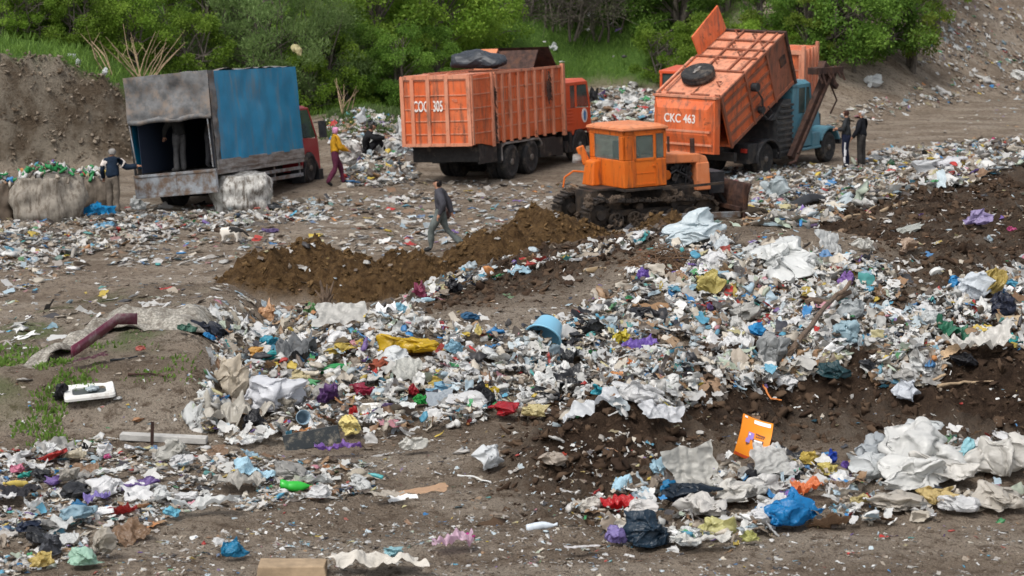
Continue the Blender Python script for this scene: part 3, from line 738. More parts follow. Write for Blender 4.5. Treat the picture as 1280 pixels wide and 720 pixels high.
    g = MB(); g.hull([(c1 - .05, -.95, 1.64), (c1 - .03, -.95, 1.64), (c1 - .03, .95, 1.64), (c1 - .05, .95, 1.64)], [(c1 - .19, -.93, ct - .06), (c1 - .17, -.93, ct - .06), (c1 - .17, .93, ct - .06), (c1 - .19, .93, ct - .06)]); g.build('windscreen', M['glass'], T)
    ho = MB(); ho.hull([(c1, -.6, .8), (4.3, -.5, .8), (4.3, .5, .8), (c1, .6, .8)], [(c1, -.62, 1.66), (4.2, -.46, 1.5), (4.2, .46, 1.5), (c1, .62, 1.66)])
    ho.hull([(c1, -.55, 1.66), (4.2, -.4, 1.5), (4.2, .4, 1.5), (c1, .55, 1.66)], [(c1, -.2, 1.72), (4.15, -.15, 1.56), (4.15, .15, 1.56), (c1, .2, 1.72)])
    ho.build('bonnet', M['blue_cab'], T, .04)
    wg = MB(); arc = [(3.8 + .66 * math.cos(a), .44 + .66 * math.sin(a)) for a in np.linspace(.35, PI * .86, 14)]
    wg.prism(arc + [(2.9, .55), (2.62, .55), (2.62, .62), (2.95, .72), ] [::1][:0] + [(3.8 + .58 * math.cos(a), .44 + .58 * math.sin(a)) for a in np.linspace(PI * .86, .35, 14)], -1.1, -.55)
    wg.prism(arc + [(3.8 + .58 * math.cos(a), .44 + .58 * math.sin(a)) for a in np.linspace(PI * .86, .35, 14)], .55, 1.1)
    wg.box(2.1, 3.25, -1.08, -.6, .5, .58).box(2.72, 3.2, -1.06, -.6, .58, .98)
    wg.build('front_wing', M['blue_cab'], T, .02)
    bp = MB(); bp.box(4.38, 4.5, -1.1, 1.1, .5, .68).box(4.3, 4.34, -.45, .45, .75, 1.4); bp.build('bumper', M['black_metal'], T, .015)
    hl = MB(); hl.lathe([(.0, .0), (.09, .0), (.09, .1)], 14, axis='x', c=(4.25, -.75, 1.0)).lathe([(.0, .0), (.09, .0), (.09, .1)], 14, axis='x', c=(4.25, .75, 1.0)); hl.build('headlight', M['steel_grey'], T)
    for y, s in ((-1.03, -1), (1.03, 1)): wheel(T, 0, y, .46, .46, .24, s, True); wheel(T, 3.8, y, .46, .46, .24, s)
    # grab arm on the side
    a = MB(); y = -1.2
    a.bar((1.15, y, .4), (3.25, y, 2.8), .16, .2).bar((1.35, y - .14, .5), (3.3, y - .14, 2.7), .08, .1)
    a.bar((2.35, y, 2.86), (3.95, y - .05, 2.8), .3, .2).bar((2.9, y, 3.0), (3.6, y, 2.55), .24, .3).bar((3.1, y, 2.75), (3.7, y - .1, 2.3), .14, .16)
    for x in (2.45, 2.7, 3.0, 3.3, 3.6, 3.85): a.bar((x, y - .1, 2.95), (x + .1, y - .25, 2.5 + .1 * math.sin(x * 9)), .05, .06)
    a.tube([(3.5, y, 2.4), (3.75, y - .1, 1.9), (3.55, y, 1.5)], .03, 6)
    a.tube([(1.6, y - .12, .7), (1.2, y - .15, .3), (.9, y - .1, .25)], .05, 6)
    a.build('grab_arm', M['rust'], T, .008)
    # spare wheel lying on the body roof
    sp = root('spare_wheel', (0, 0, 0))
    t0 = wheel(sp, 0, 0, 0, .48, .24, -1)
    MB().box(-.2, .2, -.035, .035, .25, .28).build('clamp', M['board_grey'], sp, .01)
    t0.rotation_euler = (-PI / 2, 0, .4); t0.location = (0, 0, .24)
    mw = Matrix.Translation((6.53, 70.39, 0)) @ Matrix.Rotation(rad(90 - 35.8), 4, 'Z') @ B @ Matrix.Translation((.95, .18, h + .06))
    sp.location = mw.translation; sp.rotation_euler = mw.to_euler()
    tag(sp, 'black spare wheel lying flat on the roof of the CKC 463 body', 'wheel')
    return T
tipper()

# ------------------------------------------------------------------ second container lorry hidden behind the tipper
def hidden_lorry():
    T = place('container_lorry', 8.72, 76.0, -72, 'orange container lorry mostly hidden behind the tipped CKC 463 lorry', 'lorry')
    W, z0, z1 = 1.1, 1.1, 3.2
    b = MB(); b.box(-.6, 2.3, -W, W, z0, z1); cont = b.build('container', M['orange'], T, .01)
    r = MB()
    for s in (-1, 1):
        for x in np.arange(-.55, 2.3, .44): r.box(x - .035, x + .035, min(s * W, s * (W + .06)), max(s * W, s * (W + .06)), z0, z1)
        r.box(-.6, 2.3, min(s * W, s * (W + .07)), max(s * W, s * (W + .07)), z1 - .1, z1 + .03)
        for z in (1.6, 2.1, 2.6): r.box(-.6, 2.3, min(s * W, s * (W + .02)), max(s * W, s * (W + .02)), z, z + .04)
    for y in (-.8, -.3, .3, .8): r.box(-.68, -.6, y - .04, y + .04, z0, z1 + .03)
    r.box(-.7, -.6, W - .1, W + .1, z0 - .2, z1 + .16).box(-.7, -.6, -W - .1, -W + .1, z0 - .2, z1 + .16)
    link('rib_frame', r.mesh('rib_frame', M['orange_roof']), cont)
    c = MB(); c.box(-.5, 3.9, -.45, .45, .7, 1.0); c.build('chassis', M['chassis'], T)
    k = MB(); k.box(2.5, 4.05, -1.1, 1.1, 1.0, 1.75).box(2.5, 2.55, -1.1, 1.1, 1.75, 2.45).box(2.5, 3.95, -1.1, 1.1, 2.4, 2.5)
    for x, y in ((2.57, 1.06), (2.57, -1.06), (3.88, 1.06), (3.88, -1.06), (3.1, 1.06)): k.bar((x + .0, y, 1.75), (x, y, 2.42), .08, .08)
    k.build('cab', M['cab_orange'], T, .02)
    for y in (1.03, -1.05): MB().box(2.6, 3.85, y, y + .02, 1.76, 2.4).build('side_window', M['glass'], T)
    for y, s in ((-1.05, -1), (1.05, 1)): wheel(T, .3, y, .5, .5, .27, s, True); wheel(T, 3.3, y, .5, .5, .27, s)
hidden_lorry()

# ------------------------------------------------------------------ crawler bulldozer
def ico_small():
    bm = bmesh.new(); bmesh.ops.create_icosphere(bm, subdivisions=2, radius=1); rg_ = random.Random(5)
    for v in bm.verts: v.co *= rg_.uniform(.75, 1.2)
    r = [tuple(v.co) for v in bm.verts], [tuple(v.index for v in f.verts) for f in bm.faces]; bm.free(); return r
M['track_mud'] = simple('dried mud', (.085, .062, .045), .95, var=.5, vscale=9, bmp=.4)
def dozer():
    T = place('bulldozer', 2.42, 59.72, 62.5, 'orange crawler bulldozer with a boxy cab and muddy tracks', 'bulldozer')
    W, L, zb, zt = .86, 1.2, 1.0, 2.4
    tl = (rad(-2.2), rad(-1.0), 0)
    lo = MB()       # cab lower body and window frames
    bl = lambda z, o=0: [(-.02 - o, -W - o, z), (L + o, -W - o, z), (L + o, W + o, z), (-.02 - o, W + o, z)]
    lo.hull(bl(zb), bl(1.68))
    for (x, y) in ((0, -W), (L - .06, -W), (0, W - .06), (L - .06, W - .06)): lo.box(x - .02 if x == 0 else x, x + .07, y, y + .06, 1.68, zt)
    lo.box(.24, .3, -W, -W + .06, 1.68, zt).box(.86, .92, -W, -W + .06, 1.68, zt)
    lo.box(-.02, L, -W, -W + .06, zt - .1, zt).box(-.02, L, W - .06, W, zt - .1, zt).box(-.02, .05, -W, W, zt - .12, zt).box(-.02, .05, -W, -W + .24, 1.68, zt - .12).box(-.02, .05, W - .24, W, 1.68, zt - .12).box(L - .07, L, -W, W, zt - .08, zt)
    lo.box(.05, .24, -W, -W + .05, 1.68, zt - .1)
    cab = lo.build('cab', M['orange_dozer'], T, .02, tilt=tl)
    for (w0, w1, y) in ((.3, .86, -W + .02),):
        g = MB(); g.box(w0, w1, y, y + .015, 1.7, zt - .1); g.build('side_window', M['glass_pale'], T, tilt=tl)
    g = MB(); g.box(.93, L - .07, -W + .02, -W + .035, 1.5 + .2, zt - .1); g.build('side_window', M['glass_pale'], T, tilt=tl)
    g = MB(); g.box(.0, .015, -W + .24, W - .24, 1.7, zt - .13); g.build('rear_window', M['glass_pale'], T, tilt=tl)
    g = MB(); g.box(L - .03, L - .015, -W + .1, W - .1, 1.7, zt - .1); g.build('windscreen', M['glass_pale'], T, tilt=tl)
    wf = MB()
    for (a, b_, c_, d_) in ((.3, .86, 1.66, 1.72), (.3, .86, zt - .12, zt - .07), (.28, .33, 1.66, zt - .08), (.83, .88, 1.66, zt - .08)): wf.box(a, b_, -W - .015, -W + .005, c_, d_)
    wf.box(.3, .88, -W - .012, -W, zb + .06, zb + .09).box(.295, .305, -W - .012, -W, zb, 1.68).box(.875, .885, -W - .012, -W, zb, 1.68).box(.3, .88, -W - .008, -W, 1.34, 1.36)
    wf.box(.8, .86, -W - .03, -W, 1.5, 1.53)
    link('door_frame', wf.mesh('door_frame', M['orange_dozer']), cab)
    rf = MB(); rf.hull(bl(zt + .002, .06), bl(zt + .07, .06)); rf.hull(bl(zt + .07, .06), [(.1, -W + .12, zt + .14), (L - .1, -W + .12, zt + .14), (L - .1, W - .12, zt + .14), (.1, W - .12, zt + .14)])
    rf.build('cab_roof', M['dozer_fade'], T, .03, tilt=tl)
    se = MB(); se.box(.35, .8, -.3, .25, 1.3, 1.72).box(.3, .4, -.3, .25, 1.68, 2.1).tube([(.95, -.05, 1.6), (.85, -.05, 1.95)], .03, 6)
    se.build('seat', M['black_metal'], T, .03, tilt=tl)
    # bonnet and radiator
    hd = MB(); hd.prism([(L, 1.5), (L, 1.74), (2.35, 1.68), (2.55, 1.6), (2.62, 1.45), (2.3, 1.42), (2.25, 1.46)], -.56, .56)
    hd.build('bonnet', M['dozer_fade'], T, .03, tilt=tl)
    rd = MB(); rd.prism([(2.25, .75), (2.25, 1.46), (2.62, 1.46), (2.66, .75)], -.58, .58); rd.build('radiator_cowl', M['dozer_fade'], T, .03, tilt=tl)
    en = MB(); en.box(L, 2.24, -.3, .3, .75, 1.48)
    rg = random.Random(2)
    for i in range(16):
        x = rg.uniform(L + .1, 2.2); z = rg.uniform(.9, 1.4); en.lathe([(rg.uniform(.04, .09), 0), (rg.uniform(.04, .09), .1)], 10, c=(x, -.42, z))
    en.tube([(1.35, -.4, 1.1), (1.7, -.46, 1.3), (2.0, -.42, 1.15), (2.2, -.4, .95)], .035, 8).tube([(1.7, -.4, .95), (1.9, -.45, 1.42), (2.1, -.4, 1.3)], .02, 6).tube([(2.0, -.42, .9), (2.05, -.44, 1.4)], .02, 6)
    en.build('engine', M['black_metal'], T, tilt=tl)
    fl = MB(); fl.lathe([(.13, 0), (.13, .22)], 16, c=(1.42, -.5, 1.2)); fl.build('filter_drum', M['orange_dozer'], T, .02, tilt=tl)
    ex = MB(); ex.tube([(1.9, .2, 1.6), (1.9, .2, 2.1)], .035, 8).tube([(2.3, -.3, 1.55), (2.3, -.3, 2.05)], .06, 10); ex.build('exhaust_pipe', M['rust'], T, tilt=tl)
    fr = MB(); fr.box(-.7, 2.7, -.42, .42, .4, .95).box(-.05, L + .1, -W - .1, W + .1, .93, .985).box(-.55, 0, -.5, .5, .95, 1.0)
    fr.bar((1.0, -1.0, .93), (2.75, -1.02, .95), .05, .06)
    fr.build('frame', M['track'], T, tilt=tl)
    fk = MB(); fk.hull([(-.3, .25, 1.0), (0, .25, 1.0), (0, .8, 1.0), (-.3, .8, 1.0)], [(-.22, .3, 1.6), (0, .3, 1.65), (0, .75, 1.65), (-.22, .75, 1.6)]); fk.bar((-.1, .85, 1.5), (-.25, .95, 1.95), .14, .2)
    fk.build('fuel_tank', M['orange_dozer'], T, .03, tilt=tl)
    lm = MB(); lm.lathe([(.0, .22), (.11, .2), (.14, .0), (.12, -.02), (0, -.02)], 16, axis='z', c=(-.3, .98, 1.55)); lm.build('work_lamp', M['board_grey'], T, smooth=True, tilt=tl)
    hs = MB(); hs.tube([(-.1, .7, 1.3), (-.5, .85, 1.35), (-.7, .95, 1.2), (-.75, .95, .95)], .025, 6); hs.build('hose', M['orange_dozer'], T, tilt=tl)
    # tracks
    for s in (-1, 1):
        y = s * .74
        loop = []
        rs, xr, xf_ = .36, -.72, 2.3
        for a in np.linspace(PI / 2, 3 * PI / 2, 10): loop.append((xr + rs * math.cos(a), .42 + rs * math.sin(a)))
        for x in np.linspace(xr, xf_, 16)[1:-1]: loop.append((x, .055))
        for a in np.linspace(-PI / 2, PI / 2, 10): loop.append((xf_ + .3 * math.cos(a), .36 + .3 * math.sin(a)))
        for i, x in enumerate(np.linspace(xf_, xr, 16)[1:-1]): loop.append((x, .66 + .11 * i / 14 - .03 * math.sin(i * 1.1) ** 2))
        pts = [Vector((x, 0, z)) for x, z in loop]
        # even spacing of shoes along the loop
        seg = []; tot = 0
        for i in range(len(pts)):
            d = (pts[(i + 1) % len(pts)] - pts[i]).length; seg.append(d); tot += d
        tk = MB(); n = 44
        for j in range(n):
            q = tot * j / n; i = 0
            while q > seg[i]: q -= seg[i]; i += 1
            d = (pts[(i + 1) % len(pts)] - pts[i]).normalized(); p = pts[i] + d * q
            tk.M = Matrix.Translation((p.x, y, p.z)) @ Matrix.Rotation(-math.atan2(d.z, d.x), 4, 'Y')
            tk.box(-.085, .07, -.2, .2, -.03, .02).box(-.085, -.055, -.2, .2, -.075, -.03).box(.02, .06, -.2, .2, -.05, -.03).box(-.05, .06, -.06, .06, .02, .06)
        tk.M = Matrix()
        tr = tk.build('track', M['track'], T)
        wh = MB()
        for x in np.linspace(-.3, 1.85, 5):
            for yo in (-.12, .12): wh.lathe([(.0, -.03), (.05, -.05), (.07, -.03), (.07, 0), (.14, -.01), (.16, -.05), (.2, -.05), (.2, .05), (.0, .05)], 20, c=(x, y + s * abs(yo) * 1.2 - (0 if yo * s > 0 else s * .2), .27))
        wh.lathe([(.0, -.12), (.1, -.12), (.12, -.07), (.28, -.06), (.28, .06), (.0, .12)], 24, c=(xf_, y, .36))
        wh.lathe([(.0, -.16), (.12, -.16), (.14, -.08), (.26, -.06), (.26, .06), (.0, .12)], 24, c=(xr, y, .42))
        for j in range(13):
            a = 2 * PI * j / 13; wh.M = Matrix.Translation((xr, y, .42)) @ Matrix.Rotation(a, 4, 'Y'); wh.box(.25, .33, -.05, .05, -.03, .03); wh.M = Matrix()
        for x in (.4, 1.4): wh.lathe([(.0, -.1), (.1, -.1), (.1, .1), (0, .1)], 14, c=(x, y, .56))
        wh.box(-.4, 2.0, y - .05, y + .05, .36, .5)
        for j in range(5):
            x = -.3 + j * .5375
            for q in range(6):
                a = q * PI / 3; wh.bar((x + .06 * math.cos(a), y + s * .2, .27 + .06 * math.sin(a)), (x + .17 * math.cos(a), y + s * .2, .27 + .17 * math.sin(a)), .02, .04)
        link('road_wheels', wh.mesh('road_wheels', M['track']), tr)
        md = MB(); rg_ = random.Random(3 + s); iv, if_ = ico_small()
        for i in range(70):
            a = rg_.uniform(-1.1, 2.4); b_ = rg_.choice([.1, .2, .3, .72, .8]) + rg_.uniform(-.06, .06); sc = rg_.uniform(.04, .13)
            md.M = Matrix.Translation((a, y + rg_.uniform(-.2, .2), b_)) @ Euler((rg_.random() * 6, rg_.random() * 6, 0)).to_matrix().to_4x4() @ Matrix.Diagonal((sc * 1.3, sc, sc * .7, 1)); md.add(iv, if_)
        tag(link('caked_mud', md.mesh('caked_mud', M['track_mud']), tr), kind='stuff')
    # blade
    bd = MB(); prof = [(3.25 + .12 * (1 - ((k - 4) / 4) ** 2) * -1 + .12, .05 + .95 * k / 8) for k in range(9)]
    bd.prism(prof + [(p[0] + .05, p[1]) for p in prof[::-1]], -1.25, 1.25)
    bd.box(3.18, 3.3, -1.25, -1.2, .05, 1.0).box(3.16, 3.28, -1.1, 1.1, .3, .4)
    bd.build('blade', M['rust'], T)
    pa = MB()
    for s in (-1, 1): pa.bar((.9, s * 1.05, .3), (3.2, s * 1.05, .22), .1, .14)
    pa.build('push_arm', M['steel_grey'], T, .01)
    cy = MB(); cy.box(2.66, 3.1, -.45, .45, .7, 1.25).tube([(2.7, -.3, 1.1), (3.25, -.3, .4)], .05, 8).tube([(2.7, .3, 1.1), (3.25, .3, .4)], .05, 8); cy.build('lift_frame', M['black_metal'], T, .01)
    # rubbish caught in the running gear belongs to the heap around it
    return T
dozer()
# ------------------------------------------------------------------ vegetation
def leaf_mat(name, c0, c1, trans=.45):
    m, nt, b = new_mat(name)
    at_ = N(nt, 'ShaderNodeAttribute', attribute_name='Col'); sp = N(nt, 'ShaderNodeSeparateColor'); nt.links.new(at_.outputs['Color'], sp.inputs['Color'])
    c = mix(nt, sp.outputs['Red'], c0, c1)
    oi = N(nt, 'ShaderNodeObjectInfo'); hv = N(nt, 'ShaderNodeHueSaturation')
    mr = N(nt, 'ShaderNodeMapRange'); mr.inputs['To Min'].default_value = .72; mr.inputs['To Max'].default_value = 1.25
    nt.links.new(oi.outputs['Random'], mr.inputs['Value']); nt.links.new(mr.outputs[0], hv.inputs['Value']); nt.links.new(c, hv.inputs['Color'])
    nt.links.new(hv.outputs[0], b.inputs['Base Color']); b.inputs['Roughness'].default_value = .6; b.inputs['Specular IOR Level'].default_value = .2
    tb = N(nt, 'ShaderNodeBsdfTranslucent'); nt.links.new(hv.outputs[0], tb.inputs['Color'])
    ms = N(nt, 'ShaderNodeMixShader'); ms.inputs[0].default_value = trans
    nt.links.new(b.outputs[0], ms.inputs[1]); nt.links.new(tb.outputs[0], ms.inputs[2])
    nt.links.new(ms.outputs[0], nt.nodes['Material Output'].inputs['Surface'])
    return m
LM = {'bright': leaf_mat('fresh green leaves', (.115, .22, .022), (.28, .41, .06)),
      'dark': leaf_mat('dark green leaves', (.062, .14, .02), (.18, .3, .05)),
      'willow': leaf_mat('grey green leaves', (.1, .165, .05), (.2, .28, .1)),
      'yellow': leaf_mat('yellow green leaves', (.1, .17, .02), (.22, .29, .045)),
      'grass': leaf_mat('bank grass blades', (.085, .16, .025), (.18, .29, .06), .4), 'dry': leaf_mat('sparse dull leaves', (.07, .075, .045), (.11, .115, .06), .2)}
BARK = simple('grey brown bark', (.1, .085, .07), .9, var=.35, vscale=8)

def quads_at(P, D, S, asp, rng):
    """leaf quads at points P with long axis D, length S"""
    n = len(P)
    R = rng.normal(size=(n, 3)); A = D / np.linalg.norm(D, axis=1)[:, None]
    Bv = np.cross(A, R); Bv /= np.linalg.norm(Bv, axis=1)[:, None]
    a = A * (S[:, None]); b_ = Bv * (S * asp)[:, None] * .5
    V = np.stack([P, P + a * .5 + b_, P + a, P + a * .5 - b_], 1).reshape(-1, 3)
    return V, np.arange(n * 4).reshape(n, 4)

_crowns = {}
def tree_meshes(kind, seed):
    if (kind, seed) in _crowns: return _crowns[(kind, seed)]
    rng = np.random.default_rng(seed * 31 + len(kind))
    par = {'bright': (6.3, 2.3, .35, 70, 24000, .125, .6), 'dark': (5.4, 2.2, .15, 66, 22000, .115, .55), 'willow': (4.6, 2.2, .3, 70, 19000, .16, .2),
           'shrub': (3.0, 1.8, .1, 50, 15000, .1, .6), 'dry': (4.2, 2.3, .6, 40, 2600, .12, .4), 'slim': (6.0, 1.5, .9, 30, 5000, .15, .55)}[kind]
    Ht, R, zb, nc, nl, ls, asp = par
    # cluster centres: a lumpy shell plus inside
    C = []
    while len(C) < nc:
        t = rng.random() ** 1.15; th = rng.uniform(0, 2 * PI); r = rng.uniform(.3, 1.0) ** .55
        w = R * (.62 + .5 * math.sin(PI * min(1, t * .85 + .12))) * (1 - .45 * t ** 3) * (.75 + .4 * rng.random())
        p = np.array([math.cos(th) * w * r, math.sin(th) * w * r, zb + (Ht - zb) * t])
        C.append(p)
    C = np.array(C)
    mb = MB()
    nst = {'bright': 2, 'dark': 3, 'willow': 6, 'shrub': 6, 'dry': 7, 'slim': 2}[kind]
    stems = []
    for i in range(nst):
        a = 2 * PI * i / nst + rng.uniform(0, 1); sp = R * (.12 if nst < 4 else .4) * rng.uniform(.6, 1.3)
        p0 = Vector((math.cos(a) * .08 * nst, math.sin(a) * .08 * nst, -.2)); p3 = Vector((math.cos(a) * sp, math.sin(a) * sp, Ht * rng.uniform(.62, .85)))
        pts = [p0.lerp(p3, t) + Vector((rng.normal() * .08, rng.normal() * .08, 0)) * (t > 0) for t in np.linspace(0, 1, 6)]
        r0 = (.16 if nst < 4 else .06)
        mb.tube(pts, [r0 * (1 - .8 * t) for t in np.linspace(0, 1, 6)], 7); stems.append(pts)
    for c in C:
        st = stems[rng.integers(nst)]; zz = max(.25, c[2] * rng.uniform(.45, .75)); q = min(st, key=lambda p: abs(p.z - zz))
        c_ = Vector(c); mid = q.lerp(c_, .5) + Vector((0, 0, .15))
        mb.tube([q, mid, c_], [.035, .022, .008], 5)
        if kind in ('dry',):
            for _ in range(9):
                e = c_ + Vector(rng.normal(size=3) * .55) + Vector((0, 0, .15)); mb.tube([mid.lerp(c_, rng.random()), c_.lerp(e, .5), e], [.012, .009, .004], 4)
    trunk = mb.mesh('trunk', BARK)
    k = rng.integers(0, nc, nl); cs = rng.uniform(.32, .62, nc) * (R / 2.2)
    off = rng.normal(size=(nl, 3)); off /= np.linalg.norm(off, axis=1)[:, None]; off *= (rng.random(nl) ** .45)[:, None]
    P = C[k] + off * cs[k][:, None] * np.array([1.15, 1.15, .8])
    D = off * .6 + rng.normal(size=(nl, 3)) * .6
    D[:, 2] += {'willow': .9, 'dry': .5}.get(kind, -.25)
    S = ls * rng.uniform(.6, 1.3, nl)
    V, Fq = quads_at(P, D, S, np.full(nl, asp), rng)
    cv = np.clip(rng.normal(.45, .22, nl) + (rng.random(nc) - .5)[k] * .55, 0, 1)
    col = np.repeat(np.stack([cv] * 3, 1), 4, 0)
    lm = {'bright': 'bright', 'dark': 'dark', 'willow': 'willow', 'shrub': 'bright', 'dry': 'dry', 'slim': 'yellow'}[kind]
    crown = np_mesh('crown', V, Fq, LM[lm], col)
    _crowns[(kind, seed)] = (trunk, crown)
    return _crowns[(kind, seed)]

KN = {'bright': ('broadleaf_tree', 'tree', 'bright green leafy tree'), 'dark': ('dark_tree', 'tree', 'dark green bushy tree'), 'willow': ('willow_bush', 'bush', 'grey green upright willow bush'),
      'shrub': ('leafy_shrub', 'shrub', 'round green shrub'), 'dry': ('twiggy_bush', 'bush', 'grey twiggy bush with few leaves'), 'slim': ('slim_tree', 'tree', 'slim yellow green tree with bare lower stem')}
def tree(kind, seed, x, y, s, label, leafmat=None, sz=None, group='trees and bushes on the bank'):
    nm, cat, base = KN[kind]
    r = root(nm, (x, y, gz(x, y) - .05), random.uniform(0, 6.28)); r.scale = (s, s, sz or s)
    t, c = tree_meshes(kind, seed)
    link('trunk', t, r); cr = link('crown', c, r)
    if leafmat:
        cr.material_slots[0].link = 'OBJECT'; cr.material_slots[0].material = LM[leafmat]
    tag(r, label, cat, group)
    return r

def along(u, y):       # world x seen at picture column u when standing at distance y
    return (u - 640) / FPX * y * 1.012
TREES = [
 ('dark', 1, 18, 79.5, .8, 'dark bushy tree at the far left above the eroded bank'), ('shrub', 1, 75, 80, 1.0, 'round shrub above the grass at the left picture edge'),
 ('dark', 2, 128, 80.5, .8, 'dark green bush behind the bare dry stems'), ('shrub', 2, 48, 77.5, .6, 'low shrub on the grass above the eroded bank'), ('shrub', 3, 165, 79, .75, 'low green shrub right behind the bare dry stems'),
 ('bright', 1, 220, 84, .75, 'green tree behind the grey rear curtain of the canvas lorry'), ('willow', 1, 335, 82, 1.0, 'grey green willow bush right above the blue canvas roof'),
 ('willow', 2, 280, 83, .9, 'grey green willow bush behind the middle of the blue canvas lorry'), ('willow', 3, 396, 82.5, .85, 'willow bush between the red cab and the bright green tree'), ('shrub', 1, 245, 80.5, .8, 'green shrub just above the joint of grey curtain and blue canvas'),
 ('bright', 2, 470, 86, 1.0, 'big bright green tree between the canvas lorry and COC 305'), ('bright', 3, 545, 89, 1.0, 'big bright green tree behind the COC 305 container'),
 ('bright', 1, 425, 87, .95, 'bright green tree behind the seated person'), ('dark', 3, 500, 84, .55, 'dark undergrowth bush beside the left edge of COC 305'), ('dark', 1, 455, 84, .5, 'dark undergrowth bush above the person sitting on the rubbish'), ('dark', 2, 545, 86, .55, 'dark undergrowth bush hidden mostly by the COC 305 container'),
 ('shrub', 1, 595, 95, 1.1, 'green shrub above the raised hatch of COC 305'),
 ('dry', 1, 650, 100, 1.0, 'grey twiggy bush above the raised hatch'), ('dry', 2, 705, 99.5, 1.05, 'grey twiggy bush with plastic scraps on the green slope'), ('dry', 3, 755, 100, .9, 'grey twiggy bush at the right top of the green slope'), ('shrub', 3, 680, 103, 1.0, 'green shrub behind the grey twiggy bushes'), ('dark', 1, 735, 105, .9, 'dark tree behind the grey twiggy bushes'),
 ('dark', 2, 802, 101, .95, 'dark tree at the top of the green slope'), ('dark', 3, 850, 99, 1.0, 'dark tree behind the raised lid of the tipped body'), ('dark', 1, 905, 97, .9, 'dark tree directly above the tipped body'),
 ('slim', 1, 945, 91, .85, 'slim yellow green tree behind the front of the tipped body'), ('dark', 2, 985, 91, .75, 'dark tree behind the teal cab'), ('shrub', 2, 1042, 89.5, 1.25, 'round dark shrub right of the teal cab on the bank'),
 ('shrub', 1, 1085, 91.5, 1.2, 'round shrub left of the leaning slim tree on the bank'), ('slim', 2, 1132, 92, .85, 'leaning slim tree with bare stem at the right bank'), ('slim', 1, 1162, 97, .75, 'slim yellow green tree furthest right on the bank'), ('dark', 3, 1090, 97, .9, 'dark tree behind the round shrubs of the right bank'), ('dark', 1, 1040, 96, .9, 'dark tree behind the dark shrub right of the teal cab'), ('willow', 2, 1150, 101, .8, 'grey green bush behind the slim trees of the right bank'),
 ('shrub', 3, 420, 83, .8, 'green shrub behind the dry upright stalks'), ('shrub', 1, 380, 81.5, .7, 'green shrub right behind the red cab'), ('shrub', 2, 575, 93, .9, 'green shrub above the middle of the COC 305 container'), ('shrub', 3, 20, 77, .5, 'low shrub at the edge of the eroded bank on the far left'), ('shrub', 1, 105, 78, .7, 'green shrub left of the bare dry stems'), ('shrub', 2, 830, 96, .8, 'green shrub at the foot of the dark trees beside the raised lid'), ('shrub', 3, 880, 94, .9, 'green shrub above the roof of the tipped body'),
 ('slim', 2, 1005, 88.5, .6, 'thin young tree rising behind the grab arm'), ('shrub', 2, 955, 89.5, .8, 'shrub at the foot of the bank behind the tipped body'), ('dark', 1, 1000, 90, .55, 'low dark bush behind the grab arm'),
]
for (k, sd, u, y, s, lb) in TREES:
    tree(k, sd, along(u, y), y, s, lb, leafmat='dark' if lb.startswith('round') and u > 900 else None)
# wood that carries on up the hill behind the first row
rg = random.Random(5)
back = []
for i in range(46):
    y = rg.uniform(98, 135); u = rg.uniform(-90, 1120 - (i % 5) * 14)
    if 590 < u < 800 and y < 112: y += 16
    k = rg.choice(['bright', 'dark', 'dark', 'bright', 'shrub'])
    back.append((k, rg.randint(1, 3), along(u, y), y, rg.uniform(.75, 1.15), u))
back.sort(key=lambda b: b[5])
for i, (k, sd, x, y, s, u) in enumerate(back):
    near = min(TREES, key=lambda t: abs(t[2] - u) + abs(t[3] - y))
    tree(k, sd, x, y, s, KN[k][2] + ' in the wood filling the hill behind the first trees', group='trees of the wood on the hill')

# bare dry stems on the left grass, and dead stalks near the seated person
def dry_stems(u, y, n, hgt, spread, label, cat='dry bush', name='dry_stems', seed=1):
    rg = np.random.default_rng(seed); mb = MB(); x = along(u, y)
    for i in range(n):
        a = rg.uniform(-1, 1); h = hgt * rg.uniform(.55, 1)
        b0 = Vector((rg.normal() * .12, rg.normal() * .12, 0)); tip = Vector((a * spread, rg.normal() * spread * .5, h))
        mb.tube([b0, b0.lerp(tip, .5) + Vector((rg.normal() * .06, 0, .05)), tip], [.022, .016, .006], 5)
        if rg.random() < .6: q = b0.lerp(tip, .6); mb.tube([q, q + Vector((rg.normal() * .25, .1, .4))], [.01, .004], 4)
    o = mb.build(name, M['wood_pale']); o.location = (x, y, gz(x, y) - .05); tag(o, label, cat)
dry_stems(185, 76, 16, 2.1, 1.5, 'clump of bare dry stems on the grass above the grey curtain', seed=3)
dry_stems(140, 75, 5, 1.6, 1.1, 'few bare leaning stems on the grass left of the lorry', seed=8)
dry_stems(432, 78, 7, 1.3, .5, 'dry upright stalks between red cab and seated person', seed=4)
# grass
def grass_stuff(name, n, xr, yr, maskfn, hl, w, mats, seed):
    rng = np.random.default_rng(seed)
    x = rng.uniform(*xr, n); y = rng.uniform(*yr, n); k = maskfn(x, y) > rng.random(n); x, y = x[k], y[k]; n = len(x)
    z = height(x, y); P = np.stack([x, y, z - .02], -1)
    D = rng.normal(size=(n, 3)) * .45; D[:, 2] = 1
    S = rng.uniform(hl[0], hl[1], n)
    V, Fq = quads_at(P, D, S, np.full(n, w), rng)
    cv = np.repeat(np.clip(rng.normal(.5, .25, n) + .5 * fbm(x, y, 2, .6), 0, 1), 4)
    return tag(link(name, np_mesh(name, V, Fq, mats, np.stack([cv] * 3, 1))), kind='stuff')
grass_stuff('bank_grass', 150000, (-20, 12), (70, 108), lambda x, y: soilmasks(x, y)[2] * (.55 + fbm(x, y, 3, .5)), (.12, .42), .09, LM['grass'], 2)
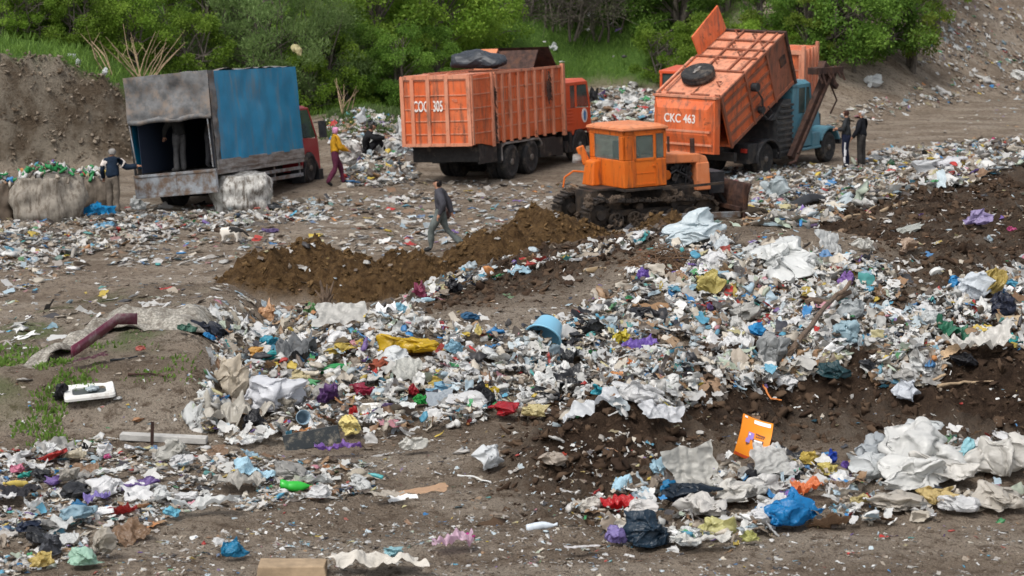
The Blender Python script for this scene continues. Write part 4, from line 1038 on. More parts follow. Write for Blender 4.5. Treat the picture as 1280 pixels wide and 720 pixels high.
def weeds(x, y):
    t = np.interp(x, CREST[:, 0], CREST[:, 1]) - y; u, v = project(np.stack([x, y, height(x, y)], -1))
    k = sstep(150, 60, u) * sstep(440, 455, v) * sstep(565, 545, v) + .35 * sstep(260, 200, u) * sstep(425, 440, v) * sstep(490, 470, v)
    return k * sstep(.02, .3, fbm(x + 3, y, 3, 1.6)) * (t > .1)
grass_stuff('mound_weeds', 60000, (-6.5, -3.0), (22.5, 29.5), weeds, (.03, .085), .4, LM['grass'], 4)
grass_stuff('bank_weeds', 9000, (-6, -2), (75.5, 80), lambda x, y: .5 + 0 * x, (.1, .35), .2, LM['willow'], 6)

# ------------------------------------------------------------------ people
C_ = {}
def clo(c, nm=None):
    k = tuple(c)
    if k not in C_: C_[k] = cloth(nm or 'woven cloth', c)
    return C_[k]

STAND = dict(pelvis=(0, 0, .95), spine=(.0, 0, 1.14), chest=(.0, 0, 1.33), neck=(.0, 0, 1.49), head=(.025, 0, 1.61), crown=(.015, 0, 1.69),
             shL=(0, .175, 1.41), elL=(-.02, .26, 1.14), wrL=(.05, .29, .9), shR=(0, -.175, 1.41), elR=(-.02, -.26, 1.14), wrR=(.05, -.29, .9),
             hiL=(0, .09, .9), knL=(.02, .1, .5), anL=(-.02, .105, .09), toL=(.15, .13, .035), hiR=(0, -.09, .9), knR=(.02, -.1, .5), anR=(-.02, -.105, .09), toR=(.15, -.13, .035))
RAD = dict(pelvis=.135, spine=.128, chest=.14, neck=.056, head=.094, crown=.075, sh=.072, el=.052, wr=.036, hi=.1, kn=.066, an=.048, to=.036)
EDG = [('pelvis', 'spine'), ('spine', 'chest'), ('chest', 'neck'), ('neck', 'head'), ('head', 'crown')] + \
      [(a + s, b + s) for s in 'LR' for a, b in (('sh', 'el'), ('el', 'wr'), ('hi', 'kn'), ('kn', 'an'), ('an', 'to'))] + \
      [('chest', 'shL'), ('chest', 'shR'), ('pelvis', 'hiL'), ('pelvis', 'hiR')]

def person(loc, face, label, pose, colors, hat=None, hair=(.03, .025, .02), scale=1.0, bulk=1.0, group=None):
    """face: heading in degrees clockwise from straight away; local x is forwards"""
    J = {k: Vector(pose.get(k, v)) for k, v in STAND.items()}
    names = list(J); idx = {n: i for i, n in enumerate(names)}
    V = [J[n] for n in names]; E = [(idx[a], idx[b]) for a, b in EDG]
    Rr = [RAD.get(n, RAD.get(n[:-1])) * (bulk if n not in ('head', 'crown', 'neck') and not n.startswith('wr') else 1) for n in names]
    roots = [idx['pelvis']]
    for s in 'LR':                                        # palm and five fingers
        w, e = J['wr' + s], J['el' + s]; d = (w - e).normalized(); sd = d.cross(Vector((0, 0, 1)) if abs(d.z) < .9 else Vector((1, 0, 0))).normalized(); nn = d.cross(sd)
        k = len(V); V.append(w + d * .085); Rr.append(.036); E.append((idx['wr' + s], k))
        for q, ln in enumerate((.07, .08, .075, .055)):
            a = w + d * .08 + sd * (q - 1.5) * .02; i = len(V); V += [a, a + d * ln * .55, a + d * ln * .8 + nn * ln * .45]; Rr += [.0095, .009, .0075]; E += [(i, i + 1), (i + 1, i + 2)]; roots.append(i)
        a = w + d * .03 + sd * .03; i = len(V); V += [a, a + sd * .035 + d * .03, a + sd * .035 + d * .065 + nn * .02]; Rr += [.013, .011, .009]; E += [(i, i + 1), (i + 1, i + 2)]; roots.append(i)
    me = bpy.data.meshes.new('person'); me.from_pydata([tuple(v) for v in V], E, [])
    o = bpy.data.objects.new('person', me); COL.objects.link(o)
    sk = o.modifiers.new('skin', 'SKIN'); sk.use_smooth_shade = True; sk.branch_smoothing = .6
    for i, sv in enumerate(me.skin_vertices[0].data): sv.radius = (Rr[i], Rr[i]); sv.use_root = i in roots
    sb = o.modifiers.new('sub', 'SUBSURF'); sb.levels = 2; sb.render_levels = 2
    bpy.context.view_layer.update()
    em = bpy.data.meshes.new_from_object(o.evaluated_get(bpy.context.evaluated_depsgraph_get()))
    bpy.data.objects.remove(o)
    n = len(em.vertices); P = np.zeros(n * 3); em.vertices.foreach_get('co', P); P = P.reshape(-1, 3)
    # face: nose, brow and chin pulled out of the head, ears
    hd = np.array(J['head']); fw = (J['head'] - J['neck']); f = np.array(pose.get('look', (1, 0, 0)), float); f /= np.linalg.norm(f)
    up = np.array([0, 0, 1.0]); sd = np.cross(up, f)
    q = P - hd; a, b_, c = q @ f, q @ sd, q @ up
    onh = np.linalg.norm(q, axis=1) < .16
    P += f * (np.where(onh & (a > .03), .045 * np.exp(-(b_ / .018) ** 2 - ((c + .012) / .028) ** 2) + .022 * np.exp(-(b_ / .035) ** 2 - ((c + .075) / .03) ** 2) - .014 * np.exp(-((np.abs(b_) - .034) / .016) ** 2 - ((c - .018) / .014) ** 2), 0))[:, None]
    P += sd * (np.where(onh, np.sign(b_) * .022 * np.exp(-((a + .01) / .018) ** 2 - ((c) / .03) ** 2) * (np.abs(b_) > .05), 0))[:, None]
    # loose cloth: folds and a little fullness at jacket hem and trouser legs
    rng = np.random.default_rng(int(abs(loc[0] * 100)) + 1)
    segs = [(names[x], names[y]) for x, y in E[:len(EDG)]]
    fc = np.array([np.mean(P[list(p.vertices)], 0) for p in em.polygons])
    best = np.full(len(fc), 9e9); reg = np.zeros(len(fc), int)
    def region(a, b):
        if a in ('head', 'neck'): return 0
        if a.startswith('an'): return 4
        if a[:2] in ('hi', 'kn') or (a == 'pelvis' and b.startswith('hi')): return 2
        if a == 'pelvis': return 1
        return 1
    for a, b in segs:
        A, Bq = np.array(J[a]), np.array(J[b]); d = Bq - A; t = np.clip(((fc - A) @ d) / (d @ d), 0, 1)
        dist = np.linalg.norm(fc - A - t[:, None] * d, axis=1) - .5 * (RAD.get(a, RAD.get(a[:-1])) * (1 - t) + RAD.get(b, RAD.get(b[:-1])) * t)
        k = dist < best; best[k] = dist[k]; reg[k] = region(a, b)
    for s in 'LR':                                        # hands are skin
        w, e = np.array(J['wr' + s]), np.array(J['el' + s]); d = (w - e) / np.linalg.norm(w - e)
        k = ((fc - w) @ d > .0) & (np.linalg.norm(fc - w, axis=1) < .24) & (reg == 1); reg[k] = 0
    ph = np.array(J['pelvis'])
    k = (np.linalg.norm(fc - ph, axis=1) < .16) & (reg == 1) & ((fc - ph) @ np.array(J['spine'] - J['pelvis']) < -.0); reg[k] = 2
    em.vertices.foreach_set('co', P.ravel()); em.materials.clear()
    for q_ in (M['skin'], clo(colors['top']), clo(colors['legs']), clo(colors['shoe'])): em.materials.append(q_)
    em.update(); em.polygons.foreach_set('material_index', np.array([0, 1, 2, 2, 3])[reg].astype(np.int32)); em.polygons.foreach_set('use_smooth', np.ones(len(fc), bool))
    em.name = 'person'
    body = link('person', em); body.location = loc; body.rotation_euler = (0, 0, rad(90 - face)); body.scale = (scale,) * 3
    tag(body, label, 'person', group)
    nrm = np.zeros(n * 3); em.vertices.foreach_get('normal', nrm); nrm = nrm.reshape(-1, 3)
    polys = [list(p.vertices) for p in em.polygons]
    def shell(name, sel, off, mat, fold=0):
        use = sorted({v for i in np.nonzero(sel)[0] for v in polys[i]}); mp = {v: i for i, v in enumerate(use)}
        Q = P[use]; h = crumple(Q, rng, 8, 2, 7) * fold if fold else 0
        Q = Q + nrm[use] * (off + h)[:, None] if fold else Q + nrm[use] * off
        m2 = bpy.data.meshes.new(name); m2.from_pydata([tuple(v) for v in Q], [], [[mp[v] for v in polys[i]] for i in np.nonzero(sel)[0]])
        m2.materials.append(mat); m2.polygons.foreach_set('use_smooth', np.ones(len(m2.polygons), bool))
        o2 = link(name, m2, body); so = o2.modifiers.new('thick', 'SOLIDIFY'); so.thickness = .012; so.offset = -1
        return o2
    top = colors['top']
    shell(colors.get('topname', 'jacket'), reg == 1, .022, clo(top), .05)
    if 'panel' in colors:
        for s in 'LR':
            A = np.array(J['sh' + s]); d = np.array(J['el' + s]) - A; t = ((fc - A) @ d) / (d @ d)
            arm = (t > .12) & (t < .62) & (np.linalg.norm(fc - A - t[:, None] * d, axis=1) < .11) & (reg == 1)
            shell('sleeve_panel', arm, .034, clo(colors['panel']), .05)
    shell('trousers', reg == 2, .016, clo(colors['legs']), .06)
    if 'stripe' in colors:
        sel = (reg == 2) & (np.abs(fc[:, 0] + .0) < .02) & (np.abs(fc[:, 1]) > .138) & (fc[:, 2] > .2)
        if sel.any(): shell('side_stripe', sel, .03, clo(colors['stripe']))
    for s, sg in (('L', 1), ('R', -1)):
        an = np.array(J['an' + s]); sel = (reg == 4) & (np.linalg.norm(fc - an, axis=1) < .3) & ((fc @ np.array([0, 1.0, 0])) * sg > -.02 if abs(J['anL'].y - J['anR'].y) > .1 else np.linalg.norm(fc - an, axis=1) < .26)
        if sel.any(): shell('shoe', sel, .012, clo(colors['shoe']))
    qf = fc - hd; fa, fz = qf @ f, qf @ up
    near = np.linalg.norm(qf, axis=1) < .17
    hsel = near & ((fz > .045) | ((fa < -.02) & (fz > -.06)))
    if hat: shell('headscarf' if hat[0] == 'scarf' else 'cap', near & ((fz > .03) | ((fa < .02) & (fz > -.07))), .02, clo(hat[1]), .06)
    else: shell('hair', hsel, .014, clo(hair), .05)
    return body

def rot2(p, a):
    c, s = math.cos(a), math.sin(a); return (p[0] * c - p[1] * s, p[0] * s + p[1] * c, p[2])
# man standing with his back to us between the sacks and the canvas lorry
p = at(142, 268)
person(p, 12, 'person seen from behind, navy jacket with white sleeve panels, beside the canvas lorry',
       dict(elL=(-.05, .27, 1.16), wrL=(.12, .3, .94), elR=(.05, -.36, 1.22), wrR=(.2, -.58, 1.24), head=(.03, 0, 1.62)),
       dict(top=(.012, .022, .04), panel=(.62, .56, .52), legs=(.15, .125, .1), shoe=(.05, .04, .03)), hair=(.22, .21, .2), bulk=1.12)
# woman with the pale sack
p = at(419, 233)
person(p, 68, 'person in yellow jacket and pink headscarf carrying a pale sack',
       dict(elL=(.12, .24, 1.14), wrL=(.36, .2, 1.08), elR=(.1, -.24, 1.12), wrR=(.34, -.16, 1.02), knL=(.2, .09, .5), anL=(.28, .1, .1), toL=(.44, .1, .06), knR=(-.02, -.1, .5), anR=(-.26, -.1, .12), toR=(-.12, -.1, .03), head=(.04, 0, 1.6)),
       dict(top=(.5, .26, .02), legs=(.1, .025, .05), shoe=(.02, .02, .02)), hat=('scarf', (.55, .25, .4)), scale=.97)
# person sitting on the rubbish
p = at(455, 196)
person((p[0], p[1], p[2] - .02), 80, 'person in black sitting on the rubbish with knees drawn up',
       dict(pelvis=(0, 0, .16), spine=(.02, 0, .36), chest=(.1, 0, .55), neck=(.18, 0, .7), head=(.25, 0, .81), crown=(.24, 0, .89), shL=(.13, .18, .62), shR=(.13, -.18, .62),
            elL=(.3, .26, .5), wrL=(.52, .16, .5), elR=(.3, -.26, .5), wrR=(.54, -.14, .52), hiL=(.03, .1, .14), hiR=(.03, -.1, .14), knL=(.42, .13, .46), knR=(.42, -.13, .44), anL=(.6, .13, .08), anR=(.62, -.13, .08), toL=(.76, .15, .03), toR=(.78, -.15, .03)),
       dict(top=(.014, .014, .016), legs=(.012, .012, .014), shoe=(.02, .02, .02)), scale=1.1)
# man walking to the left through the yard
p = at(545, 315)
person((p[0] + .1, p[1], p[2]), -82, 'person in grey jacket walking across the yard with a dark bag',
       dict(elL=(-.12, .25, 1.14), wrL=(-.02, .26, .9), elR=(-.16, -.22, 1.14), wrR=(-.24, -.2, .9), knL=(.2, .09, .51), anL=(.2, .09, .09), toL=(.36, .1, .04), knR=(-.14, -.1, .5), anR=(-.5, -.1, .2), toR=(-.38, -.1, .06), neck=(.03, 0, 1.49), head=(.06, 0, 1.6), crown=(.05, 0, 1.68)),
       dict(top=(.055, .055, .065), legs=(.11, .125, .12), shoe=(.03, .03, .03)), hair=(.012, .01, .01))
# two men by the teal bonnet
p = at(1057, 213)
person(p, -70, 'person in dark open jacket with white-striped navy trousers by the teal bonnet',
       dict(elL=(.04, .26, 1.16), wrL=(.26, .08, 1.17), elR=(.06, -.26, 1.16), wrR=(.28, -.06, 1.14), look=(.85, -.5, 0), head=(.04, 0, 1.62)),
       dict(top=(.03, .033, .036), legs=(.012, .016, .035), stripe=(.6, .6, .62), shoe=(.02, .02, .02)), hair=(.05, .025, .02), scale=1.02)
p = at(1076, 210)
person(p, -60, 'grey-haired person in black jacket standing on the right of the pair',
       dict(elL=(.02, .26, 1.15), wrL=(.16, .3, .93), elR=(.02, -.27, 1.15), wrR=(.14, -.31, .93), look=(.9, .3, 0)),
       dict(top=(.012, .013, .017), legs=(.045, .042, .04), shoe=(.02, .02, .02)), hair=(.5, .5, .5), bulk=1.15)
# two people working inside the canvas lorry
Rl = (Matrix.Translation((-8.61, 62.08, 0)) @ Matrix.Rotation(rad(90 - 17.2), 4, 'Z') @ Euler((rad(-6.7), rad(3.4), 0)).to_matrix().to_4x4())
for (lx, ly, fc_, lb, lg) in ((.9, .3, -40, 'person in grey trousers bending inside the dark lorry box, left one', (.07, .07, .072)), (1.3, -.42, 40, 'person in dark clothes inside the lorry box, right one', (.05, .05, .055))):
    q = Rl @ Vector((lx, ly, 1.03))
    person(q, fc_, lb, dict(chest=(.12, 0, 1.3), neck=(.22, 0, 1.42), head=(.3, 0, 1.5), crown=(.31, 0, 1.58), shL=(.14, .17, 1.36), shR=(.14, -.17, 1.36), elL=(.3, .24, 1.12), wrL=(.42, .2, .9), elR=(.3, -.24, 1.12), wrR=(.42, -.2, .9)),
           dict(top=(.03, .03, .03), legs=lg, shoe=(.06, .06, .06)))

# ------------------------------------------------------------------ cat
def cat():
    p = at(285, 304)
    J = [(-.2, 0, .2), (-.08, 0, .215), (.06, 0, .2), (.15, 0, .21), (.21, 0, .22), (.27, 0, .2),            # rump .. nose
         (.07, .045, .12), (.07, .05, .06), (.09, .05, .015), (.07, -.045, .12), (.05, -.05, .06), (.07, -.05, .015),
         (-.17, .05, .13), (-.21, .055, .07), (-.18, .055, .015), (-.17, -.05, .13), (-.23, -.055, .07), (-.2, -.055, .015),
         (-.28, 0, .22), (-.36, .02, .16), (-.42, .03, .12)]
    Rr = [.07, .075, .07, .045, .058, .03, .035, .022, .02, .035, .022, .02, .05, .024, .02, .05, .024, .02, .02, .018, .012]
    E = [(0, 1), (1, 2), (2, 3), (3, 4), (4, 5), (2, 6), (6, 7), (7, 8), (2, 9), (9, 10), (10, 11), (0, 12), (12, 13), (13, 14), (0, 15), (15, 16), (16, 17), (0, 18), (18, 19), (19, 20)]
    me = bpy.data.meshes.new('cat'); me.from_pydata(J, E, []); o = bpy.data.objects.new('cat', me); COL.objects.link(o)
    o.modifiers.new('skin', 'SKIN')
    for i, sv in enumerate(me.skin_vertices[0].data): sv.radius = (Rr[i],) * 2; sv.use_root = i == 1
    o.modifiers.new('sub', 'SUBSURF').levels = 2
    bpy.context.view_layer.update()
    em = bpy.data.meshes.new_from_object(o.evaluated_get(bpy.context.evaluated_depsgraph_get())); bpy.data.objects.remove(o)
    bm = bmesh.new(); bm.from_mesh(em)
    for s in (-1, 1): bmesh.ops.create_cone(bm, cap_ends=True, segments=6, radius1=.024, radius2=.002, depth=.055, matrix=Matrix.Translation((.2, s * .033, .29)))
    bm.to_mesh(em); bm.free()
    m, nt, b = new_mat('cat fur'); b.inputs['Roughness'].default_value = .9
    f = noise_tex(nt, 7.5, 1, .4); c = mix(nt, ramp(nt, f, .62, .65), (.62, .58, .52), (.02, .018, .016))
    geo = N(nt, 'ShaderNodeTexCoord'); sx = N(nt, 'ShaderNodeSeparateXYZ'); nt.links.new(geo.outputs['Object'], sx.inputs[0])
    c = mix(nt, ramp(nt, sx.outputs['X'], .15, .18), c, (.1, .065, .04)); nt.links.new(c, b.inputs['Base Color'])
    em.materials.clear(); em.materials.append(m); em.materials.append(simple('brown cat fur', (.06, .04, .028), .9)); em.materials.append(simple('black cat fur', (.012, .011, .011), .9)); em.polygons.foreach_set('use_smooth', np.ones(len(em.polygons), bool))
    em.polygons.foreach_set('material_index', np.array([1 if q.center.x > .13 else 2 if -.3 < q.center.x < -.05 and q.center.z > .19 or q.center.x < -.3 else 0 for q in em.polygons], np.int32))
    o = link('cat', em); o.location = (p[0], p[1], p[2]); o.rotation_euler = (0, 0, rad(165)); o.scale = (1.35,) * 3
    tag(o, 'black and white cat with brown head standing in the yard', 'cat')
cat()
# ------------------------------------------------------------------ rubbish: helpers
def rays(u, v):
    """many picture points at once -> ground points (authoring aid)"""
    u = np.asarray(u, float); v = np.asarray(v, float)
    d = cR * ((u - 640) / FPX)[:, None] - cU * ((v - 360) / FPX)[:, None] + cF
    t = np.full(len(u), 14.0)
    for _ in range(110):
        P = np.array([0, 0, CAM_H]) + d * t[:, None]
        t = np.minimum(t + np.clip((P[:, 2] - height0(P[:, 0], P[:, 1])) * .7, -.1, 3), 260)
    P = np.array([0, 0, CAM_H]) + d * t[:, None]
    P[:, 2] = height(P[:, 0], P[:, 1])
    return P

def inpoly(u, v, poly):
    r = np.zeros(len(u), bool); n = len(poly)
    for i in range(n):
        (x0, y0), (x1, y1) = poly[i], poly[(i + 1) % n]
        c = ((y0 > v) != (y1 > v)) & (u < (x1 - x0) * (v - y0) / (y1 - y0 + 1e-9) + x0); r ^= c
    return r

def sample_poly(poly, n, rng, edge=0.0):
    p = np.array(poly, float); out = []
    while sum(map(len, out)) < n:
        u = rng.uniform(p[:, 0].min(), p[:, 0].max(), n * 2); v = rng.uniform(p[:, 1].min(), p[:, 1].max(), n * 2)
        k = inpoly(u, v, poly)
        # ragged, clumpy outline
        k &= (fbm(u * .02, v * .04, 3) + .55 > rng.random(len(u)) * .6)
        out.append(np.stack([u[k], v[k]], 1))
    return np.concatenate(out)[:n]

def normals(x, y, e=.06):
    dx = (height(x + e, y) - height(x - e, y)) / (2 * e); dy = (height(x, y + e) - height(x, y - e)) / (2 * e)
    n = np.stack([-dx, -dy, np.ones_like(dx)], 1); return n / np.linalg.norm(n, axis=1)[:, None]

PAL = [  # albedo of the plastics, paper, cloth and card lying about, with weights
    ((.67, .67, .65), 17), ((.58, .58, .57), 16), ((.5, .5, .48), 11), ((.54, .49, .41), 8), ((.36, .31, .25), 8), ((.22, .18, .14), 7), ((.11, .09, .075), 6),
    ((.46, .54, .58), 5), ((.36, .46, .52), 2.2), ((.05, .05, .055), 5), ((.03, .035, .05), 2), ((.04, .2, .44), 1.4), ((.10, .33, .47), 1.7), ((.55, .41, .07), 1.2), ((.5, .46, .25), 1.2),
    ((.42, .035, .03), 1.1), ((.5, .22, .27), .9), ((.05, .26, .1), .8), ((.08, .31, .3), .9), ((.19, .12, .36), .8), ((.32, .2, .11), 4), ((.24, .14, .08), 3), ((.5, .22, .08), .4), ((.45, .52, .42), 2)]
PALC = np.array([p[0] for p in PAL]); PALW = np.array([p[1] for p in PAL]); PALW = PALW / PALW.sum()
def pick_cols(n, rng, dirty=.35):
    k = rng.choice(len(PALC), n, p=PALW); c = PALC[k] * rng.uniform(.78, 1.12, (n, 1))
    d = (rng.random(n) ** 1.6 * dirty)[:, None]
    return np.clip(c * (1 - d) + np.array([.2, .155, .115]) * d, 0, .82)

def litter_mat(name, source, rough=.5, spec=.35, trans=.0, dirt=.35, clear=0.0, dscale=5, wrink=0):
    """source: 'attr' per-piece colour, 'object' object colour"""
    m, nt, b = new_mat(name)
    if source == 'attr': c = N(nt, 'ShaderNodeAttribute', attribute_name='Col').outputs['Color']
    else: c = N(nt, 'ShaderNodeObjectInfo').outputs['Color']
    if dirt:
        f = noise_tex(nt, dscale, 5, .7)
        if source == 'object': pass
        c = mix(nt, ramp(nt, f, .74 - .3 * dirt, .92 - .25 * dirt), c, (.15, .115, .085))
        f2 = noise_tex(nt, dscale * .6, 3, .6)
        c = mix(nt, ramp(nt, f2, .3, .9), c, (.42, .39, .34)) if source == 'x' else c
    nt.links.new(c, b.inputs['Base Color']); b.inputs['Roughness'].default_value = rough; b.inputs['Specular IOR Level'].default_value = spec
    if wrink:
        tc = N(nt, 'ShaderNodeTexCoord'); vo = N(nt, 'ShaderNodeTexVoronoi', feature='DISTANCE_TO_EDGE'); vo.inputs['Scale'].default_value = 7; vn = N(nt, 'ShaderNodeTexNoise'); vn.inputs['Scale'].default_value = 5; vn.inputs['Detail'].default_value = 6; vn.inputs['Distortion'].default_value = 1.2
        nt.links.new(tc.outputs['Object'], vn.inputs['Vector']); mv = N(nt, 'ShaderNodeMix', data_type='VECTOR'); mv.inputs[0].default_value = .25
        nt.links.new(tc.outputs['Object'], mv.inputs[4]); nt.links.new(vn.outputs['Color'], mv.inputs[5]); nt.links.new(mv.outputs[1], vo.inputs['Vector'])
        ad = N(nt, 'ShaderNodeMath', operation='ADD'); nt.links.new(vo.outputs['Distance'], ad.inputs[0]); nt.links.new(vn.outputs['Fac'], ad.inputs[1]); bump(nt, b, ad.outputs[0], wrink, .05)
    out = b.outputs[0]
    if trans:
        tb = N(nt, 'ShaderNodeBsdfTranslucent'); nt.links.new(c, tb.inputs['Color'])
        ms = N(nt, 'ShaderNodeMixShader'); ms.inputs[0].default_value = trans
        nt.links.new(out, ms.inputs[1]); nt.links.new(tb.outputs[0], ms.inputs[2]); out = ms.outputs[0]
    if clear:
        tp = N(nt, 'ShaderNodeBsdfTransparent'); ms = N(nt, 'ShaderNodeMixShader'); ms.inputs[0].default_value = clear
        nt.links.new(out, ms.inputs[1]); nt.links.new(tp.outputs[0], ms.inputs[2]); out = ms.outputs[0]
    nt.links.new(out, nt.nodes['Material Output'].inputs['Surface'])
    return m
LT = {'stuff': litter_mat('mixed litter', 'attr', .45, .4, .2, .22, dscale=9), 'film': litter_mat('crumpled plastic film', 'object', .3, .5, .36, .3, wrink=.3),
      'clear': litter_mat('cloudy clear film', 'object', .25, .5, .2, .25, .3, wrink=.4), 'matte': litter_mat('dirty matte surface', 'object', .9, .15, .0, .5, wrink=.4),
      'plastic': litter_mat('smooth moulded plastic', 'object', .3, .45, .05, .2), 'clean': litter_mat('clean printed surface', 'object', .45, .35, 0, .1)}

def ico(sub):
    bm = bmesh.new(); bmesh.ops.create_icosphere(bm, subdivisions=sub, radius=1)
    V = np.array([v.co[:] for v in bm.verts]); Fq = np.array([[v.index for v in f.verts] for f in bm.faces]); bm.free(); return V, Fq
ICO = {k: ico(k) for k in (1, 2, 3, 4, 5)}

def bag_shape(seed, sub=4, knot=True, slump=1.0):
    rng = np.random.default_rng(seed); V, Fq = ICO[sub]; P = V.copy()
    r = 1 + .42 * crumple(P, rng, 7, .45, 1.4)
    P = P * np.clip(r, .5, 1.6)[:, None]; Q = P.copy()
    for k in range(3): P[:, k] += .42 * crumple(Q, rng, 8, 1.0, 2.8) + .26 * crumple(Q, rng, 9, 3, 8) + (.2 * crumple(Q, rng, 8, 8, 15) if sub > 3 else 0)
    if knot:
        for _ in range(rng.integers(1, 3)):
            d = rng.normal(size=3); d[2] = abs(d[2]) * .8 + .15; d /= np.linalg.norm(d)
            c = V @ d; k = np.clip((c - .86) / .14, 0, 1)
            P += (k ** 1.4)[:, None] * d * rng.uniform(.35, .8)
            side = P - np.outer(P @ d, d); P -= side * (.55 * k)[:, None]
    P *= np.array([1, rng.uniform(.6, .95), rng.uniform(.32, .5) * slump])
    P[:, 2] = np.where(P[:, 2] < -.22, -.22 + (P[:, 2] + .22) * .2, P[:, 2])
    P[:, 2] -= P[:, 2].min() + .06
    ext = P[:, 0].max() - P[:, 0].min()
    return P / ext, Fq

def sheet_shape(seed, nu=26, nv=20, amp=.16, asp=None):
    rng = np.random.default_rng(seed); asp = asp or rng.uniform(.45, .9)
    g = np.stack(np.meshgrid(np.linspace(-.5, .5, nu + 1), np.linspace(-.5, .5, nv + 1)), -1).reshape(-1, 2)
    Q = g * np.array([1, asp])
    edge = np.maximum(np.abs(g[:, 0]), np.abs(g[:, 1])) * 2
    ang = np.arctan2(g[:, 1], g[:, 0])
    wob = sum(rng.uniform(.02, .11) / (1 + .12 * k) * np.sin(k * ang + rng.uniform(0, 6.3)) for k in range(2, 8))
    Q = Q * (1 + wob * edge ** 3)[:, None]
    z = .8 * amp * (.75 * crumple(Q, rng, 6, 1.6, 4) + 1.5 * crumple(Q, rng, 12, 4, 10) + 1.6 * crumple(Q, rng, 10, 9, 20))
    cx, cy = rng.uniform(-1, 1, 2); z += .1 * (Q @ np.array([cx, cy])) ** 2 * 2
    P = np.stack([Q[:, 0] + .1 * crumple(Q, rng, 6, 3, 7), Q[:, 1] + .1 * crumple(Q, rng, 6, 3, 7), z - np.percentile(z, 12)], 1)
    I = np.arange((nu + 1) * (nv + 1)).reshape(nv + 1, nu + 1)
    Fq = np.stack([I[:-1, :-1], I[:-1, 1:], I[1:, 1:], I[1:, :-1]], -1).reshape(-1, 4)
    return P, Fq

def bottle_mb(r=.16, L=1.0, crush=0, seed=0):
    mb = MB(); pr = [(0, 0), (r * .8, .0), (r, .04), (r, .2), (r * .93, .23), (r, .26), (r, .52), (r * .93, .55), (r * .98, .6), (r * .7, .76), (r * .33, .86), (r * .33, .93), (r * .4, .935), (r * .4, .99), (0, .99)]
    mb.lathe([(a, h * L - L / 2) for a, h in pr], 20, axis='x')
    if crush:
        rng = np.random.default_rng(seed); P = np.array(mb.v); k = crumple(P, rng, 8, 2, 7)
        P[:, 1] += k * .1 * crush; P[:, 2] = P[:, 2] * (1 - .35 * crush) + k * .14 * crush; mb.v = [tuple(p) for p in P]
    P = np.array(mb.v); mb.v = [(x, y, z - P[:, 2].min() - .03) for x, y, z in mb.v]
    return mb
def carton_mb(seed):
    rng = np.random.default_rng(seed); mb = MB(); a, b_, c = .5, rng.uniform(.22, .4), rng.uniform(.1, .25)
    j = lambda: rng.uniform(-.05, .05)
    mb.hull([(-a + j(), -b_ + j(), 0), (a + j(), -b_ + j(), 0), (a + j(), b_ + j(), 0), (-a + j(), b_ + j(), 0)], [(-a + j(), -b_ + j(), c + j()), (a + j(), -b_ + j(), c + j()), (a + j(), b_ + j(), c * .7), (-a + j(), b_ + j(), c * .7)])
    for s in (-1, 1): mb.hull([(-a, s * b_, c * .8), (a, s * b_, c * .8), (a, s * (b_ + .005), c * .8), (-a, s * (b_ + .005), c * .8)], [(-a * .9, s * (b_ + .15), c * 1.1), (a * .9, s * (b_ + .18), c * .9), (a * .9, s * (b_ + .185), c * .9), (-a * .9, s * (b_ + .155), c * 1.1)])
    return mb
def cup_mb():
    mb = MB(); mb.lathe([(0, 0), (.3, 0), (.42, .95), (.45, 1.0), (.4, 1.0), (.27, .06), (0, .06)], 24, axis='z'); return mb

def mesh_of(name, VF, mat, smooth=True): return np_mesh(name, VF[0], VF[1], mat, smooth=smooth)
BAGS = [mesh_of('plastic_bag', bag_shape(100 + i, 4), LT['film']) for i in range(10)]
SHEETS = [mesh_of('plastic_sheet', sheet_shape(200 + i), LT['film']) for i in range(10)]
CLEARS = [mesh_of('clear_film', sheet_shape(230 + i, amp=.24), LT['clear']) for i in range(4)]
RAGS = [mesh_of('rag', sheet_shape(260 + i, amp=.3, asp=.5), LT['matte']) for i in range(5)]
CARDS = [mesh_of('cardboard_piece', sheet_shape(280 + i, 8, 6, .07, .6), LT['matte']) for i in range(4)]
CARTS = [carton_mb(i).mesh('carton', LT['matte']) for i in range(4)]
BOTS = [bottle_mb(.15, 1, c, i).mesh('bottle', LT['plastic'], True) for i, c in enumerate((0, .5, 1.0, .8))]
CUPM = cup_mb().mesh('plastic_cup', LT['plastic'], True)

NAMED = []
LAND = []       # named pieces, used as landmarks in the labels of the others
def put(name, data, label, cat, p, size, rotz=0, tilt=(0, 0), col=None, group=None, sink=0.0, land=None, mat=None, sz=None):
    o = link(name, data); sx = size if hasattr(size, '__len__') else (size,) * 3
    o.scale = sx; o.location = (p[0], p[1], p[2] - sink)
    n = normals(np.array([p[0]]), np.array([p[1]]), .12)[0]
    q = Vector((0, 0, 1)).rotation_difference(Vector(n)) @ Euler((tilt[0], tilt[1], rotz)).to_quaternion()
    o.rotation_euler = q.to_euler()
    if col is not None: o.color = (*col, 1)
    if mat is not None:
        o.material_slots[0].link = 'OBJECT'; o.material_slots[0].material = mat
    tag(o, label, cat, group)
    if not group: NAMED.append((p[0], p[1], max(sx[:2]) * .5))
    if land: LAND.append((land, np.array(p), name))
    return o
def mpp(p): return np.linalg.norm(np.array(p) - np.array([0, 0, CAM_H])) / FPX      # metres per picture pixel there

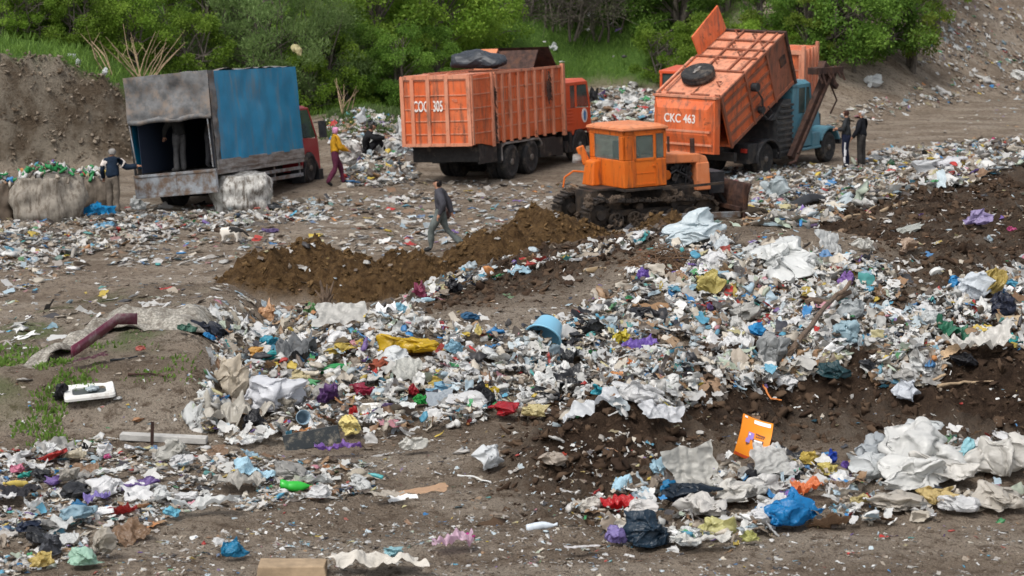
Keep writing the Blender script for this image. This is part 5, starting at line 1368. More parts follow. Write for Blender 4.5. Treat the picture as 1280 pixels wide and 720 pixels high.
def bag(label, u, v, w, col, seed, h=None, rot=0, land=None, cat='bag', name='plastic_bag', mat='film', knot=True, sub=5, asp=None, tilt=(0, 0), lift=0):
    p = at(u, v, lift + (.07 if 300 < v and w > 9 else 0)); s = w * mpp(p); P, Fq = bag_shape(seed, sub, knot)
    if h: P[:, 2] *= (h * mpp(p) / s) / (P[:, 2].max() + .0)
    if asp: P[:, 1] *= asp
    return put(name, np_mesh(name, P, Fq, LT[mat], smooth=True), label, cat, p, s, rot, tilt, col, land=land, sink=.02)
def sheet(label, u, v, w, col, seed, rot=0, land=None, cat='sheet', name='plastic_sheet', mat='film', amp=.18, asp=.6, tilt=(0, 0), lift=.03, nu=40, nv=28, hs=1.0):
    p = at(u, v, lift + (.06 if 300 < v else 0)); s = w * mpp(p); P, Fq = sheet_shape(seed, nu, nv, amp, asp)
    return put(name, np_mesh(name, P, Fq, LT[mat], smooth=True), label, cat, p, (s, s, s * hs), rot, tilt, col, land=land)

def drape(name, label, cat, pts, width, mat, col, seed, amp=.05, lift=.06, n=60, m=18, bulge=0, land=None):
    """sheet laid over the ground along a line of picture points, width in metres"""
    rng = np.random.default_rng(seed)
    W3 = np.array([at(u, v)[:2] for u, v in pts]); k = np.linspace(0, len(pts) - 1, n + 1)
    cx = np.interp(k, range(len(pts)), W3[:, 0]); cy = np.interp(k, range(len(pts)), W3[:, 1])
    ww = np.interp(k, range(len(pts)), width) if hasattr(width, '__len__') else np.full(n + 1, width)
    tx, ty = np.gradient(cx), np.gradient(cy); l = np.hypot(tx, ty); nx_, ny_ = -ty / l, tx / l
    s = np.linspace(-.5, .5, m + 1)
    wob = .12 * fbm(k * 1.3, k * 0 + seed, 3)
    X = cx[:, None] + nx_[:, None] * (s[None] + wob[:, None] * np.sign(s)[None]) * ww[:, None]; Y = cy[:, None] + ny_[:, None] * (s[None] + wob[:, None] * np.sign(s)[None]) * ww[:, None]
    Q = np.stack([X.ravel(), Y.ravel()], 1)
    Z = height(Q[:, 0], Q[:, 1]) + lift + amp * crumple(Q, rng, 14, 1.2, 7) * 2 + bulge * np.tile(1 - (2 * s) ** 2, n + 1) * np.repeat(np.sin(np.linspace(0.1, PI - .1, n + 1)), m + 1)
    c = np.array([cx.mean(), cy.mean(), Z.mean()]); V = np.stack([Q[:, 0], Q[:, 1], Z], 1) - c
    I = np.arange((n + 1) * (m + 1)).reshape(n + 1, m + 1)
    Fq = np.stack([I[:-1, :-1], I[:-1, 1:], I[1:, 1:], I[1:, :-1]], -1).reshape(-1, 4)
    o = link(name, np_mesh(name, V, Fq, mat)); o.location = c
    if col is not None: o.color = (*col, 1)
    so = o.modifiers.new('thick', 'SOLIDIFY'); so.thickness = .012
    if land: LAND.append((land, c, name))
    return tag(o, label, cat)

def stick(name, label, cat, pts, r, mat, lift=.02, seed=0, twigs=0, zs=None, n=8, land=None):
    rng = np.random.default_rng(seed)
    P = [Vector(at(u, v)) + Vector((0, 0, lift + (zs[i] if zs else 0))) for i, (u, v) in enumerate(pts)]
    # subdivide with small kinks
    Q = []
    for a, b_ in zip(P[:-1], P[1:]):
        for t in (0, .25, .5, .75): Q.append(a.lerp(b_, t) + Vector(rng.normal(size=3) * r * .35 * (t > 0)))
    Q.append(P[-1]); c = sum(Q, Vector()) / len(Q); k = len(Q)
    mb = MB(); mb.tube([q - c for q in Q], [r * (1 - .35 * i / k) * (1 + .12 * rng.normal()) for i in range(k)], n)
    for i in range(twigs):
        q = Q[rng.integers(1, k - 1)] - c; e = q + Vector((rng.normal() * .3, rng.normal() * .2, abs(rng.normal()) * .2)); mb.tube([q, q.lerp(e, .5) + Vector((0, 0, .03)), e], [r * .4, r * .3, r * .15], 5)
    o = mb.build(name, mat); o.location = c; tag(o, label, cat)
    if land: LAND.append((land, np.array(c), name))
    return o
from collections import defaultdict
# ------------------------------------------------------------------ rubbish: the pieces that stand out
WHT, GRY, BEI, BLK = (0.744, 0.744, 0.744), (0.45, 0.46, 0.45), (0.45, 0.4, 0.32), (0.02, 0.02, 0.024)
YEL, BLU, LBL, RED, PUR, GRN, TEA, PNK, ORG = (0.58, 0.38, 0.02), (0.015, 0.2, 0.45), (0.3, 0.52, 0.62), (0.45, 0.02, 0.02), (0.15, 0.08, 0.36), (0.02, 0.28, 0.06), (0.04, 0.33, 0.34), (0.6, 0.12, 0.3), (0.7, 0.2, 0.012)

# pale blue basin lying on its side
mb = MB(); mb.lathe([(0, .0), (.62, .0), (.66, .03), (.9, 1.0), (1.0, 1.02), (1.0, 1.07), (.93, 1.08), (.86, 1.0), (.62, .08), (0, .07)], 36, axis='z')
bk = mb.mesh('basin', LT['plastic'], True); p = at(688, 427)
o = put('basin', bk, 'pale blue plastic basin lying on its side in the rubbish', 'basin', p, .215, 0, (0, 0), (0.22, 0.5, 0.68), land='the pale blue basin')
o.rotation_euler = (rad(140), rad(38), rad(10)); o.location.z += .22
# yellow sack with a dark stamp
o = bag('bright yellow plastic sack lying flat in the middle of the heap', 517, 441, 88, YEL, 11, 26, .1, 'the bright yellow sack', 'sack', 'plastic_sack', asp=.8, knot=False)
# orange printed folder leaning on the soil
p = at(936, 574); f = MB(); w, h = .30, .42
def leaf(x, y): return (x * w - w / 2, .05 * math.sin(x * PI) * .5 - .06 * math.sin(y * PI * .9) , y * h)
f.grid(lambda a, b_: leaf(a, b_), 10, 14); f.grid(lambda a, b_: (leaf(a, b_)[0], leaf(a, b_)[1] + .012, leaf(a, b_)[2] * .985), 10, 14)
fo = f.build('folder', simple('orange printed card', (0.75, 0.24, 0.012), .4)); fo.location = (p[0], p[1], p[2]); fo.rotation_euler = (rad(-38), rad(20), rad(2))
tag(fo, 'orange printed folder with a white label leaning on the dark soil', 'folder'); LAND.append(('the orange folder', np.array(p), 'folder'))
def patch(nm, x0, x1, y0, y1, mat):
    m_ = MB(); m_.grid(lambda a, b_: (lambda q: (q[0], q[1] - .004, q[2]))(leaf(x0 + (x1 - x0) * a, y0 + (y1 - y0) * b_)), 6, 4); link(nm, m_.mesh(nm, mat), fo)
patch('white_label', .4, .93, .84, .95, simple('white label', (0.744, 0.744, 0.744), .5))
pu = simple('purple print', (0.3, 0.2, 0.55), .5); dkp = simple('dark print', (0.12, 0.04, 0.03), .5); wp = simple('pale print', (0.744, 0.744, 0.713), .5)
m_ = MB()
def pq(x0, x1, y0, y1): m_.grid(lambda a, b_: (lambda q: (q[0], q[1] - .005, q[2]))(leaf(x0 + (x1 - x0) * a, y0 + (y1 - y0) * b_)), 3, 3)
pq(.28, .47, .42, .58); pq(.24, .38, .33, .42); link('purple_print', m_.mesh('purple_print', pu), fo)
m_ = MB()
for i in range(6): pq(.52 + i * .05, .56 + i * .05, .56 - .004 * i, .6 - .004 * i)
for i in range(5): pq(.53 + i * .055, .57 + i * .055, .5, .53)
pq(.28, .34, .28, .33); pq(.46, .8, .38, .45); pq(.36, .38, .3, .4); link('dark_print', m_.mesh('dark_print', dkp), fo)
m_ = MB()
def pq2(x0, x1, y0, y1): m_.grid(lambda a, b_: (lambda q: (q[0], q[1] - .008, q[2]))(leaf(x0 + (x1 - x0) * a, y0 + (y1 - y0) * b_)), 3, 3)
pq2(.5, .76, .395, .435); pq2(.06, .16, .9, .96); pq2(.3, .36, .5, .55); link('pale_print', m_.mesh('pale_print', wp), fo)
patch('red_edge', 0, 1, -.0, .055, simple('red card edge', (0.4, 0.05, 0.01), .5))
# television front frame on the clay mound
mb = MB(); ow, oh = .29, .2
def ring(a, b_, z, n=6):
    r = []; cr_ = .05
    for cx_, cy_, s0 in ((a - cr_, b_ - cr_, 0), (-a + cr_, b_ - cr_, PI / 2), (-a + cr_, -b_ + cr_, PI), (a - cr_, -b_ + cr_, 3 * PI / 2)):
        for k in range(n): t = s0 + k / (n - 1) * PI / 2; r.append((cx_ + cr_ * math.cos(t), cy_ + cr_ * math.sin(t), z))
    return r
R4 = [ring(ow, oh, 0), ring(ow, oh, .03), ring(ow * .96, oh * .94, .055), ring(ow * .74, oh * .66, .05), ring(ow * .66, oh * .54, .04), ring(ow * .66, oh * .54, .0)]
n = len(R4[0]); vs = [q for r_ in R4 for q in r_]; fs = [(i * n + j, i * n + (j + 1) % n, (i + 1) * n + (j + 1) % n, (i + 1) * n + j) for i in range(5) for j in range(n)]
mb.add(vs, fs); p = at(112, 500)
tv = mb.build('television_frame', simple('dirty white casing', (0.658, 0.658, 0.626), .45, dirt=(0.3, 0.25, 0.2), dirt_amt=.3), smooth=False); tv.location = (p[0], p[1], p[2] + .03); tv.rotation_euler = (rad(8), rad(-4), rad(12)); tv.scale = (.88, .95, .8)
tag(tv, 'empty white television front frame lying on the clay mound', 'television'); LAND.append(('the white television frame', np.array(p), 'tv'))
m_ = MB(); m_.box(-.2, .2, -.11, .11, .012, .02); link('dark_plate', m_.mesh('dark_plate', simple('dark opening plate', (0.05, 0.06, 0.06), .3)), tv)  # dark plate fills the opening of the empty frame
P_, F_ = bag_shape(71, 3); P_ = P_ * .14; m2 = np_mesh('film_scrap', P_, F_, LT['film']); o = link('plastic_scrap', m2); o.color = (.45, .52, .55, 1); o.location = (p[0] + .02, p[1], p[2] + .06); tag(o, 'crumpled pale film lying inside the white television frame', 'scrap')
bag('black crumpled bag beside the left corner of the television frame', 78, 505, 22, BLK, 37, 20, .5)
# felt blanket and maroon strip on the mound
drape('felt_blanket', 'pale speckled felt blanket draped over the top of the clay mound', 'blanket', [(38, 458), (85, 437), (128, 416), (175, 405), (225, 404), (276, 408)], [.18, .24, .32, .62, .7, .5], simple('speckled felt', (0.33, 0.31, 0.27), .95, var=.5, vscale=34, bmp=.8, dirt=(0.15, 0.13, 0.105), dirt_amt=.7, dscale=9), None, 5, .06, .03, bulge=.1, land='the speckled felt blanket')
mb = MB(); a_, b_ = at(92, 452), at(172, 418)
rib = [Vector(at(u, v)) + Vector((0, 0, l)) for u, v, l in ((90, 452, .1), (105, 446, .12), (125, 436, .16), (148, 424, .2), (172, 418, .16))]
c0 = sum(rib, Vector()) / 5
mb.add([tuple(q - c0 + Vector((0, .015 * s, .06 * (s - .5) * 2))) for q in rib for s in (0, 1)] , [(2 * i, 2 * i + 2, 2 * i + 3, 2 * i + 1) for i in range(4)])
o = mb.build('bumper_strip', simple('maroon plastic trim', (0.13, 0.02, 0.045), .35, dirt=(0.3, 0.26, 0.24), dirt_amt=.4), smooth=True); o.location = c0; so = o.modifiers.new('t', 'SOLIDIFY'); so.thickness = .012
tag(o, 'long maroon plastic strip lying in front of the felt blanket', 'strip'); LAND.append(('the maroon strip', np.array(c0), 'strip'))
sheet('dark red and white torn strip below the maroon strip', 112, 462, 46, (0.09, 0.03, 0.04), 61, .45, amp=.12, asp=.22, name='torn_strip', cat='strip')
bag('small red rag on the clay mound near the maroon strip', 178, 445, 13, (0.5, 0.14, 0.11), 31, 6)
stick('cable', 'dark cable lying across the middle of the clay mound', 'cable', [(138, 456), (160, 452), (172, 449)], .012, M['black_metal'])
stick('cable', 'brown cable lying on the clay mound right of the weeds', 'cable', [(160, 474), (190, 472), (207, 475)], .012, M['rust'])
# black panel, yellow foam
mb = MB(); mb.box(-.5, .5, -.02, .02, 0, .32); mb.box(-.5, .5, .02, .2, 0, .03).box(-.5, -.47, .02, .2, .03, .32).box(.47, .5, .02, .2, .03, .3)
p = at(392, 560); o = mb.build('open_box', simple('black plastic with mud', (0.02, 0.025, 0.028), .4, dirt=(0.25, 0.22, 0.17), dirt_amt=.45, dscale=5), bevel=.008); s = 70 * mpp(p); o.scale = (s, s, s); o.location = p; o.rotation_euler = (rad(-14), rad(-9), rad(10)); tag(o, 'black open plastic box panel at the lower edge of the heap', 'panel'); LAND.append(('the black box panel', np.array(p), 'panel'))
bag('round yellow foam block beside the black box panel', 438, 549, 29, (0.6, 0.5, 0.2), 41, 22, mat='matte', knot=False, name='foam_block', cat='foam', land='the round yellow foam')
bag('small blue plastic cap at the foot of the yellow foam', 442, 549, 10, BLU, 42, 8, name='blue_ball', cat='ball')  # blue plastic cap lying by the foam
# loose bags on bare soil
bag('white carrier bag standing on bare soil below the heap', 618, 583, 38, (0.681, 0.702, 0.713), 12, 32, .3, 'the standing white carrier bag')
bag('dirty white plastic bag lying flat on bare soil', 513, 570, 38, (0.636, 0.626, 0.581), 13, 17, 0, 'the flat dirty white bag')
p = at(371, 611); put('bottle', bottle_mb(.17, 1, .7, 4).mesh('bottle', LT['plastic'], True), 'crushed bright green bottle on the trampled soil', 'bottle', p, 42 * mpp(p), .15, col=(0.03, 0.4, 0.04), land='the crushed bright green bottle')
o = bag('large bright blue plastic bag at the front of the right row', 990, 662, 78, (0.01, 0.2, 0.48), 15, 40, .1, 'the large bright blue bag', sub=5)
bag('dark navy plastic bag at the left end of the right row', 818, 683, 62, (0.015, 0.035, 0.06), 16, 42, .2, 'the dark navy bag')
bag('black bag with blue edge behind the dark navy bag', 862, 634, 74, (0.01, 0.02, 0.035), 17, 26, -.3, 'the black and blue bag')
bag('bright blue bag end sticking out of the black bag', 836, 622, 26, (0.01, 0.19, 0.4), 18, 18, .3)
bag('pale yellow plastic bag beside the dark navy bag', 896, 674, 50, (0.58, 0.55, 0.25), 19, 24, .1, 'the pale yellow bag')
bag('yellowish green rag at the front right of the pale yellow bag', 938, 684, 26, (0.5, 0.5, 0.18), 20, 14, .4)
sheet('dirty white torn sheet lying in front of the pale yellow bag', 882, 692, 66, (0.604, 0.592, 0.549), 21, .15, amp=.15, asp=.32)
sheet('bright red torn plastic at the left of the right row', 775, 645, 48, (0.5, 0.015, 0.02), 22, .35, 'the bright red plastic', amp=.3, asp=.5, hs=1.2)
sheet('cloudy grey plastic sheet standing up in the right row', 864, 606, 66, (0.5, 0.49, 0.45), 23, .4, 'the upright cloudy sheet', mat='film', amp=.12, asp=.75, tilt=(rad(42), rad(-12)), lift=.12)
sheet('cloudy clear sheet right below the orange folder', 963, 602, 44, (0.48, 0.48, 0.46), 24, .1, mat='film', amp=.12, asp=.8, tilt=(rad(50), 0), lift=.12)
bag('pale turquoise film bag on the white row', 1210, 585, 40, (0.32, 0.6, 0.66), 25, 34, .8, 'the pale turquoise bag', mat='film')
bag('black shoe-like scrap under the cloudy sheet', 940, 606, 32, BLK, 26, 16, .7, name='black_scrap', cat='scrap')
sheet('bright orange net in the right row', 1008, 628, 34, (0.7, 0.2, 0.07), 27, .1, 'the orange net', amp=.3, asp=.55, hs=1.3, name='fruit_net', cat='net')
bag('yellow crumpled bag behind the orange net', 1010, 582, 26, (0.6, 0.45, 0.1), 28, 16); bag('second yellow bag just above the orange net', 1030, 595, 28, (0.6, 0.5, 0.15), 29, 14)
bag('small royal blue bag above the orange net', 1037, 582, 14, (0.015, 0.06, 0.4), 30, 16)
bag('small purple bag beside the royal blue bag', 1058, 588, 12, PUR, 31, 12)
sheet('brown tyre-like rubber strip in the white row', 1058, 625, 44, (0.16, 0.1, 0.06), 32, .05, amp=.2, asp=.25, name='rubber_strip', cat='strip')
bag('yellowish bag with a red tip in the white row', 1072, 640, 28, (0.5, 0.42, 0.2), 33, 12); bag('small red scrap in the white row', 1082, 637, 10, RED, 34, 10, name='red_scrap', cat='scrap')
for (u, v, w, h, c, sd, lb) in ((1160, 580, 120, 46, (0.658, 0.658, 0.636), 51, 'big white film bundle at the top of the white row'), (1248, 596, 95, 46, (0.636, 0.615, 0.571), 52, 'big white film bundle at the right picture edge'),
     (1140, 618, 105, 36, (0.681, 0.681, 0.658), 53, 'long white film bundle in the middle of the white row'), (1085, 598, 60, 34, (0.615, 0.636, 0.636), 54, 'grey white film bundle right of the orange net'), (1195, 612, 90, 34, (0.658, 0.636, 0.592), 55, 'cream film bundle below the turquoise bag'),
     (1090, 572, 56, 26, (0.4, 0.43, 0.45), 56, 'grey film bag at the upper left of the white row'), (1150, 560, 60, 24, (0.604, 0.626, 0.626), 57, 'pale grey film bag at the top of the white row'), (1250, 640, 70, 22, (0.52, 0.48, 0.42), 58, 'beige cloth bundle at the lower right picture edge'),
     (960, 622, 60, 26, (0.658, 0.647, 0.626), 59, 'white bag left of the orange net'), (920, 634, 56, 26, (0.636, 0.615, 0.571), 60, 'white bag between the black bag and the orange net'), (880, 646, 70, 26, (0.604, 0.581, 0.549), 62, 'greyish film bundle above the pale yellow bag'), (800, 655, 44, 22, (0.681, 0.658, 0.636), 63, 'white box-like bag right below the red plastic'),
     (735, 640, 40, 16, (0.636, 0.604, 0.549), 64, 'flat white bag at the left tip of the right row'), (1120, 645, 80, 20, (0.5, 0.46, 0.4), 65, 'dirty beige film bundle at the front of the white row'), (1195, 645, 56, 18, (0.658, 0.658, 0.658), 66, 'white paper bundle at the front right of the white row')):
    bag(lb, u, v, w, c, sd, h, random.uniform(-.3, .3), sub=5)
bag('yellow film bag at the front of the white row', 1170, 640, 50, (0.55, 0.42, 0.18), 67, 18, .1)
bag('lilac and teal bag at the left of the dark navy bag', 772, 683, 30, (0.25, 0.2, 0.45), 68, 22)
sheet('white paper lying flat at the lower left of the dark navy bag', 728, 694, 40, (0.724, 0.702, 0.702), 69, .1, amp=.05, asp=.4, name='paper', cat='paper')
# middle heap
bag('white carrier bag with faded blue print in the heap', 345, 512, 92, (0.681, 0.691, 0.724), 81, 44, .15, 'the printed white bag', sub=5)
bag('knotted clear bag of scraps at the left edge of the heap', 284, 493, 50, (0.55, 0.48, 0.38), 82, 42, .2, 'the knotted clear bag', mat='film')
sheet('large crumpled beige film at the left of the heap', 295, 535, 78, (0.48, 0.45, 0.39), 83, .3, 'the beige film', amp=.3, asp=.6, hs=1.2)
bag('black bin bag in the left part of the heap', 318, 541, 32, BLK, 84, 24, .2, 'the black bin bag')
p = at(376, 537); o = put('plastic_cup', CUPM, 'grey blue plastic tumbler lying with its mouth forwards', 'cup', p, .17, col=(0.2, 0.29, 0.36), land='the grey blue tumbler'); o.rotation_euler = (rad(75), 0, rad(15)); o.location.z += .08
bag('purple plastic bag in the middle of the heap', 408, 509, 28, (0.12, 0.05, 0.17), 85, 24, 0, 'the purple bag'); sheet('purple rag lying at the lower edge of the heap', 422, 571, 56, (0.2, 0.1, 0.36), 86, .35, 'the purple rag', amp=.25, asp=.3)
p = at(419, 465); put('bottle', bottle_mb(.16, 1, .3, 5).mesh('bottle', LT['plastic'], True), 'large green plastic bottle lying in the heap', 'bottle', p, 38 * mpp(p), .2, col=(0.02, 0.22, 0.06), land='the large green bottle')
sheet('grey striped cloth in the upper left of the heap', 372, 452, 52, (0.13, 0.135, 0.14), 87, .2, 'the grey striped cloth', amp=.35, asp=.7, hs=1.2, name='cloth', cat='cloth', mat='matte')
bag('orange yellow bag near the grey striped cloth', 323, 452, 26, (0.6, 0.33, 0.08), 88, 12); bag('teal bag beside the orange yellow bag', 345, 456, 34, TEA, 89, 10); bag('turquoise plastic bag above the grey striped cloth', 336, 438, 30, (0.04, 0.3, 0.42), 90, 12)
sheet('grey dusty sheet of card at the top of the heap', 425, 412, 62, (0.5, 0.49, 0.46), 91, .1, amp=.1, asp=.6, tilt=(rad(30), 0), lift=.1)
bag('small green bag on the crest of the heap', 386, 395, 18, (0.12, 0.26, 0.1), 92, 14); bag('orange and white bag on the left crest of the heap', 330, 402, 24, (0.6, 0.36, 0.2), 93, 24)
bag('navy clothes lying at the right end of the felt blanket', 262, 424, 50, (0.015, 0.02, 0.035), 94, 16, name='clothes', cat='clothes'); bag('green bag at the right end of the felt blanket', 232, 421, 26, (0.05, 0.14, 0.1), 95, 10); bag('bright blue scrap under the navy clothes', 260, 432, 18, BLU, 96, 7, name='blue_scrap', cat='scrap')
p = at(470, 528); put('plastic_canister', carton_mb(9).mesh('plastic_canister', LT['plastic']), 'white plastic canister lying in the middle of the heap', 'canister', at(470, 517), 36 * mpp(p), .2, col=(0.724, 0.713, 0.681))
bag('red plastic lid heap beside the white canister', 441, 526, 14, RED, 97, 12, name='red_scrap', cat='scrap'); bag('dark red bag left of the white canister', 452, 500, 34, (0.28, 0.02, 0.05), 98, 12); bag('red round bag at the right of the heap middle', 518, 501, 14, (0.35, 0.02, 0.03), 99, 16)
bag('green plastic bag in the right half of the lower heap', 526, 514, 20, (0.02, 0.3, 0.05), 101, 12); bag('black torn bag at the lower right of the heap', 600, 508, 44, BLK, 102, 26, .3, 'the black torn bag'); bag('yellow bag just right of the black torn bag', 612, 500, 24, (0.55, 0.4, 0.03), 103, 14)
bag('red plastic bag at the lower right rim of the heap', 629, 524, 40, (0.42, 0.02, 0.03), 104, 14, .1, 'the red bag at the heap rim'); bag('pale yellow bag at the lower rim of the heap', 668, 532, 36, (0.58, 0.5, 0.26), 105, 16, .1, 'the pale yellow rim bag')
bag('light blue bag in the centre right of the lower heap', 552, 500, 36, (0.22, 0.42, 0.56), 106, 16); bag('white full bag under the yellow sack', 492, 462, 40, (0.681, 0.702, 0.702), 107, 22); bag('pale blue bag at the right end of the yellow sack', 570, 446, 26, (0.25, 0.44, 0.55), 108, 16)
bag('brown red fibrous tuft in the centre of the heap', 476, 472, 30, (0.22, 0.06, 0.035), 109, 16, mat='matte', knot=False, name='fibre_tuft', cat='tuft'); bag('yellow foam bag in the right lower heap', 545, 490, 22, (0.55, 0.42, 0.1), 110, 12)
sheet('cloudy sheet of film in the right lower heap', 510, 480, 36, (0.5, 0.5, 0.46), 111, .3, amp=.1, asp=.9, tilt=(rad(35), 0), lift=.08); bag('khaki cloth knot in the left lower heap', 372, 488, 28, (0.4, 0.34, 0.2), 112, 18, name='cloth', cat='cloth', mat='matte'); bag('grey brown cloth lump in the lower heap', 353, 520, 30, (0.2, 0.18, 0.15), 113, 20, name='cloth', cat='cloth', mat='matte')
sheet('grey blue tin panel in the right lower heap', 550, 515, 32, (0.32, 0.36, 0.4), 114, .1, amp=.04, asp=.7, tilt=(rad(30), 0), name='tin_panel', cat='panel', lift=.06)
sheet('yellow U-shaped foam strip on the brown bank', 597, 430, 20, (0.6, 0.48, 0.16), 115, 1.4, 'the yellow foam strip', amp=.15, asp=.5, tilt=(rad(50), 0), name='foam_strip', cat='foam', lift=.1); bag('blue cloth on the brown bank', 588, 402, 28, (0.03, 0.12, 0.24), 116, 8, .3, name='cloth', cat='cloth'); bag('red and blue cloth on the ridge of rubbish', 528, 380, 26, (0.3, 0.06, 0.12), 117, 22, name='cloth', cat='cloth')
bag('light blue bag on the ridge of rubbish', 504, 395, 16, (0.25, 0.5, 0.62), 118, 14); bag('dark grey bag on the ridge of rubbish', 588, 354, 24, (0.06, 0.07, 0.09), 119, 14); bag('black bag lower on the ridge of rubbish', 568, 368, 26, BLK, 120, 16)
p = at(745, 337); put('bottle', bottle_mb(.15, 1, 0, 5).mesh('bottle', LT['plastic'], True), 'brown glass bottle lying on the brown bank', 'bottle', p, 32 * mpp(p), .5, col=(0.25, 0.18, 0.1), land='the brown glass bottle')
# upper right heap
bag('huge pale film bundle on top of the upper heap', 866, 306, 86, (0.604, 0.681, 0.713), 131, 34, -.1, 'the huge pale film bundle', sub=5); sheet('pale film tail hanging right of the huge film bundle', 902, 318, 34, (0.571, 0.615, 0.636), 132, 1.1, amp=.2, asp=.4, tilt=(rad(30), 0), lift=.05)
bag('large white film bundle at the right top of the upper heap', 985, 340, 96, (0.724, 0.736, 0.724), 133, 30, -.2, 'the white film bundle')
mb = MB(); rgt = np.random.default_rng(6)
for i in range(260):
    a = rgt.uniform(0, 6.28); r_ = rgt.random() ** .5; q = Vector((r_ * math.cos(a) * .5, r_ * math.sin(a) * .3, .26 * (1 - r_ * r_) * rgt.random())); d = Vector((rgt.normal(), rgt.normal() * .6, rgt.normal() * .25)).normalized() * rgt.uniform(.08, .2)
    mb.tube([q - d, q + Vector((0, 0, .03)), q + d], .006, 4)
p = at(834, 337); o = mb.build('twig_bundle', simple('brown dry twigs', (0.14, 0.085, 0.05), .9, var=.4)); s = 1.0; o.location = (p[0], p[1], p[2]); tag(o, 'tangle of brown dry twigs left of the huge pale film bundle', 'twigs'); LAND.append(('the twig tangle', np.array(p), 'twig'))
bag('yellow green plastic bag high on the upper heap', 885, 366, 38, (0.5, 0.42, 0.14), 134, 28, .1, 'the yellow green bag'); bag('purple plastic bag on the left of the upper heap', 803, 356, 18, (0.16, 0.09, 0.38), 135, 16); sheet('purple sheet across the middle of the upper heap', 800, 446, 48, (0.17, 0.1, 0.4), 136, .6, 'the purple sheet', amp=.2, asp=.35, lift=.06)
bag('yellow rag beside the purple sheet', 774, 435, 28, (0.58, 0.48, 0.05), 137, 18); bag('black plastic strip hanging down left of the purple sheet', 738, 425, 36, (0.03, 0.032, 0.035), 138, 22, .2, 'the black strip'); sheet('lower end of the black plastic strip', 714, 458, 46, (0.035, 0.037, 0.04), 139, 1.3, amp=.25, asp=.3, lift=.05); bag('black bag near the centre of the upper heap', 802, 398, 44, (0.025, 0.025, 0.03), 140, 16)
p = at(846, 432); put('cardboard_piece', CARDS[0], 'brown torn cardboard in the middle of the upper heap', 'cardboard', p, 52 * mpp(p), 1.0, (.5, .2), (0.36, 0.25, 0.16), land='the brown torn cardboard'); p = at(880, 487); put('cardboard_piece', CARDS[1], 'flat brown cardboard at the lower rim of the upper heap', 'cardboard', p, 46 * mpp(p), .2, (.15, 0), (0.3, 0.2, 0.13)); p = at(820, 385); put('cardboard_piece', CARDS[2], 'brown cardboard left of the yellow green bag', 'cardboard', p, 46 * mpp(p), .2, (.3, 0), (0.26, 0.16, 0.09)); p = at(1262, 405); put('cardboard_piece', CARDS[3], 'tan cardboard at the right picture edge', 'cardboard', p, 34 * mpp(p), .3, (.5, 0), (0.42, 0.33, 0.22))
bag('turquoise plastic bag at the lower rim of the upper heap', 764, 491, 44, (0.03, 0.33, 0.42), 141, 16, 0, 'the turquoise bag'); bag('big white film bundle at the lower rim of the upper heap', 800, 512, 74, (0.658, 0.658, 0.658), 142, 26, 0, 'the big white rim bundle', sub=5); sheet('long white film right along the lower rim', 740, 515, 74, (0.615, 0.636, 0.658), 143, .1, amp=.25, asp=.35)
sheet('white flag-like sheet with blue and yellow bands', 825, 536, 60, (0.658, 0.67, 0.691), 144, .25, 'the banded white sheet', amp=.12, asp=.4); sheet('blue band lying on the white banded sheet', 820, 530, 24, (0.02, 0.08, 0.4), 145, .2, amp=.08, asp=.3, lift=.07); sheet('yellow band lying on the white banded sheet', 834, 526, 24, (0.6, 0.48, 0.04), 146, .2, amp=.08, asp=.2, lift=.07)
bag('orange and white bag under the purple sheet', 792, 466, 24, (0.6, 0.18, 0.05), 147, 16); bag('blue packet lying in the upper heap', 944, 433, 26, (0.03, 0.28, 0.58), 148, 18, .3, 'the blue packet', knot=False); bag('purple ball-shaped bag on the right of the upper heap', 1056, 362, 22, (0.25, 0.13, 0.4), 149, 18, 0, 'the purple ball', knot=False)
p = at(1010, 384); o = put('bottle', BOTS[0], 'teal bottle standing in the upper heap', 'bottle', p, 22 * mpp(p), .2, (0, -1.2), (0.02, 0.25, 0.2), land='the teal bottle'); bag('yellow bag low on the right of the upper heap', 979, 452, 18, (0.45, 0.36, 0.16), 150, 20); sheet('white paper cup sheet near the teal bottle', 996, 412, 34, (0.702, 0.702, 0.702), 151, .5, amp=.15, asp=.6)
bag('grey white film bundle below the purple ball', 1072, 402, 38, (0.42, 0.45, 0.46), 152, 24); bag('white film bundle right of the large white foil', 1062, 380, 30, (0.658, 0.658, 0.636), 153, 18); bag('grey film tangle left of the leaning log', 960, 455, 50, (0.32, 0.33, 0.33), 154, 34, .8); bag('grey dirty film strip left of the blue packet', 925, 405, 46, (0.45, 0.44, 0.41), 155, 24, .7); bag('pale blue film bag right of the leaning log', 1055, 430, 36, (0.36, 0.5, 0.56), 156, 26)
sheet('grey film panel on the crest of the upper heap', 1035, 318, 40, (0.549, 0.56, 0.549), 157, .6, amp=.1, asp=.8, tilt=(rad(45), .3), lift=.08)
stick('log', 'grey leaning log sticking out of the upper heap', 'log', [(976, 470), (1002, 440), (1040, 400), (1062, 382)], .036, M['wood'], .06, 1, 1, [0, .12, .16, .2], land='the leaning log')
stick('log', 'brown thin branch crossing above the leaning log', 'branch', [(1008, 396), (1040, 392), (1062, 384)], .04, M['wood'], .15, 2)
stick('branch', 'long pale branch lying on the soil behind the heap', 'branch', [(1022, 278), (1060, 272), (1100, 264), (1134, 254)], .04, M['wood_pale'], .04, 3, 2, land='the long pale branch')
stick('branch', 'short pale stick on dark soil, upper one of the right pair', 'branch', [(1140, 476), (1162, 474), (1182, 479)], .02, M['wood_pale'], .03, 4); stick('branch', 'long pale stick on dark soil, lower one of the right pair', 'branch', [(1172, 490), (1205, 482), (1242, 484)], .018, M['wood_pale'], .03, 5)
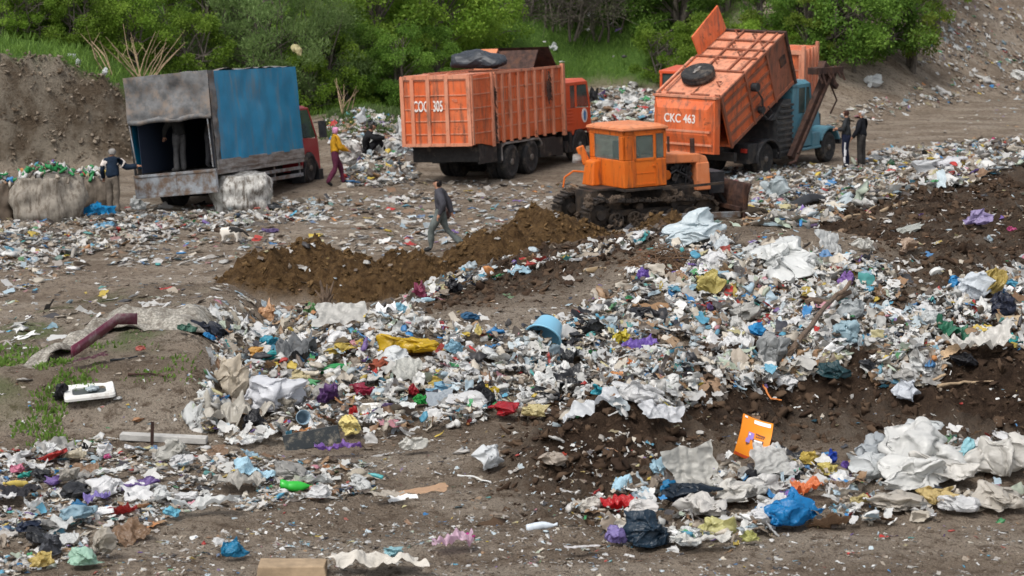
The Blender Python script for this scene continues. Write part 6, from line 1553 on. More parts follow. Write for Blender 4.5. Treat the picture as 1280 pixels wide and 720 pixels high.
stick('hose', 'thin orange hose hanging over the dark soil', 'hose', [(950, 473), (954, 490), (964, 502), (977, 510)], .012, simple('orange rubber', (0.5, 0.16, 0.03), .5), .05, 6)
bag('white bag with blue print lying on dark soil', 1132, 500, 36, (0.604, 0.636, 0.681), 158, 22, .2, 'the dark soil white bag'); bag('dark teal bag half buried in the dark soil', 1042, 484, 46, (0.02, 0.06, 0.07), 159, 12); sheet('green plastic sack in the right heap', 1196, 426, 54, (0.03, 0.16, 0.09), 160, .1, 'the green sack', amp=.25, asp=.55, hs=1.3, lift=.06); bag('white full bag on top of the right heap', 1212, 378, 44, (0.636, 0.681, 0.724), 161, 32, 0, 'the white full bag'); bag('blue corner of a bag on top of the right heap', 1194, 364, 18, (0.05, 0.3, 0.6), 162, 16)
bag('yellow cloth bag beside the white full bag', 1236, 380, 28, (0.45, 0.34, 0.1), 163, 32, .9); bag('navy clothing right of the yellow cloth bag', 1250, 396, 34, (0.03, 0.035, 0.06), 164, 30, .5, name='clothes', cat='clothes'); bag('black bag at the lower right heap', 1206, 458, 38, BLK, 165, 16); sheet('torn white sheet at the lower rim of the right heap', 1225, 452, 80, (0.636, 0.615, 0.571), 166, .3, amp=.2, asp=.4, hs=1.2); bag('dark maroon bag at the left of the right heap', 1126, 440, 32, (0.045, 0.012, 0.03), 167, 16); bag('teal rag at the right picture edge', 1262, 428, 30, (0.03, 0.3, 0.3), 168, 10); bag('light blue bag at the right picture edge', 1262, 365, 26, (0.12, 0.4, 0.55), 169, 12)
sheet('beige card in the lower right heap', 1185, 450, 36, (0.45, 0.32, 0.2), 170, .2, amp=.08, asp=.5, name='cardboard_piece', cat='cardboard', mat='matte'); bag('large white bag left of the green sack', 1165, 410, 40, (0.549, 0.571, 0.571), 171, 22)
# back of the plateau and the yard
drape('black_trough', 'black curved rubber mudguard lying beside the bulldozer blade', 'mudguard', [(990, 262), (1010, 256), (1032, 252)], .35, simple('black rubber', (0.02, 0.021, 0.024), .5), None, 3, .01, .1, 16, 8, .18)
sheet('pale blue board lying beyond the heap', 968, 285, 42, (0.4, 0.5, 0.54), 172, .0, 'the pale blue board', amp=.03, asp=.5, tilt=(rad(12), 0), name='board', cat='board'); sheet('pale yellow foam board right of the blade', 955, 262, 24, (0.55, 0.48, 0.28), 173, .1, amp=.03, asp=.35, name='board', cat='board')
bag('big pale film bag right of the blade', 968, 248, 36, (0.42, 0.48, 0.5), 174, 28); bag('dark plaid cloth beside the blade', 926, 268, 22, (0.1, 0.11, 0.16), 175, 20, 1.0, name='cloth', cat='cloth')
bag('white plastic canister-like bag on dark soil behind the heap', 1080, 315, 32, (0.658, 0.647, 0.604), 176, 14, 0, knot=False); bag('beige bucket-like lump on dark soil behind the heap', 1130, 315, 22, (0.48, 0.36, 0.27), 177, 20, .9, knot=False); bag('lilac bundle of straps on dark soil at the right', 1222, 288, 40, (0.36, 0.3, 0.5), 178, 18, .3, 'the lilac straps'); bag('pink bag at the right edge of the dark soil', 1262, 289, 16, (0.5, 0.08, 0.22), 179, 10); bag('grey white film on dark soil left of the lilac straps', 1130, 288, 44, (0.46, 0.47, 0.43), 180, 10)
mb = MB(); mb.lathe([(.3, -.1), (.33, -.1), (.33, .1), (.3, .1), (.3, -.1)], 28); p = at(1171, 338); o = mb.build('hoop', LT['plastic'], smooth=True); o.color = (.6, .6, .58, 1); o.scale = (.28,) * 3; o.location = (p[0], p[1], p[2] + .02); o.rotation_euler = (0.5, 0.3, 0.4); tag(o, 'white plastic ring half buried in the dark soil', 'ring')
# lower left
mb = MB(); mb.box(-.5, .5, -.09, .09, 0, .1); p = at(205, 558); o = mb.build('concrete_post', simple('grey concrete', (0.36, 0.35, 0.33), .9, var=.2, bmp=.2), bevel=.012); o.location = p; o.scale = (.85, .7, .65); o.rotation_euler = (0, rad(2), rad(-3)); tag(o, 'grey concrete post lying below the clay mound', 'post'); LAND.append(('the grey concrete post', np.array(p), 'post'))
mb = MB(); mb.box(-.015, .015, -.012, .012, -.1, .24); p = at(190, 563); o = mb.build('iron_stake', M['rust']); o.location = p; o.rotation_euler = (0, .05, .3); tag(o, 'rusty iron stake standing in front of the concrete post', 'stake')
bag('mint green plastic bag near the bottom left', 104, 712, 46, (0.4, 0.6, 0.48), 181, 22, .1, 'the mint green bag'); bag('beige upright bag beside the mint green bag', 130, 698, 30, (0.44, 0.4, 0.34), 182, 32, 1.2); bag('yellow bag at the bottom left', 52, 716, 34, (0.55, 0.42, 0.14), 183, 18); bag('bright blue crumpled bag near the bottom', 290, 703, 36, (0.02, 0.22, 0.4), 184, 22, .3, 'the bright blue crumpled bag'); bag('white scrap behind the bright blue crumpled bag', 276, 690, 20, (0.713, 0.713, 0.713), 185, 9); bag('dark grey bag in the left field', 63, 690, 28, (0.08, 0.085, 0.1), 186, 24); sheet('black cloth in the left field', 25, 628, 46, (0.03, 0.03, 0.035), 187, .3, amp=.2, asp=.4, mat='matte', name='cloth', cat='cloth'); bag('navy cloth in the left field', 34, 672, 36, (0.02, 0.03, 0.06), 188, 12, .4, name='cloth', cat='cloth'); sheet('purple film in the left field', 122, 632, 32, (0.25, 0.2, 0.5), 189, .5, amp=.3, asp=.4)
bag('pale yellow styrofoam lump in the left field', 95, 578, 30, (0.58, 0.52, 0.4), 190, 12); bag('round white bag left of the concrete post', 132, 576, 20, (0.681, 0.681, 0.681), 191, 17); bag('hot pink scrap under the round white bag', 135, 579, 10, PNK, 192, 6, name='pink_scrap', cat='scrap'); bag('pink plastic bag at the left picture edge', 22, 594, 18, (0.6, 0.2, 0.3), 193, 9); bag('teal scrap in the left field', 34, 604, 22, (0.03, 0.33, 0.28), 194, 7, name='teal_scrap', cat='scrap'); sheet('large white film in the left field', 140, 605, 44, (0.681, 0.691, 0.681), 195, .2, 'the large white left film', amp=.15, asp=.55); bag('beige film peak in the left field', 85, 612, 30, (0.45, 0.42, 0.37), 196, 24, .6); bag('white foam pair lying on the soil right of the left field', 238, 630, 30, (0.724, 0.724, 0.724), 197, 10); sheet('white film with a light blue end on the soil', 258, 652, 84, (0.615, 0.626, 0.615), 198, .1, 'the light blue ended film', amp=.2, asp=.25); bag('light blue end of a white film on the soil', 214, 656, 22, (0.2, 0.55, 0.7), 199, 10)
sheet('dirty grey film on the trampled soil left of the green bottle', 300, 612, 62, (0.42, 0.4, 0.36), 200, .2, amp=.25, asp=.4); bag('crumpled beige film pile in front of the concrete post', 218, 585, 46, (0.48, 0.47, 0.43), 201, 26, .4)
mb = MB(); mb.hull([(-.28, -.12, 0), (.28, -.1, 0), (.27, .12, 0), (-.28, .12, 0)], [(-.27, -.11, .1), (.26, -.09, .1), (0.27, 0.11, 0.11), (-.27, .12, .11)]); p = at(366, 716); o = mb.build('foam_slab', simple('dirty tan foam', (0.3, 0.22, 0.14), .95, var=.25, bmp=.3), bevel=.01); o.location = p; tag(o, 'tan foam slab at the bottom edge of the picture', 'slab')
sheet('dirty white cloth at the bottom edge right of the tan slab', 470, 714, 110, (0.5, 0.47, 0.42), 202, .1, 'the dirty white bottom cloth', amp=.15, asp=.35, mat='matte'); bag('small pale turquoise bag above the dirty white cloth', 490, 699, 26, (0.32, 0.55, 0.6), 203, 9); sheet('pink and white wrapper on the trampled soil', 567, 692, 50, (0.6, 0.42, 0.52), 204, .2, 'the pink wrapper', amp=.3, asp=.4, hs=1.2); bag('magenta end of the pink wrapper', 586, 686, 16, (0.55, 0.04, 0.28), 205, 9); bag('small yellow scrap right of the pink wrapper', 608, 679, 9, (0.6, 0.5, 0.03), 206, 5, name='yellow_scrap', cat='scrap')
p = at(525, 612); put('cardboard_piece', CARDS[1], 'long brown cardboard strip on the trampled soil', 'cardboard', p, (0.55, 0.25, 0.3), .35, (.3, 0), (0.34, 0.22, 0.14), land='the long cardboard strip'); p = at(505, 626); put('paper', CARDS[2], 'white folded card on the trampled soil', 'paper', p, .26, .3, (.4, .1), (0.744, 0.744, 0.724)); sheet('grey cardboard left of the white folded card', 483, 632, 40, (0.3, 0.27, 0.23), 207, .6, amp=.1, asp=.5, mat='matte', name='cardboard_piece', cat='cardboard')
bag('dirty beige and red wrapper on the trampled soil', 690, 585, 40, (0.42, 0.36, 0.3), 208, 14); bag('red end of the beige wrapper', 698, 580, 18, (0.45, 0.06, 0.03), 209, 8); p = at(678, 664); put('bottle', BOTS[1], 'clear bottle with blue label on the trampled soil', 'bottle', p, 40 * mpp(p), .1, col=(0.549, 0.604, 0.658)); stick('stick', 'white thin stick on the trampled soil', 'stick', [(572, 594), (592, 598), (614, 604)], .01, LT['plastic'], .02, 7).color = (.6, .6, .58, 1); p = at(438, 605); put('bottle', BOTS[2], 'small clear bottle right of the crushed green bottle', 'bottle', p, 22 * mpp(p), .1, col=(0.42, 0.44, 0.5)); bag('white bag with folds left of the green bottle', 400, 628, 34, (0.681, 0.681, 0.681), 210, 16)
# dead roots on the heap crest
dm = MB(); rgt = np.random.default_rng(9)
for i in range(12):
    e = Vector((rgt.normal() * .18, rgt.normal() * .1, rgt.uniform(.1, .42))); dm.tube([Vector((rgt.normal() * .06, rgt.normal() * .05, -.05)), e * .5 + Vector((0, 0, .05)), e], [.03, .02, .008], 6)
p = at(408, 392); o = dm.build('tree_root', M['wood']); o.location = p; tag(o, 'dead brown root sticking up on the crest of the heap', 'root')

# ---- by the lorries: sacks
def sack(u, v, w, h, col, seed, label, contents=True):
    p = at(u, v); s = w * mpp(p); hh = h * mpp(p); rng = np.random.default_rng(seed)
    n, m = 48, 22; vs = []
    A = np.array([(i, j) for j in range(m + 1) for i in range(n)], float); th = A[:, 0] / n * 2 * PI; t = A[:, 1] / m
    sq = 1 / (np.abs(np.cos(th)) ** 3.2 + np.abs(np.sin(th)) ** 5) ** (1 / 5)
    r = (.5 + .06 * np.sin(t * PI)) * sq * (1 - .12 * t ** 4); q = np.stack([np.cos(th), np.sin(th), t * 2.2], 1)
    r = r * (1 + .03 * crumple(q, rng, 10, .8, 2.5) + .24 * crumple(q * np.array([1, 1, .4]), rng, 16, 2, 9))
    V = np.stack([r * np.cos(th) * s, r * np.sin(th) * s * .85, t * hh], 1)
    I = np.arange(n * (m + 1)).reshape(m + 1, n); F_ = np.stack([I[:-1], np.roll(I[:-1], -1, 1), np.roll(I[1:], -1, 1), I[1:]], -1).reshape(-1, 4)
    cap = len(V); V = np.vstack([V, [[0, 0, hh * .93]]]); Ft = np.stack([I[-1], np.roll(I[-1], -1), np.full(n, cap)], 1)
    m_ = simple('woven sack cloth', col, .8, var=.3, vscale=3, bmp=.8, dirt=(.1, .08, .06), dirt_amt=.7, dscale=7, stretch=(1.5, 1.5, .35))
    o = link('big_sack', np_mesh('big_sack', V, [F_, Ft], m_)); o.location = p; o.rotation_euler = (0, 0, rng.uniform(-.3, .3)); tag(o, label, 'sack')
    if contents:
        k = 90; a = rng.uniform(0, 6.28, k); rr = rng.random(k) ** .5 * s * .5
        pos = np.stack([p[0] + rr * np.cos(a), p[1] + rr * np.sin(a) * .85, p[2] + hh * .95 + .22 * s * (1 - (rr / (s * .5)) ** 2) + rng.normal(size=k) * .03], 1)
        scraps('sack_contents', pos, rng.uniform(.14, .28, k), np.where(rng.random(k)[:, None] < .25, np.array([.03, .25, .08]), pick_cols(k, rng, .1)), rng, kinds=('bot', 'ball'), tilt=1.2)
    return o

# ------------------------------------------------------------------ uncountable small litter: single objects
def small_templates():
    T = {'flat': [], 'ball': [], 'bot': [], 'strip': []}
    for i in range(7): T['flat'].append(sheet_shape(400 + i, 8, 6, .2))
    for i in range(7):
        V, Fq = bag_shape(500 + i, 2); T['ball'].append((V, Fq))
    for i in range(4): T['strip'].append(sheet_shape(600 + i, 12, 3, .2, .2))
    for i in range(2):
        mb = MB(); mb.lathe([(.0, -.5), (.15, -.5), (.16, -.3), (.14, 0), (.16, .25), (.06, .4), (.06, .5), (0, .5)], 7, axis='x'); P = np.array(mb.v)
        fs = [f for f in mb.f if len(f) == 4]; T['bot'].append((P, np.array(fs)))
    return T
TPL = small_templates()
ACC = {'heap_litter': [], 'yard_litter': [], 'scattered_litter': [], 'slope_litter': []}
def scraps(name, pos, size, cols, rng, kinds=('flat', 'ball', 'strip', 'bot'), w=None, tilt=.35, mat=None, nrm=None, flat=1.0):
    n = len(pos); nm0 = name; tl = [(k, i) for k in kinds for i in range(len(TPL[k]))]
    pk = np.array([((w or {}).get(k, 1.0)) / len(TPL[k]) for k, i in tl]); pk /= pk.sum()
    ch = rng.choice(len(tl), n, p=pk); Vs = []; Fs = {3: [], 4: []}; Cs = []; o = 0
    for c, (k, i) in enumerate(tl):
        s = np.nonzero(ch == c)[0]
        if not len(s): continue
        V, Fq = TPL[k][i]
        a = rng.uniform(0, 2 * PI, len(s)); tx = rng.normal(size=len(s)) * tilt; ty = rng.normal(size=len(s)) * tilt
        if nrm is not None: tx += -nrm[s, 1]; ty += nrm[s, 0]
        ca, sa = np.cos(a), np.sin(a); z0 = np.zeros_like(a); o1 = np.ones_like(a)
        Rz = np.stack([np.stack([ca, -sa, z0], -1), np.stack([sa, ca, z0], -1), np.stack([z0, z0, o1], -1)], 1)
        cx, sx = np.cos(tx), np.sin(tx); Rx = np.stack([np.stack([o1, z0, z0], -1), np.stack([z0, cx, -sx], -1), np.stack([z0, sx, cx], -1)], 1)
        cy, sy = np.cos(ty), np.sin(ty); Ry = np.stack([np.stack([cy, z0, sy], -1), np.stack([z0, o1, z0], -1), np.stack([-sy, z0, cy], -1)], 1)
        R = Ry @ Rx @ Rz
        asp = np.stack([o1, rng.uniform(.6, 1.3, len(s)), rng.uniform(.6, 1.25, len(s)) * flat], 1)
        W = np.einsum('nij,nkj->nki', R, V[None] * asp[:, None] * size[s][:, None, None]) + pos[s][:, None]
        Vs.append(W.reshape(-1, 3)); Fs[Fq.shape[1]].append((Fq[None] + (np.arange(len(s)) * len(V))[:, None, None] + o).reshape(-1, Fq.shape[1])); o += len(s) * len(V)
        Cs.append(np.repeat(cols[s], len(V), 0))
    if mat is None and name in ACC: ACC[name].append((np.concatenate(Vs), {k: np.concatenate(f) for k, f in Fs.items() if f}, np.concatenate(Cs))); return
    if mat is LT.get('clod'): ACC.setdefault('soil_clods', []).append((np.concatenate(Vs), {k: np.concatenate(f) for k, f in Fs.items() if f}, np.concatenate(Cs))); return
    Ff = [np.concatenate(f) for f in Fs.values() if f]
    return tag(link(name, np_mesh(name, np.concatenate(Vs), Ff, mat or LT['stuff'], np.concatenate(Cs))), kind='stuff')

ZONES = {
 'heap': ([(268, 402), (330, 388), (450, 396), (545, 404), (640, 422), (690, 405), (770, 400), (875, 480), (870, 505), (800, 528), (640, 524), (560, 540), (430, 556), (300, 562), (238, 535), (262, 470)], 4300, (.06, .22), 'in the main heap'),
 'upper': ([(640, 432), (700, 405), (770, 362), (800, 330), (830, 300), (920, 305), (1010, 315), (1125, 345), (1120, 420), (1030, 468), (935, 495), (830, 515), (740, 480)], 4700, (.06, .23), 'in the upper heap'),
 'ridge': ([(440, 400), (500, 385), (560, 350), (640, 334), (720, 320), (830, 290), (835, 298), (720, 328), (650, 343), (575, 366), (510, 398)], 450, (.08, .22), 'along the ridge'),
 'right': ([(1080, 470), (1120, 405), (1190, 362), (1285, 335), (1290, 445), (1190, 462), (1110, 482)], 2000, (.06, .22), 'in the right heap'),
 'front': ([(700, 622), (760, 625), (830, 590), (960, 575), (1060, 578), (1130, 550), (1290, 552), (1290, 640), (1130, 660), (1010, 668), (900, 690), (790, 692), (720, 650)], 1500, (.05, .18), 'in the right front row'),
 'leftfield': ([(-10, 570), (150, 552), (260, 562), (340, 570), (470, 585), (470, 615), (330, 640), (220, 650), (130, 690), (-10, 725)], 3400, (.05, .17), 'in the left field'),
 'yard': ([(-10, 275), (150, 258), (400, 245), (520, 225), (720, 228), (700, 275), (560, 318), (430, 345), (270, 330), (120, 335), (-10, 375)], 3600, (.09, .3), 'on the yard'),
 'yard2': ([(940, 250), (1050, 212), (1100, 190), (1290, 170), (1285, 205), (1200, 235), (1120, 248), (1000, 290), (930, 285)], 2600, (.09, .3), 'right of the bulldozer'),
}
rng = np.random.default_rng(21)
for l_ in LAND: NAMED.append((l_[1][0], l_[1][1], .2))
for l_ in LAND:
    if l_[2] in ('post', 'panel'): NAMED.extend([(l_[1][0] + q_, l_[1][1], .22) for q_ in (-.35, -.15, .15, .35)])
def clear_named(P, f=.75):
    keep = (soilmasks(P[:, 0], P[:, 1])[1] < .35) | (P[:, 1] < 40) | (RNG.random(len(P)) < .06)
    for (x, y, r) in NAMED:
        dy = P[:, 1] - y; keep &= ~(np.hypot(P[:, 0] - x, np.where(dy < 0, dy * .6, dy)) < r * f)
    return P[keep]
def strew(name, poly, n, smin, smax, dirty=.35, lift=.0, flat=1.0, w=None, tilt=.35, hump=0):
    uv = sample_poly(poly, n, rng); P = rays(uv[:, 0], uv[:, 1]); P = clear_named(P); n = len(P); s = np.exp(rng.uniform(np.log(smin), np.log(smax), n) - rng.random(n) * .25)
    P[:, 2] += lift + rng.random(n) * hump - s * .05
    return scraps(name, P, s, pick_cols(n, rng, dirty), rng, w=w, tilt=tilt, nrm=normals(P[:, 0], P[:, 1], .15), flat=flat)
for k, nm in (('heap', 'heap_litter'), ('upper', 'heap_litter'), ('ridge', 'heap_litter'), ('right', 'heap_litter'), ('front', 'heap_litter')):
    po, n, (a_, b_), _ = ZONES[k]; strew(nm, po, n, a_, b_, .3, .0, 1.1, {'flat': 2.2, 'ball': 1.0, 'strip': 1.0, 'bot': .3}, .5, .14)
strew('scattered_litter', ZONES['leftfield'][0], 3700, .03, .16, .5, 0, .8, {'flat': 2, 'ball': 1, 'strip': 1, 'bot': .15}, .3, .04)
W_ = {'flat': 2, 'ball': 1.2, 'strip': .6, 'bot': .2}
strew('yard_litter', ZONES['yard'][0], 2700, .08, .4, .7, 0, .6, W_, .22, .05)
strew('yard_litter', [(-10, 275), (110, 268), (300, 268), (420, 245), (400, 275), (230, 292), (90, 322), (-10, 335)], 2200, .1, .42, .65, 0, .9, W_, .3, .1)
strew('yard_litter', ZONES['yard2'][0], 3300, .1, .42, .5, 0, 1.0, W_, .35, .14)
strew('yard_litter', [(410, 150), (450, 140), (505, 150), (520, 225), (480, 235), (430, 235)], 1500, .12, .5, .35, 0, 1.0, W_, .35, .15)
strew('yard_litter', [(740, 118), (790, 108), (830, 120), (825, 150), (740, 155)], 800, .15, .5, .3, 0, 1.0, W_, .35, .15)
strew('yard_litter', [(860, 215), (1000, 205), (1060, 212), (1000, 240), (880, 250)], 900, .1, .35, .4, 0, .9, W_, .3, .08)
strew('slope_litter', [(1030, 150), (1100, 120), (1180, 90), (1290, 60), (1290, 122), (1160, 135), (1060, 168)], 500, .1, .4, .8, 0, .8, W_, .3, .05)
strew('slope_litter', [(1190, 0), (1290, 0), (1290, 75), (1200, 85), (1130, 80)], 560, .1, .4, .9, 0, .8, W_, .3, .05)
strew('slope_litter', [(640, 20), (840, 30), (800, 100), (700, 90)], 14, .15, .3, .1, .15, 1, W_, .4, .3)
strew('scattered_litter', [(330, 560), (860, 520), (900, 560), (700, 620), (900, 700), (-10, 730), (200, 640)], 3200, .018, .09, .75, 0, .7, {'flat': 2, 'ball': 1, 'strip': 2, 'bot': .1}, .25, .0)
strew('scattered_litter', [(-10, 725), (250, 660), (700, 640), (1000, 680), (1290, 650), (1290, 730), (-10, 730)], 2600, .018, .09, .8, 0, .7, {'flat': 2, 'ball': 1, 'strip': 2, 'bot': .1}, .25, .0)
strew('scattered_litter', [(560, 345), (720, 325), (800, 335), (640, 425), (500, 400)], 170, .03, .1, .6, 0, .7, W_, .25, .0)
strew('scattered_litter', [(900, 300), (1000, 270), (1290, 200), (1290, 340), (1130, 400), (1000, 320)], 700, .04, .2, .5, 0, .8, W_, .3, .02)
strew('scattered_litter', [(640, 600), (900, 480), (1290, 440), (1290, 550), (950, 570)], 350, .02, .09, .6, 0, .8, W_, .3, .0)
strew('scattered_litter', [(20, 460), (250, 430), (250, 530), (0, 560)], 160, .02, .08, .4, 0, .6, W_, .2, .0)
strew('yard_litter', [(-10, 330), (270, 330), (430, 345), (250, 400), (-10, 450)], 420, .06, .3, .6, 0, .6, W_, .2, .0)
strew('yard_litter', [(1080, 175), (1290, 120), (1290, 170), (1100, 190)], 160, .06, .3, .6, 0, .6, W_, .2, .0)
# evenly over the hidden parts of the dump as well
n = 2500; x = rng.uniform(-9, 12, n); y = rng.uniform(20, 66, n); s = rng.uniform(.04, .2, n)
scraps('scattered_litter', np.stack([x, y, height(x, y)], 1), s, pick_cols(n, rng, .6), rng, w=W_, tilt=.25, flat=.7)
# clods of soil
def clods(n, fn, xr, yr, smin, smax, c0, c1, name):
    x = rng.uniform(*xr, n); y = rng.uniform(*yr, n); k = fn(x, y) > rng.random(n); x, y = x[k], y[k]; m = len(x)
    s = np.exp(rng.uniform(np.log(smin), np.log(smax), m)); t = rng.random((m, 1)); P = np.stack([x, y, height(x, y) - s * .12], 1)
    return scraps(name, P, s, np.array(c0) * (1 - t) + np.array(c1) * t, rng, kinds=('ball',), tilt=.6, mat=LT['clod'], flat=1.3)
m_, nt_, b_ = new_mat('soil clods'); nt_.links.new(N(nt_, 'ShaderNodeAttribute', attribute_name='Col').outputs['Color'], b_.inputs['Base Color']); b_.inputs['Roughness'].default_value = .95; b_.inputs['Specular IOR Level'].default_value = .1; LT['clod'] = m_
clods(30000, lambda x, y: soilmasks(x, y)[0] * .9, (-1, 9), (20, 44), .025, .2, (.032, .02, .014), (.088, .058, .038), 'soil_clods')
clods(30000, lambda x, y: soilmasks(x, y)[1] * .8, (-9, 6), (32, 56), .03, .2, (.05, .03, .013), (.15, .092, .042), 'soil_clods')
clods(45000, lambda x, y: .5 + 0 * x, (-7, 8), (18, 32), .01, .05, (0.08, 0.06, 0.045), (0.2, 0.165, 0.13), 'soil_clods')
clods(9000, lambda x, y: soilmasks(x, y)[3] * (y > 60), (-19, -9), (69, 76), .04, .2, (.12, .09, .062), (.25, .21, .165), 'soil_clods')

for nm_, L_ in ACC.items():
    o_ = 0; Vv = []; Cc_ = []; Fd = defaultdict(list)
    for V_, F__, C__ in L_:
        for k_, f_ in F__.items(): Fd[k_].append(f_ + o_)
        Vv.append(V_); Cc_.append(C__); o_ += len(V_)
    tag(link(nm_, np_mesh(nm_, np.concatenate(Vv), [np.concatenate(f_) for f_ in Fd.values()], LT['clod'] if nm_ == 'soil_clods' else LT['stuff'], np.concatenate(Cc_), smooth=nm_ != 'soil_clods')), kind='stuff')

sack(-2, 274, 46, 46, (0.1, 0.075, 0.055), 1, 'brown woven sack cut by the left picture edge')
sack(62, 274, 78, 54, (0.24, 0.215, 0.18), 2, 'large grey brown woven sack full of bottles left of the standing person')
sack(116, 262, 40, 42, (0.17, 0.14, 0.11), 3, 'brown woven sack half hidden behind the standing person')
bag('bright blue plastic bag lying at the foot of the woven sacks', 119, 272, 50, (0.01, 0.26, 0.55), 220, 22, .2, 'the bright blue bag by the sacks')
sack(301, 262, 66, 44, (0.5, 0.49, 0.46), 8, 'big whitish woven sack standing against the canvas lorry', False)
bag('dark rubber sheet lying right of the whitish sack', 345, 264, 30, (0.045, 0.05, 0.055), 222, 12, name='rubber_sheet', cat='sheet')
bag('pale carried sack held by the person in yellow', 436, 222, 34, (0.5, 0.49, 0.47), 223, 32, .4, name='carried_sack', cat='sack', mat='matte', lift=.42)
bag('dark bag carried by the walking person', 558, 303, 12, (0.06, 0.03, 0.025), 224, 20, .3, name='carried_bag', lift=.55)
bag('white sack lying right of the seated person', 478, 192, 40, (0.604, 0.604, 0.581), 225, 22, .3, name='big_sack', cat='sack'); bag('grey sack further right of the seated person', 500, 196, 44, (0.4, 0.42, 0.43), 226, 16, -.4, name='big_sack', cat='sack'); bag('pale leaning bag above the seated person', 452, 158, 26, (0.604, 0.626, 0.636), 227, 26, .9); bag('black tyre-like bag above the seated person', 462, 163, 22, BLK, 228, 12); bag('small yellow bag on the rubbish near the woman in yellow', 461, 221, 9, (0.6, 0.4, 0.05), 229, 9); bag('red plastic strip on the yard below the seated person', 456, 232, 18, (0.4, 0.04, 0.03), 230, 4); bag('white sack by the left edge of COC 305', 500, 172, 18, (0.604, 0.604, 0.592), 231, 26)
bag('white sacks pile seen between COC 305 and the tipped body', 758, 138, 34, (0.636, 0.636, 0.626), 232, 14); bag('black figure-like bag in front of the pile behind COC 305', 742, 128, 12, BLK, 233, 22); bag('white film on the pile behind COC 305', 785, 128, 30, (0.615, 0.615, 0.604), 234, 12)
bag('purple plastic bag lying on the yard', 338, 292, 26, (0.12, 0.08, 0.2), 235, 7); bag('light blue bag on the yard below the standing person', 135, 288, 26, (0.2, 0.42, 0.6), 236, 12); bag('tan foam lump by the tailgate', 173, 275, 20, (0.45, 0.32, 0.2), 237, 7); bag('white crate-like bag beside the tailgate', 170, 262, 22, (0.658, 0.681, 0.681), 238, 18); bag('white bag with blue on the right slope', 1090, 105, 26, (0.658, 0.681, 0.681), 239, 14, .5); bag('white bag on the right slope, middle one', 1175, 116, 24, (0.636, 0.626, 0.604), 240, 7); bag('white bag on the right slope near the top', 1232, 104, 30, (0.615, 0.604, 0.581), 241, 10); bag('big white bag on the right slope at the picture edge', 1275, 100, 30, (0.658, 0.658, 0.636), 242, 14)
bag('long white film pile among the rubbish right of the bulldozer', 1165, 222, 60, (0.615, 0.626, 0.636), 243, 24, .1); bag('large white bag pile right of the bulldozer', 1195, 212, 44, (0.658, 0.658, 0.681), 244, 20); bag('pink bag among the rubbish right of the bulldozer', 1208, 218, 34, (0.6, 0.28, 0.34), 245, 10); bag('yellow film among the rubbish right of the bulldozer', 1238, 215, 26, (0.55, 0.45, 0.1), 246, 10); bag('grey bucket-like lump near the two standing men', 1102, 205, 26, (0.16, 0.17, 0.18), 247, 12, knot=False); bag('magenta scrap among the rubbish at the right', 1242, 180, 12, (0.5, 0.03, 0.15), 248, 9); bag('dark green bag near the two standing men', 1112, 208, 16, (0.04, 0.12, 0.06), 249, 9)
p = np.array([along(375, 80.2), 80.2, 0]); p[2] = CAM_H - (58 + 170) / FPX * 80.2
P_, F_ = bag_shape(250, 4); o = link('plastic_bag', np_mesh('plastic_bag', P_, F_, LT['film'])); o.color = (.62, .55, .3, 1); o.scale = (.42,) * 3; o.location = p; o.rotation_euler = (1.2, .2, .4); tag(o, 'pale yellow bag caught in the willow bush above the blue canvas', 'bag')
for i, (u, v, lb) in enumerate(((90, 75, 'white bag on the left grass bank'), (97, 82, 'pale torn bag on the left grass bank, lower one'), (130, 108, 'thin white scrap on the grass beside the grey curtain'), (738, 22, 'white bag hanging in the twiggy bushes'), (808, 60, 'white scrap on the green slope'), (690, 62, 'white scrap high on the green slope above the hatch'))):
    bag(lb, u, v, 11, (0.636, 0.658, 0.658), 260 + i, 9, i)

# ------------------------------------------------------------------ countable larger litter, told apart by neighbours
CN = [('white', (0.744, 0.744, 0.744), 38), ('pale grey', (0.658, 0.67, 0.658), 24), ('dirty grey', (0.36, 0.35, 0.33), 14), ('beige', (0.46, 0.41, 0.33), 12), ('light blue', (0.33, 0.49, 0.58), 8), ('black', (0.025, 0.026, 0.03), 6), ('blue', (0.03, 0.2, 0.42), 2.5), ('yellow', (0.55, 0.42, 0.1), 2), ('red', (0.4, 0.04, 0.035), 1.5), ('green', (0.05, 0.26, 0.1), 1.2), ('teal', (0.06, 0.29, 0.3), 1.4), ('purple', (0.19, 0.12, 0.33), 1.1), ('brown', (0.24, 0.15, 0.09), 4)]
cw = np.array([c[2] for c in CN], float); cw /= cw.sum()
KINDS = [('plastic_bag', BAGS, 'crumpled bag', 'bag', 210, (.14, .38)), ('plastic_sheet', SHEETS, 'film scrap', 'film', 170, (.16, .46)), ('clear_film', CLEARS, 'cloudy film', 'film', 30, (.2, .42)), ('bottle', BOTS, 'bottle', 'bottle', 26, (.14, .24)), ('rag', RAGS, 'rag', 'rag', 20, (.2, .45)), ('cardboard_piece', CARDS, 'card', 'cardboard', 20, (.15, .35)), ('carton', CARTS, 'carton', 'carton', 12, (.12, .25))]
zw = [('heap', .3), ('upper', .28), ('ridge', .04), ('right', .1), ('front', .14), ('leftfield', .12)]
items = []
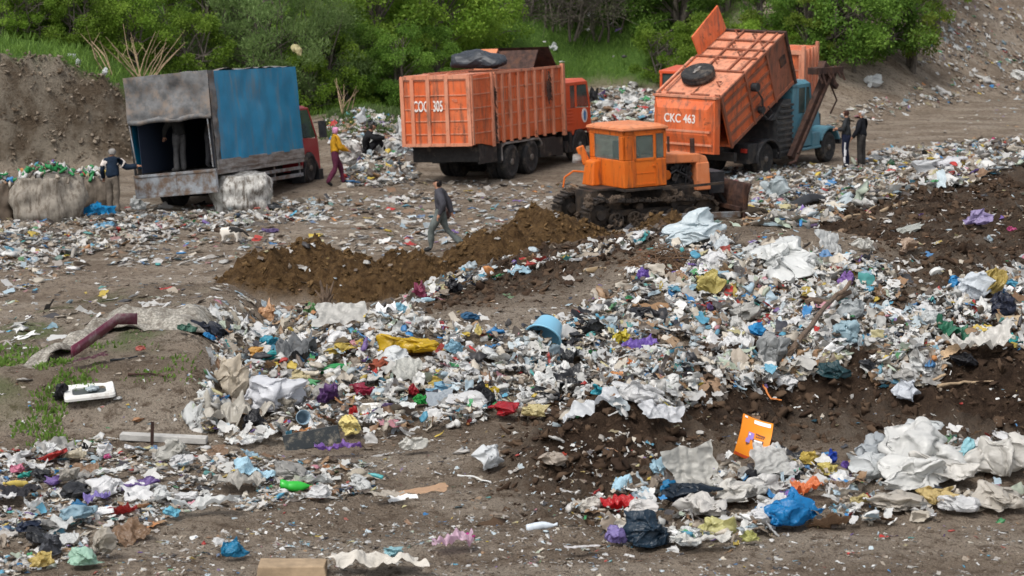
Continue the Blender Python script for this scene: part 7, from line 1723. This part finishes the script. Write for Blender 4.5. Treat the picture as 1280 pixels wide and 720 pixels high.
for (nm, protos, word, cat_, cnt, (s0, s1)) in KINDS:
    for (zn, w_) in zw:
        k = max(1, round(cnt * w_)); uv = sample_poly(ZONES[zn][0], k, rng); P = clear_named(rays(uv[:, 0], uv[:, 1]), .9)
        for q in P:
            ci = rng.choice(len(CN), p=cw)
            if nm in ('cardboard_piece', 'carton') and rng.random() < .6: ci = 12
            if nm == 'clear_film': ci = rng.choice([0, 1, 2])
            s = float(np.exp(rng.uniform(np.log(s0), np.log(s1)))); d = [np.linalg.norm(q - l[1]) for l in LAND]; j = int(np.argmin(d))
            v = q - LAND[j][1]; dr = ('right of' if v[0] > 0 else 'left of') if abs(v[0]) > abs(v[1]) * .55 else ('beyond' if v[1] > 0 else 'in front of')
            sw = 'small' if s < s0 + (s1 - s0) * .3 else 'large' if s > s0 + (s1 - s0) * .62 else ''
            items.append([nm, protos[rng.integers(len(protos))], word, cat_, q, s, CN[ci], (sw + ' ' + CN[ci][0] + ' ' + word).strip(), dr, LAND[j][0], d[j]])
gr_ = defaultdict(list)
for it in items: gr_[(it[7], it[8], it[9])].append(it)
ORD = ['nearest', 'second', 'third', 'fourth', 'fifth', 'sixth', 'seventh', 'eighth']
for key, its in gr_.items():
    its.sort(key=lambda i: i[10])
    for r_, it in enumerate(its):
        lab = f'{key[0]} {key[1]} {key[2]}' + ('' if len(its) == 1 else f', {ORD[min(r_, 7)]} of {len(its)}' if r_ else f', nearest of {len(its)}')
        c = np.array(it[6][1]) * rng.uniform(.85, 1.1)
        put(it[0], it[1], lab, it[3], it[4], it[5] * np.array([1, rng.uniform(.8, 1.2), rng.uniform(.8, 1.3)]), rng.uniform(0, 6.28), (rng.normal() * .25, rng.normal() * .25), c, 'loose pieces of rubbish', sink=-.05 if it[0] != 'bottle' else -.08)
# ------------------------------------------------------------------ camera, light, world
cam = bpy.data.cameras.new('camera'); co = bpy.data.objects.new('camera', cam); COL.objects.link(co)
co.location = (0, 0, CAM_H); co.rotation_euler = (PI / 2 - PITCH, 0, 0)
cam.sensor_width = 36; cam.lens = FPX / 1280 * 36; cam.clip_start = .5; cam.clip_end = 3000
cam.dof.use_dof = True; cam.dof.focus_distance = 29; cam.dof.aperture_fstop = 4.0
SC.camera = co
W = bpy.data.worlds.new('World'); SC.world = W; W.use_nodes = True
wn = W.node_tree; bg = wn.nodes['Background']
sky = wn.nodes.new('ShaderNodeTexSky'); sky.sky_type = 'NISHITA'; sky.sun_disc = False
EL, AZ = 58, 215
sky.sun_elevation = rad(EL); sky.sun_rotation = rad(AZ); sky.dust_density = 3.5; sky.air_density = 1.0; sky.ozone_density = .6
hs = wn.nodes.new('ShaderNodeHueSaturation'); hs.inputs['Saturation'].default_value = .3
wn.links.new(sky.outputs[0], hs.inputs['Color']); wn.links.new(hs.outputs[0], bg.inputs['Color']); bg.inputs['Strength'].default_value = .13
sl = bpy.data.lights.new('sun', 'SUN'); sl.energy = 1.3; sl.angle = rad(20); sl.color = (1, .96, .9)
so = bpy.data.objects.new('sun', sl); COL.objects.link(so)
dirv = Vector((math.sin(rad(AZ)) * math.cos(rad(EL)), math.cos(rad(AZ)) * math.cos(rad(EL)), math.sin(rad(EL))))
so.rotation_euler = dirv.to_track_quat('Z', 'Y').to_euler(); so.location = (0, 0, 40)
vs = SC.view_settings; vs.view_transform = 'Standard'; vs.look = 'None'; vs.gamma = 1; vs.exposure = .66; vs.use_curve_mapping = False
SC.render.engine = 'CYCLES'; SC.cycles.max_bounces = 6; SC.cycles.transparent_max_bounces = 6
try: SC.cycles.use_denoising = True
except Exception: pass
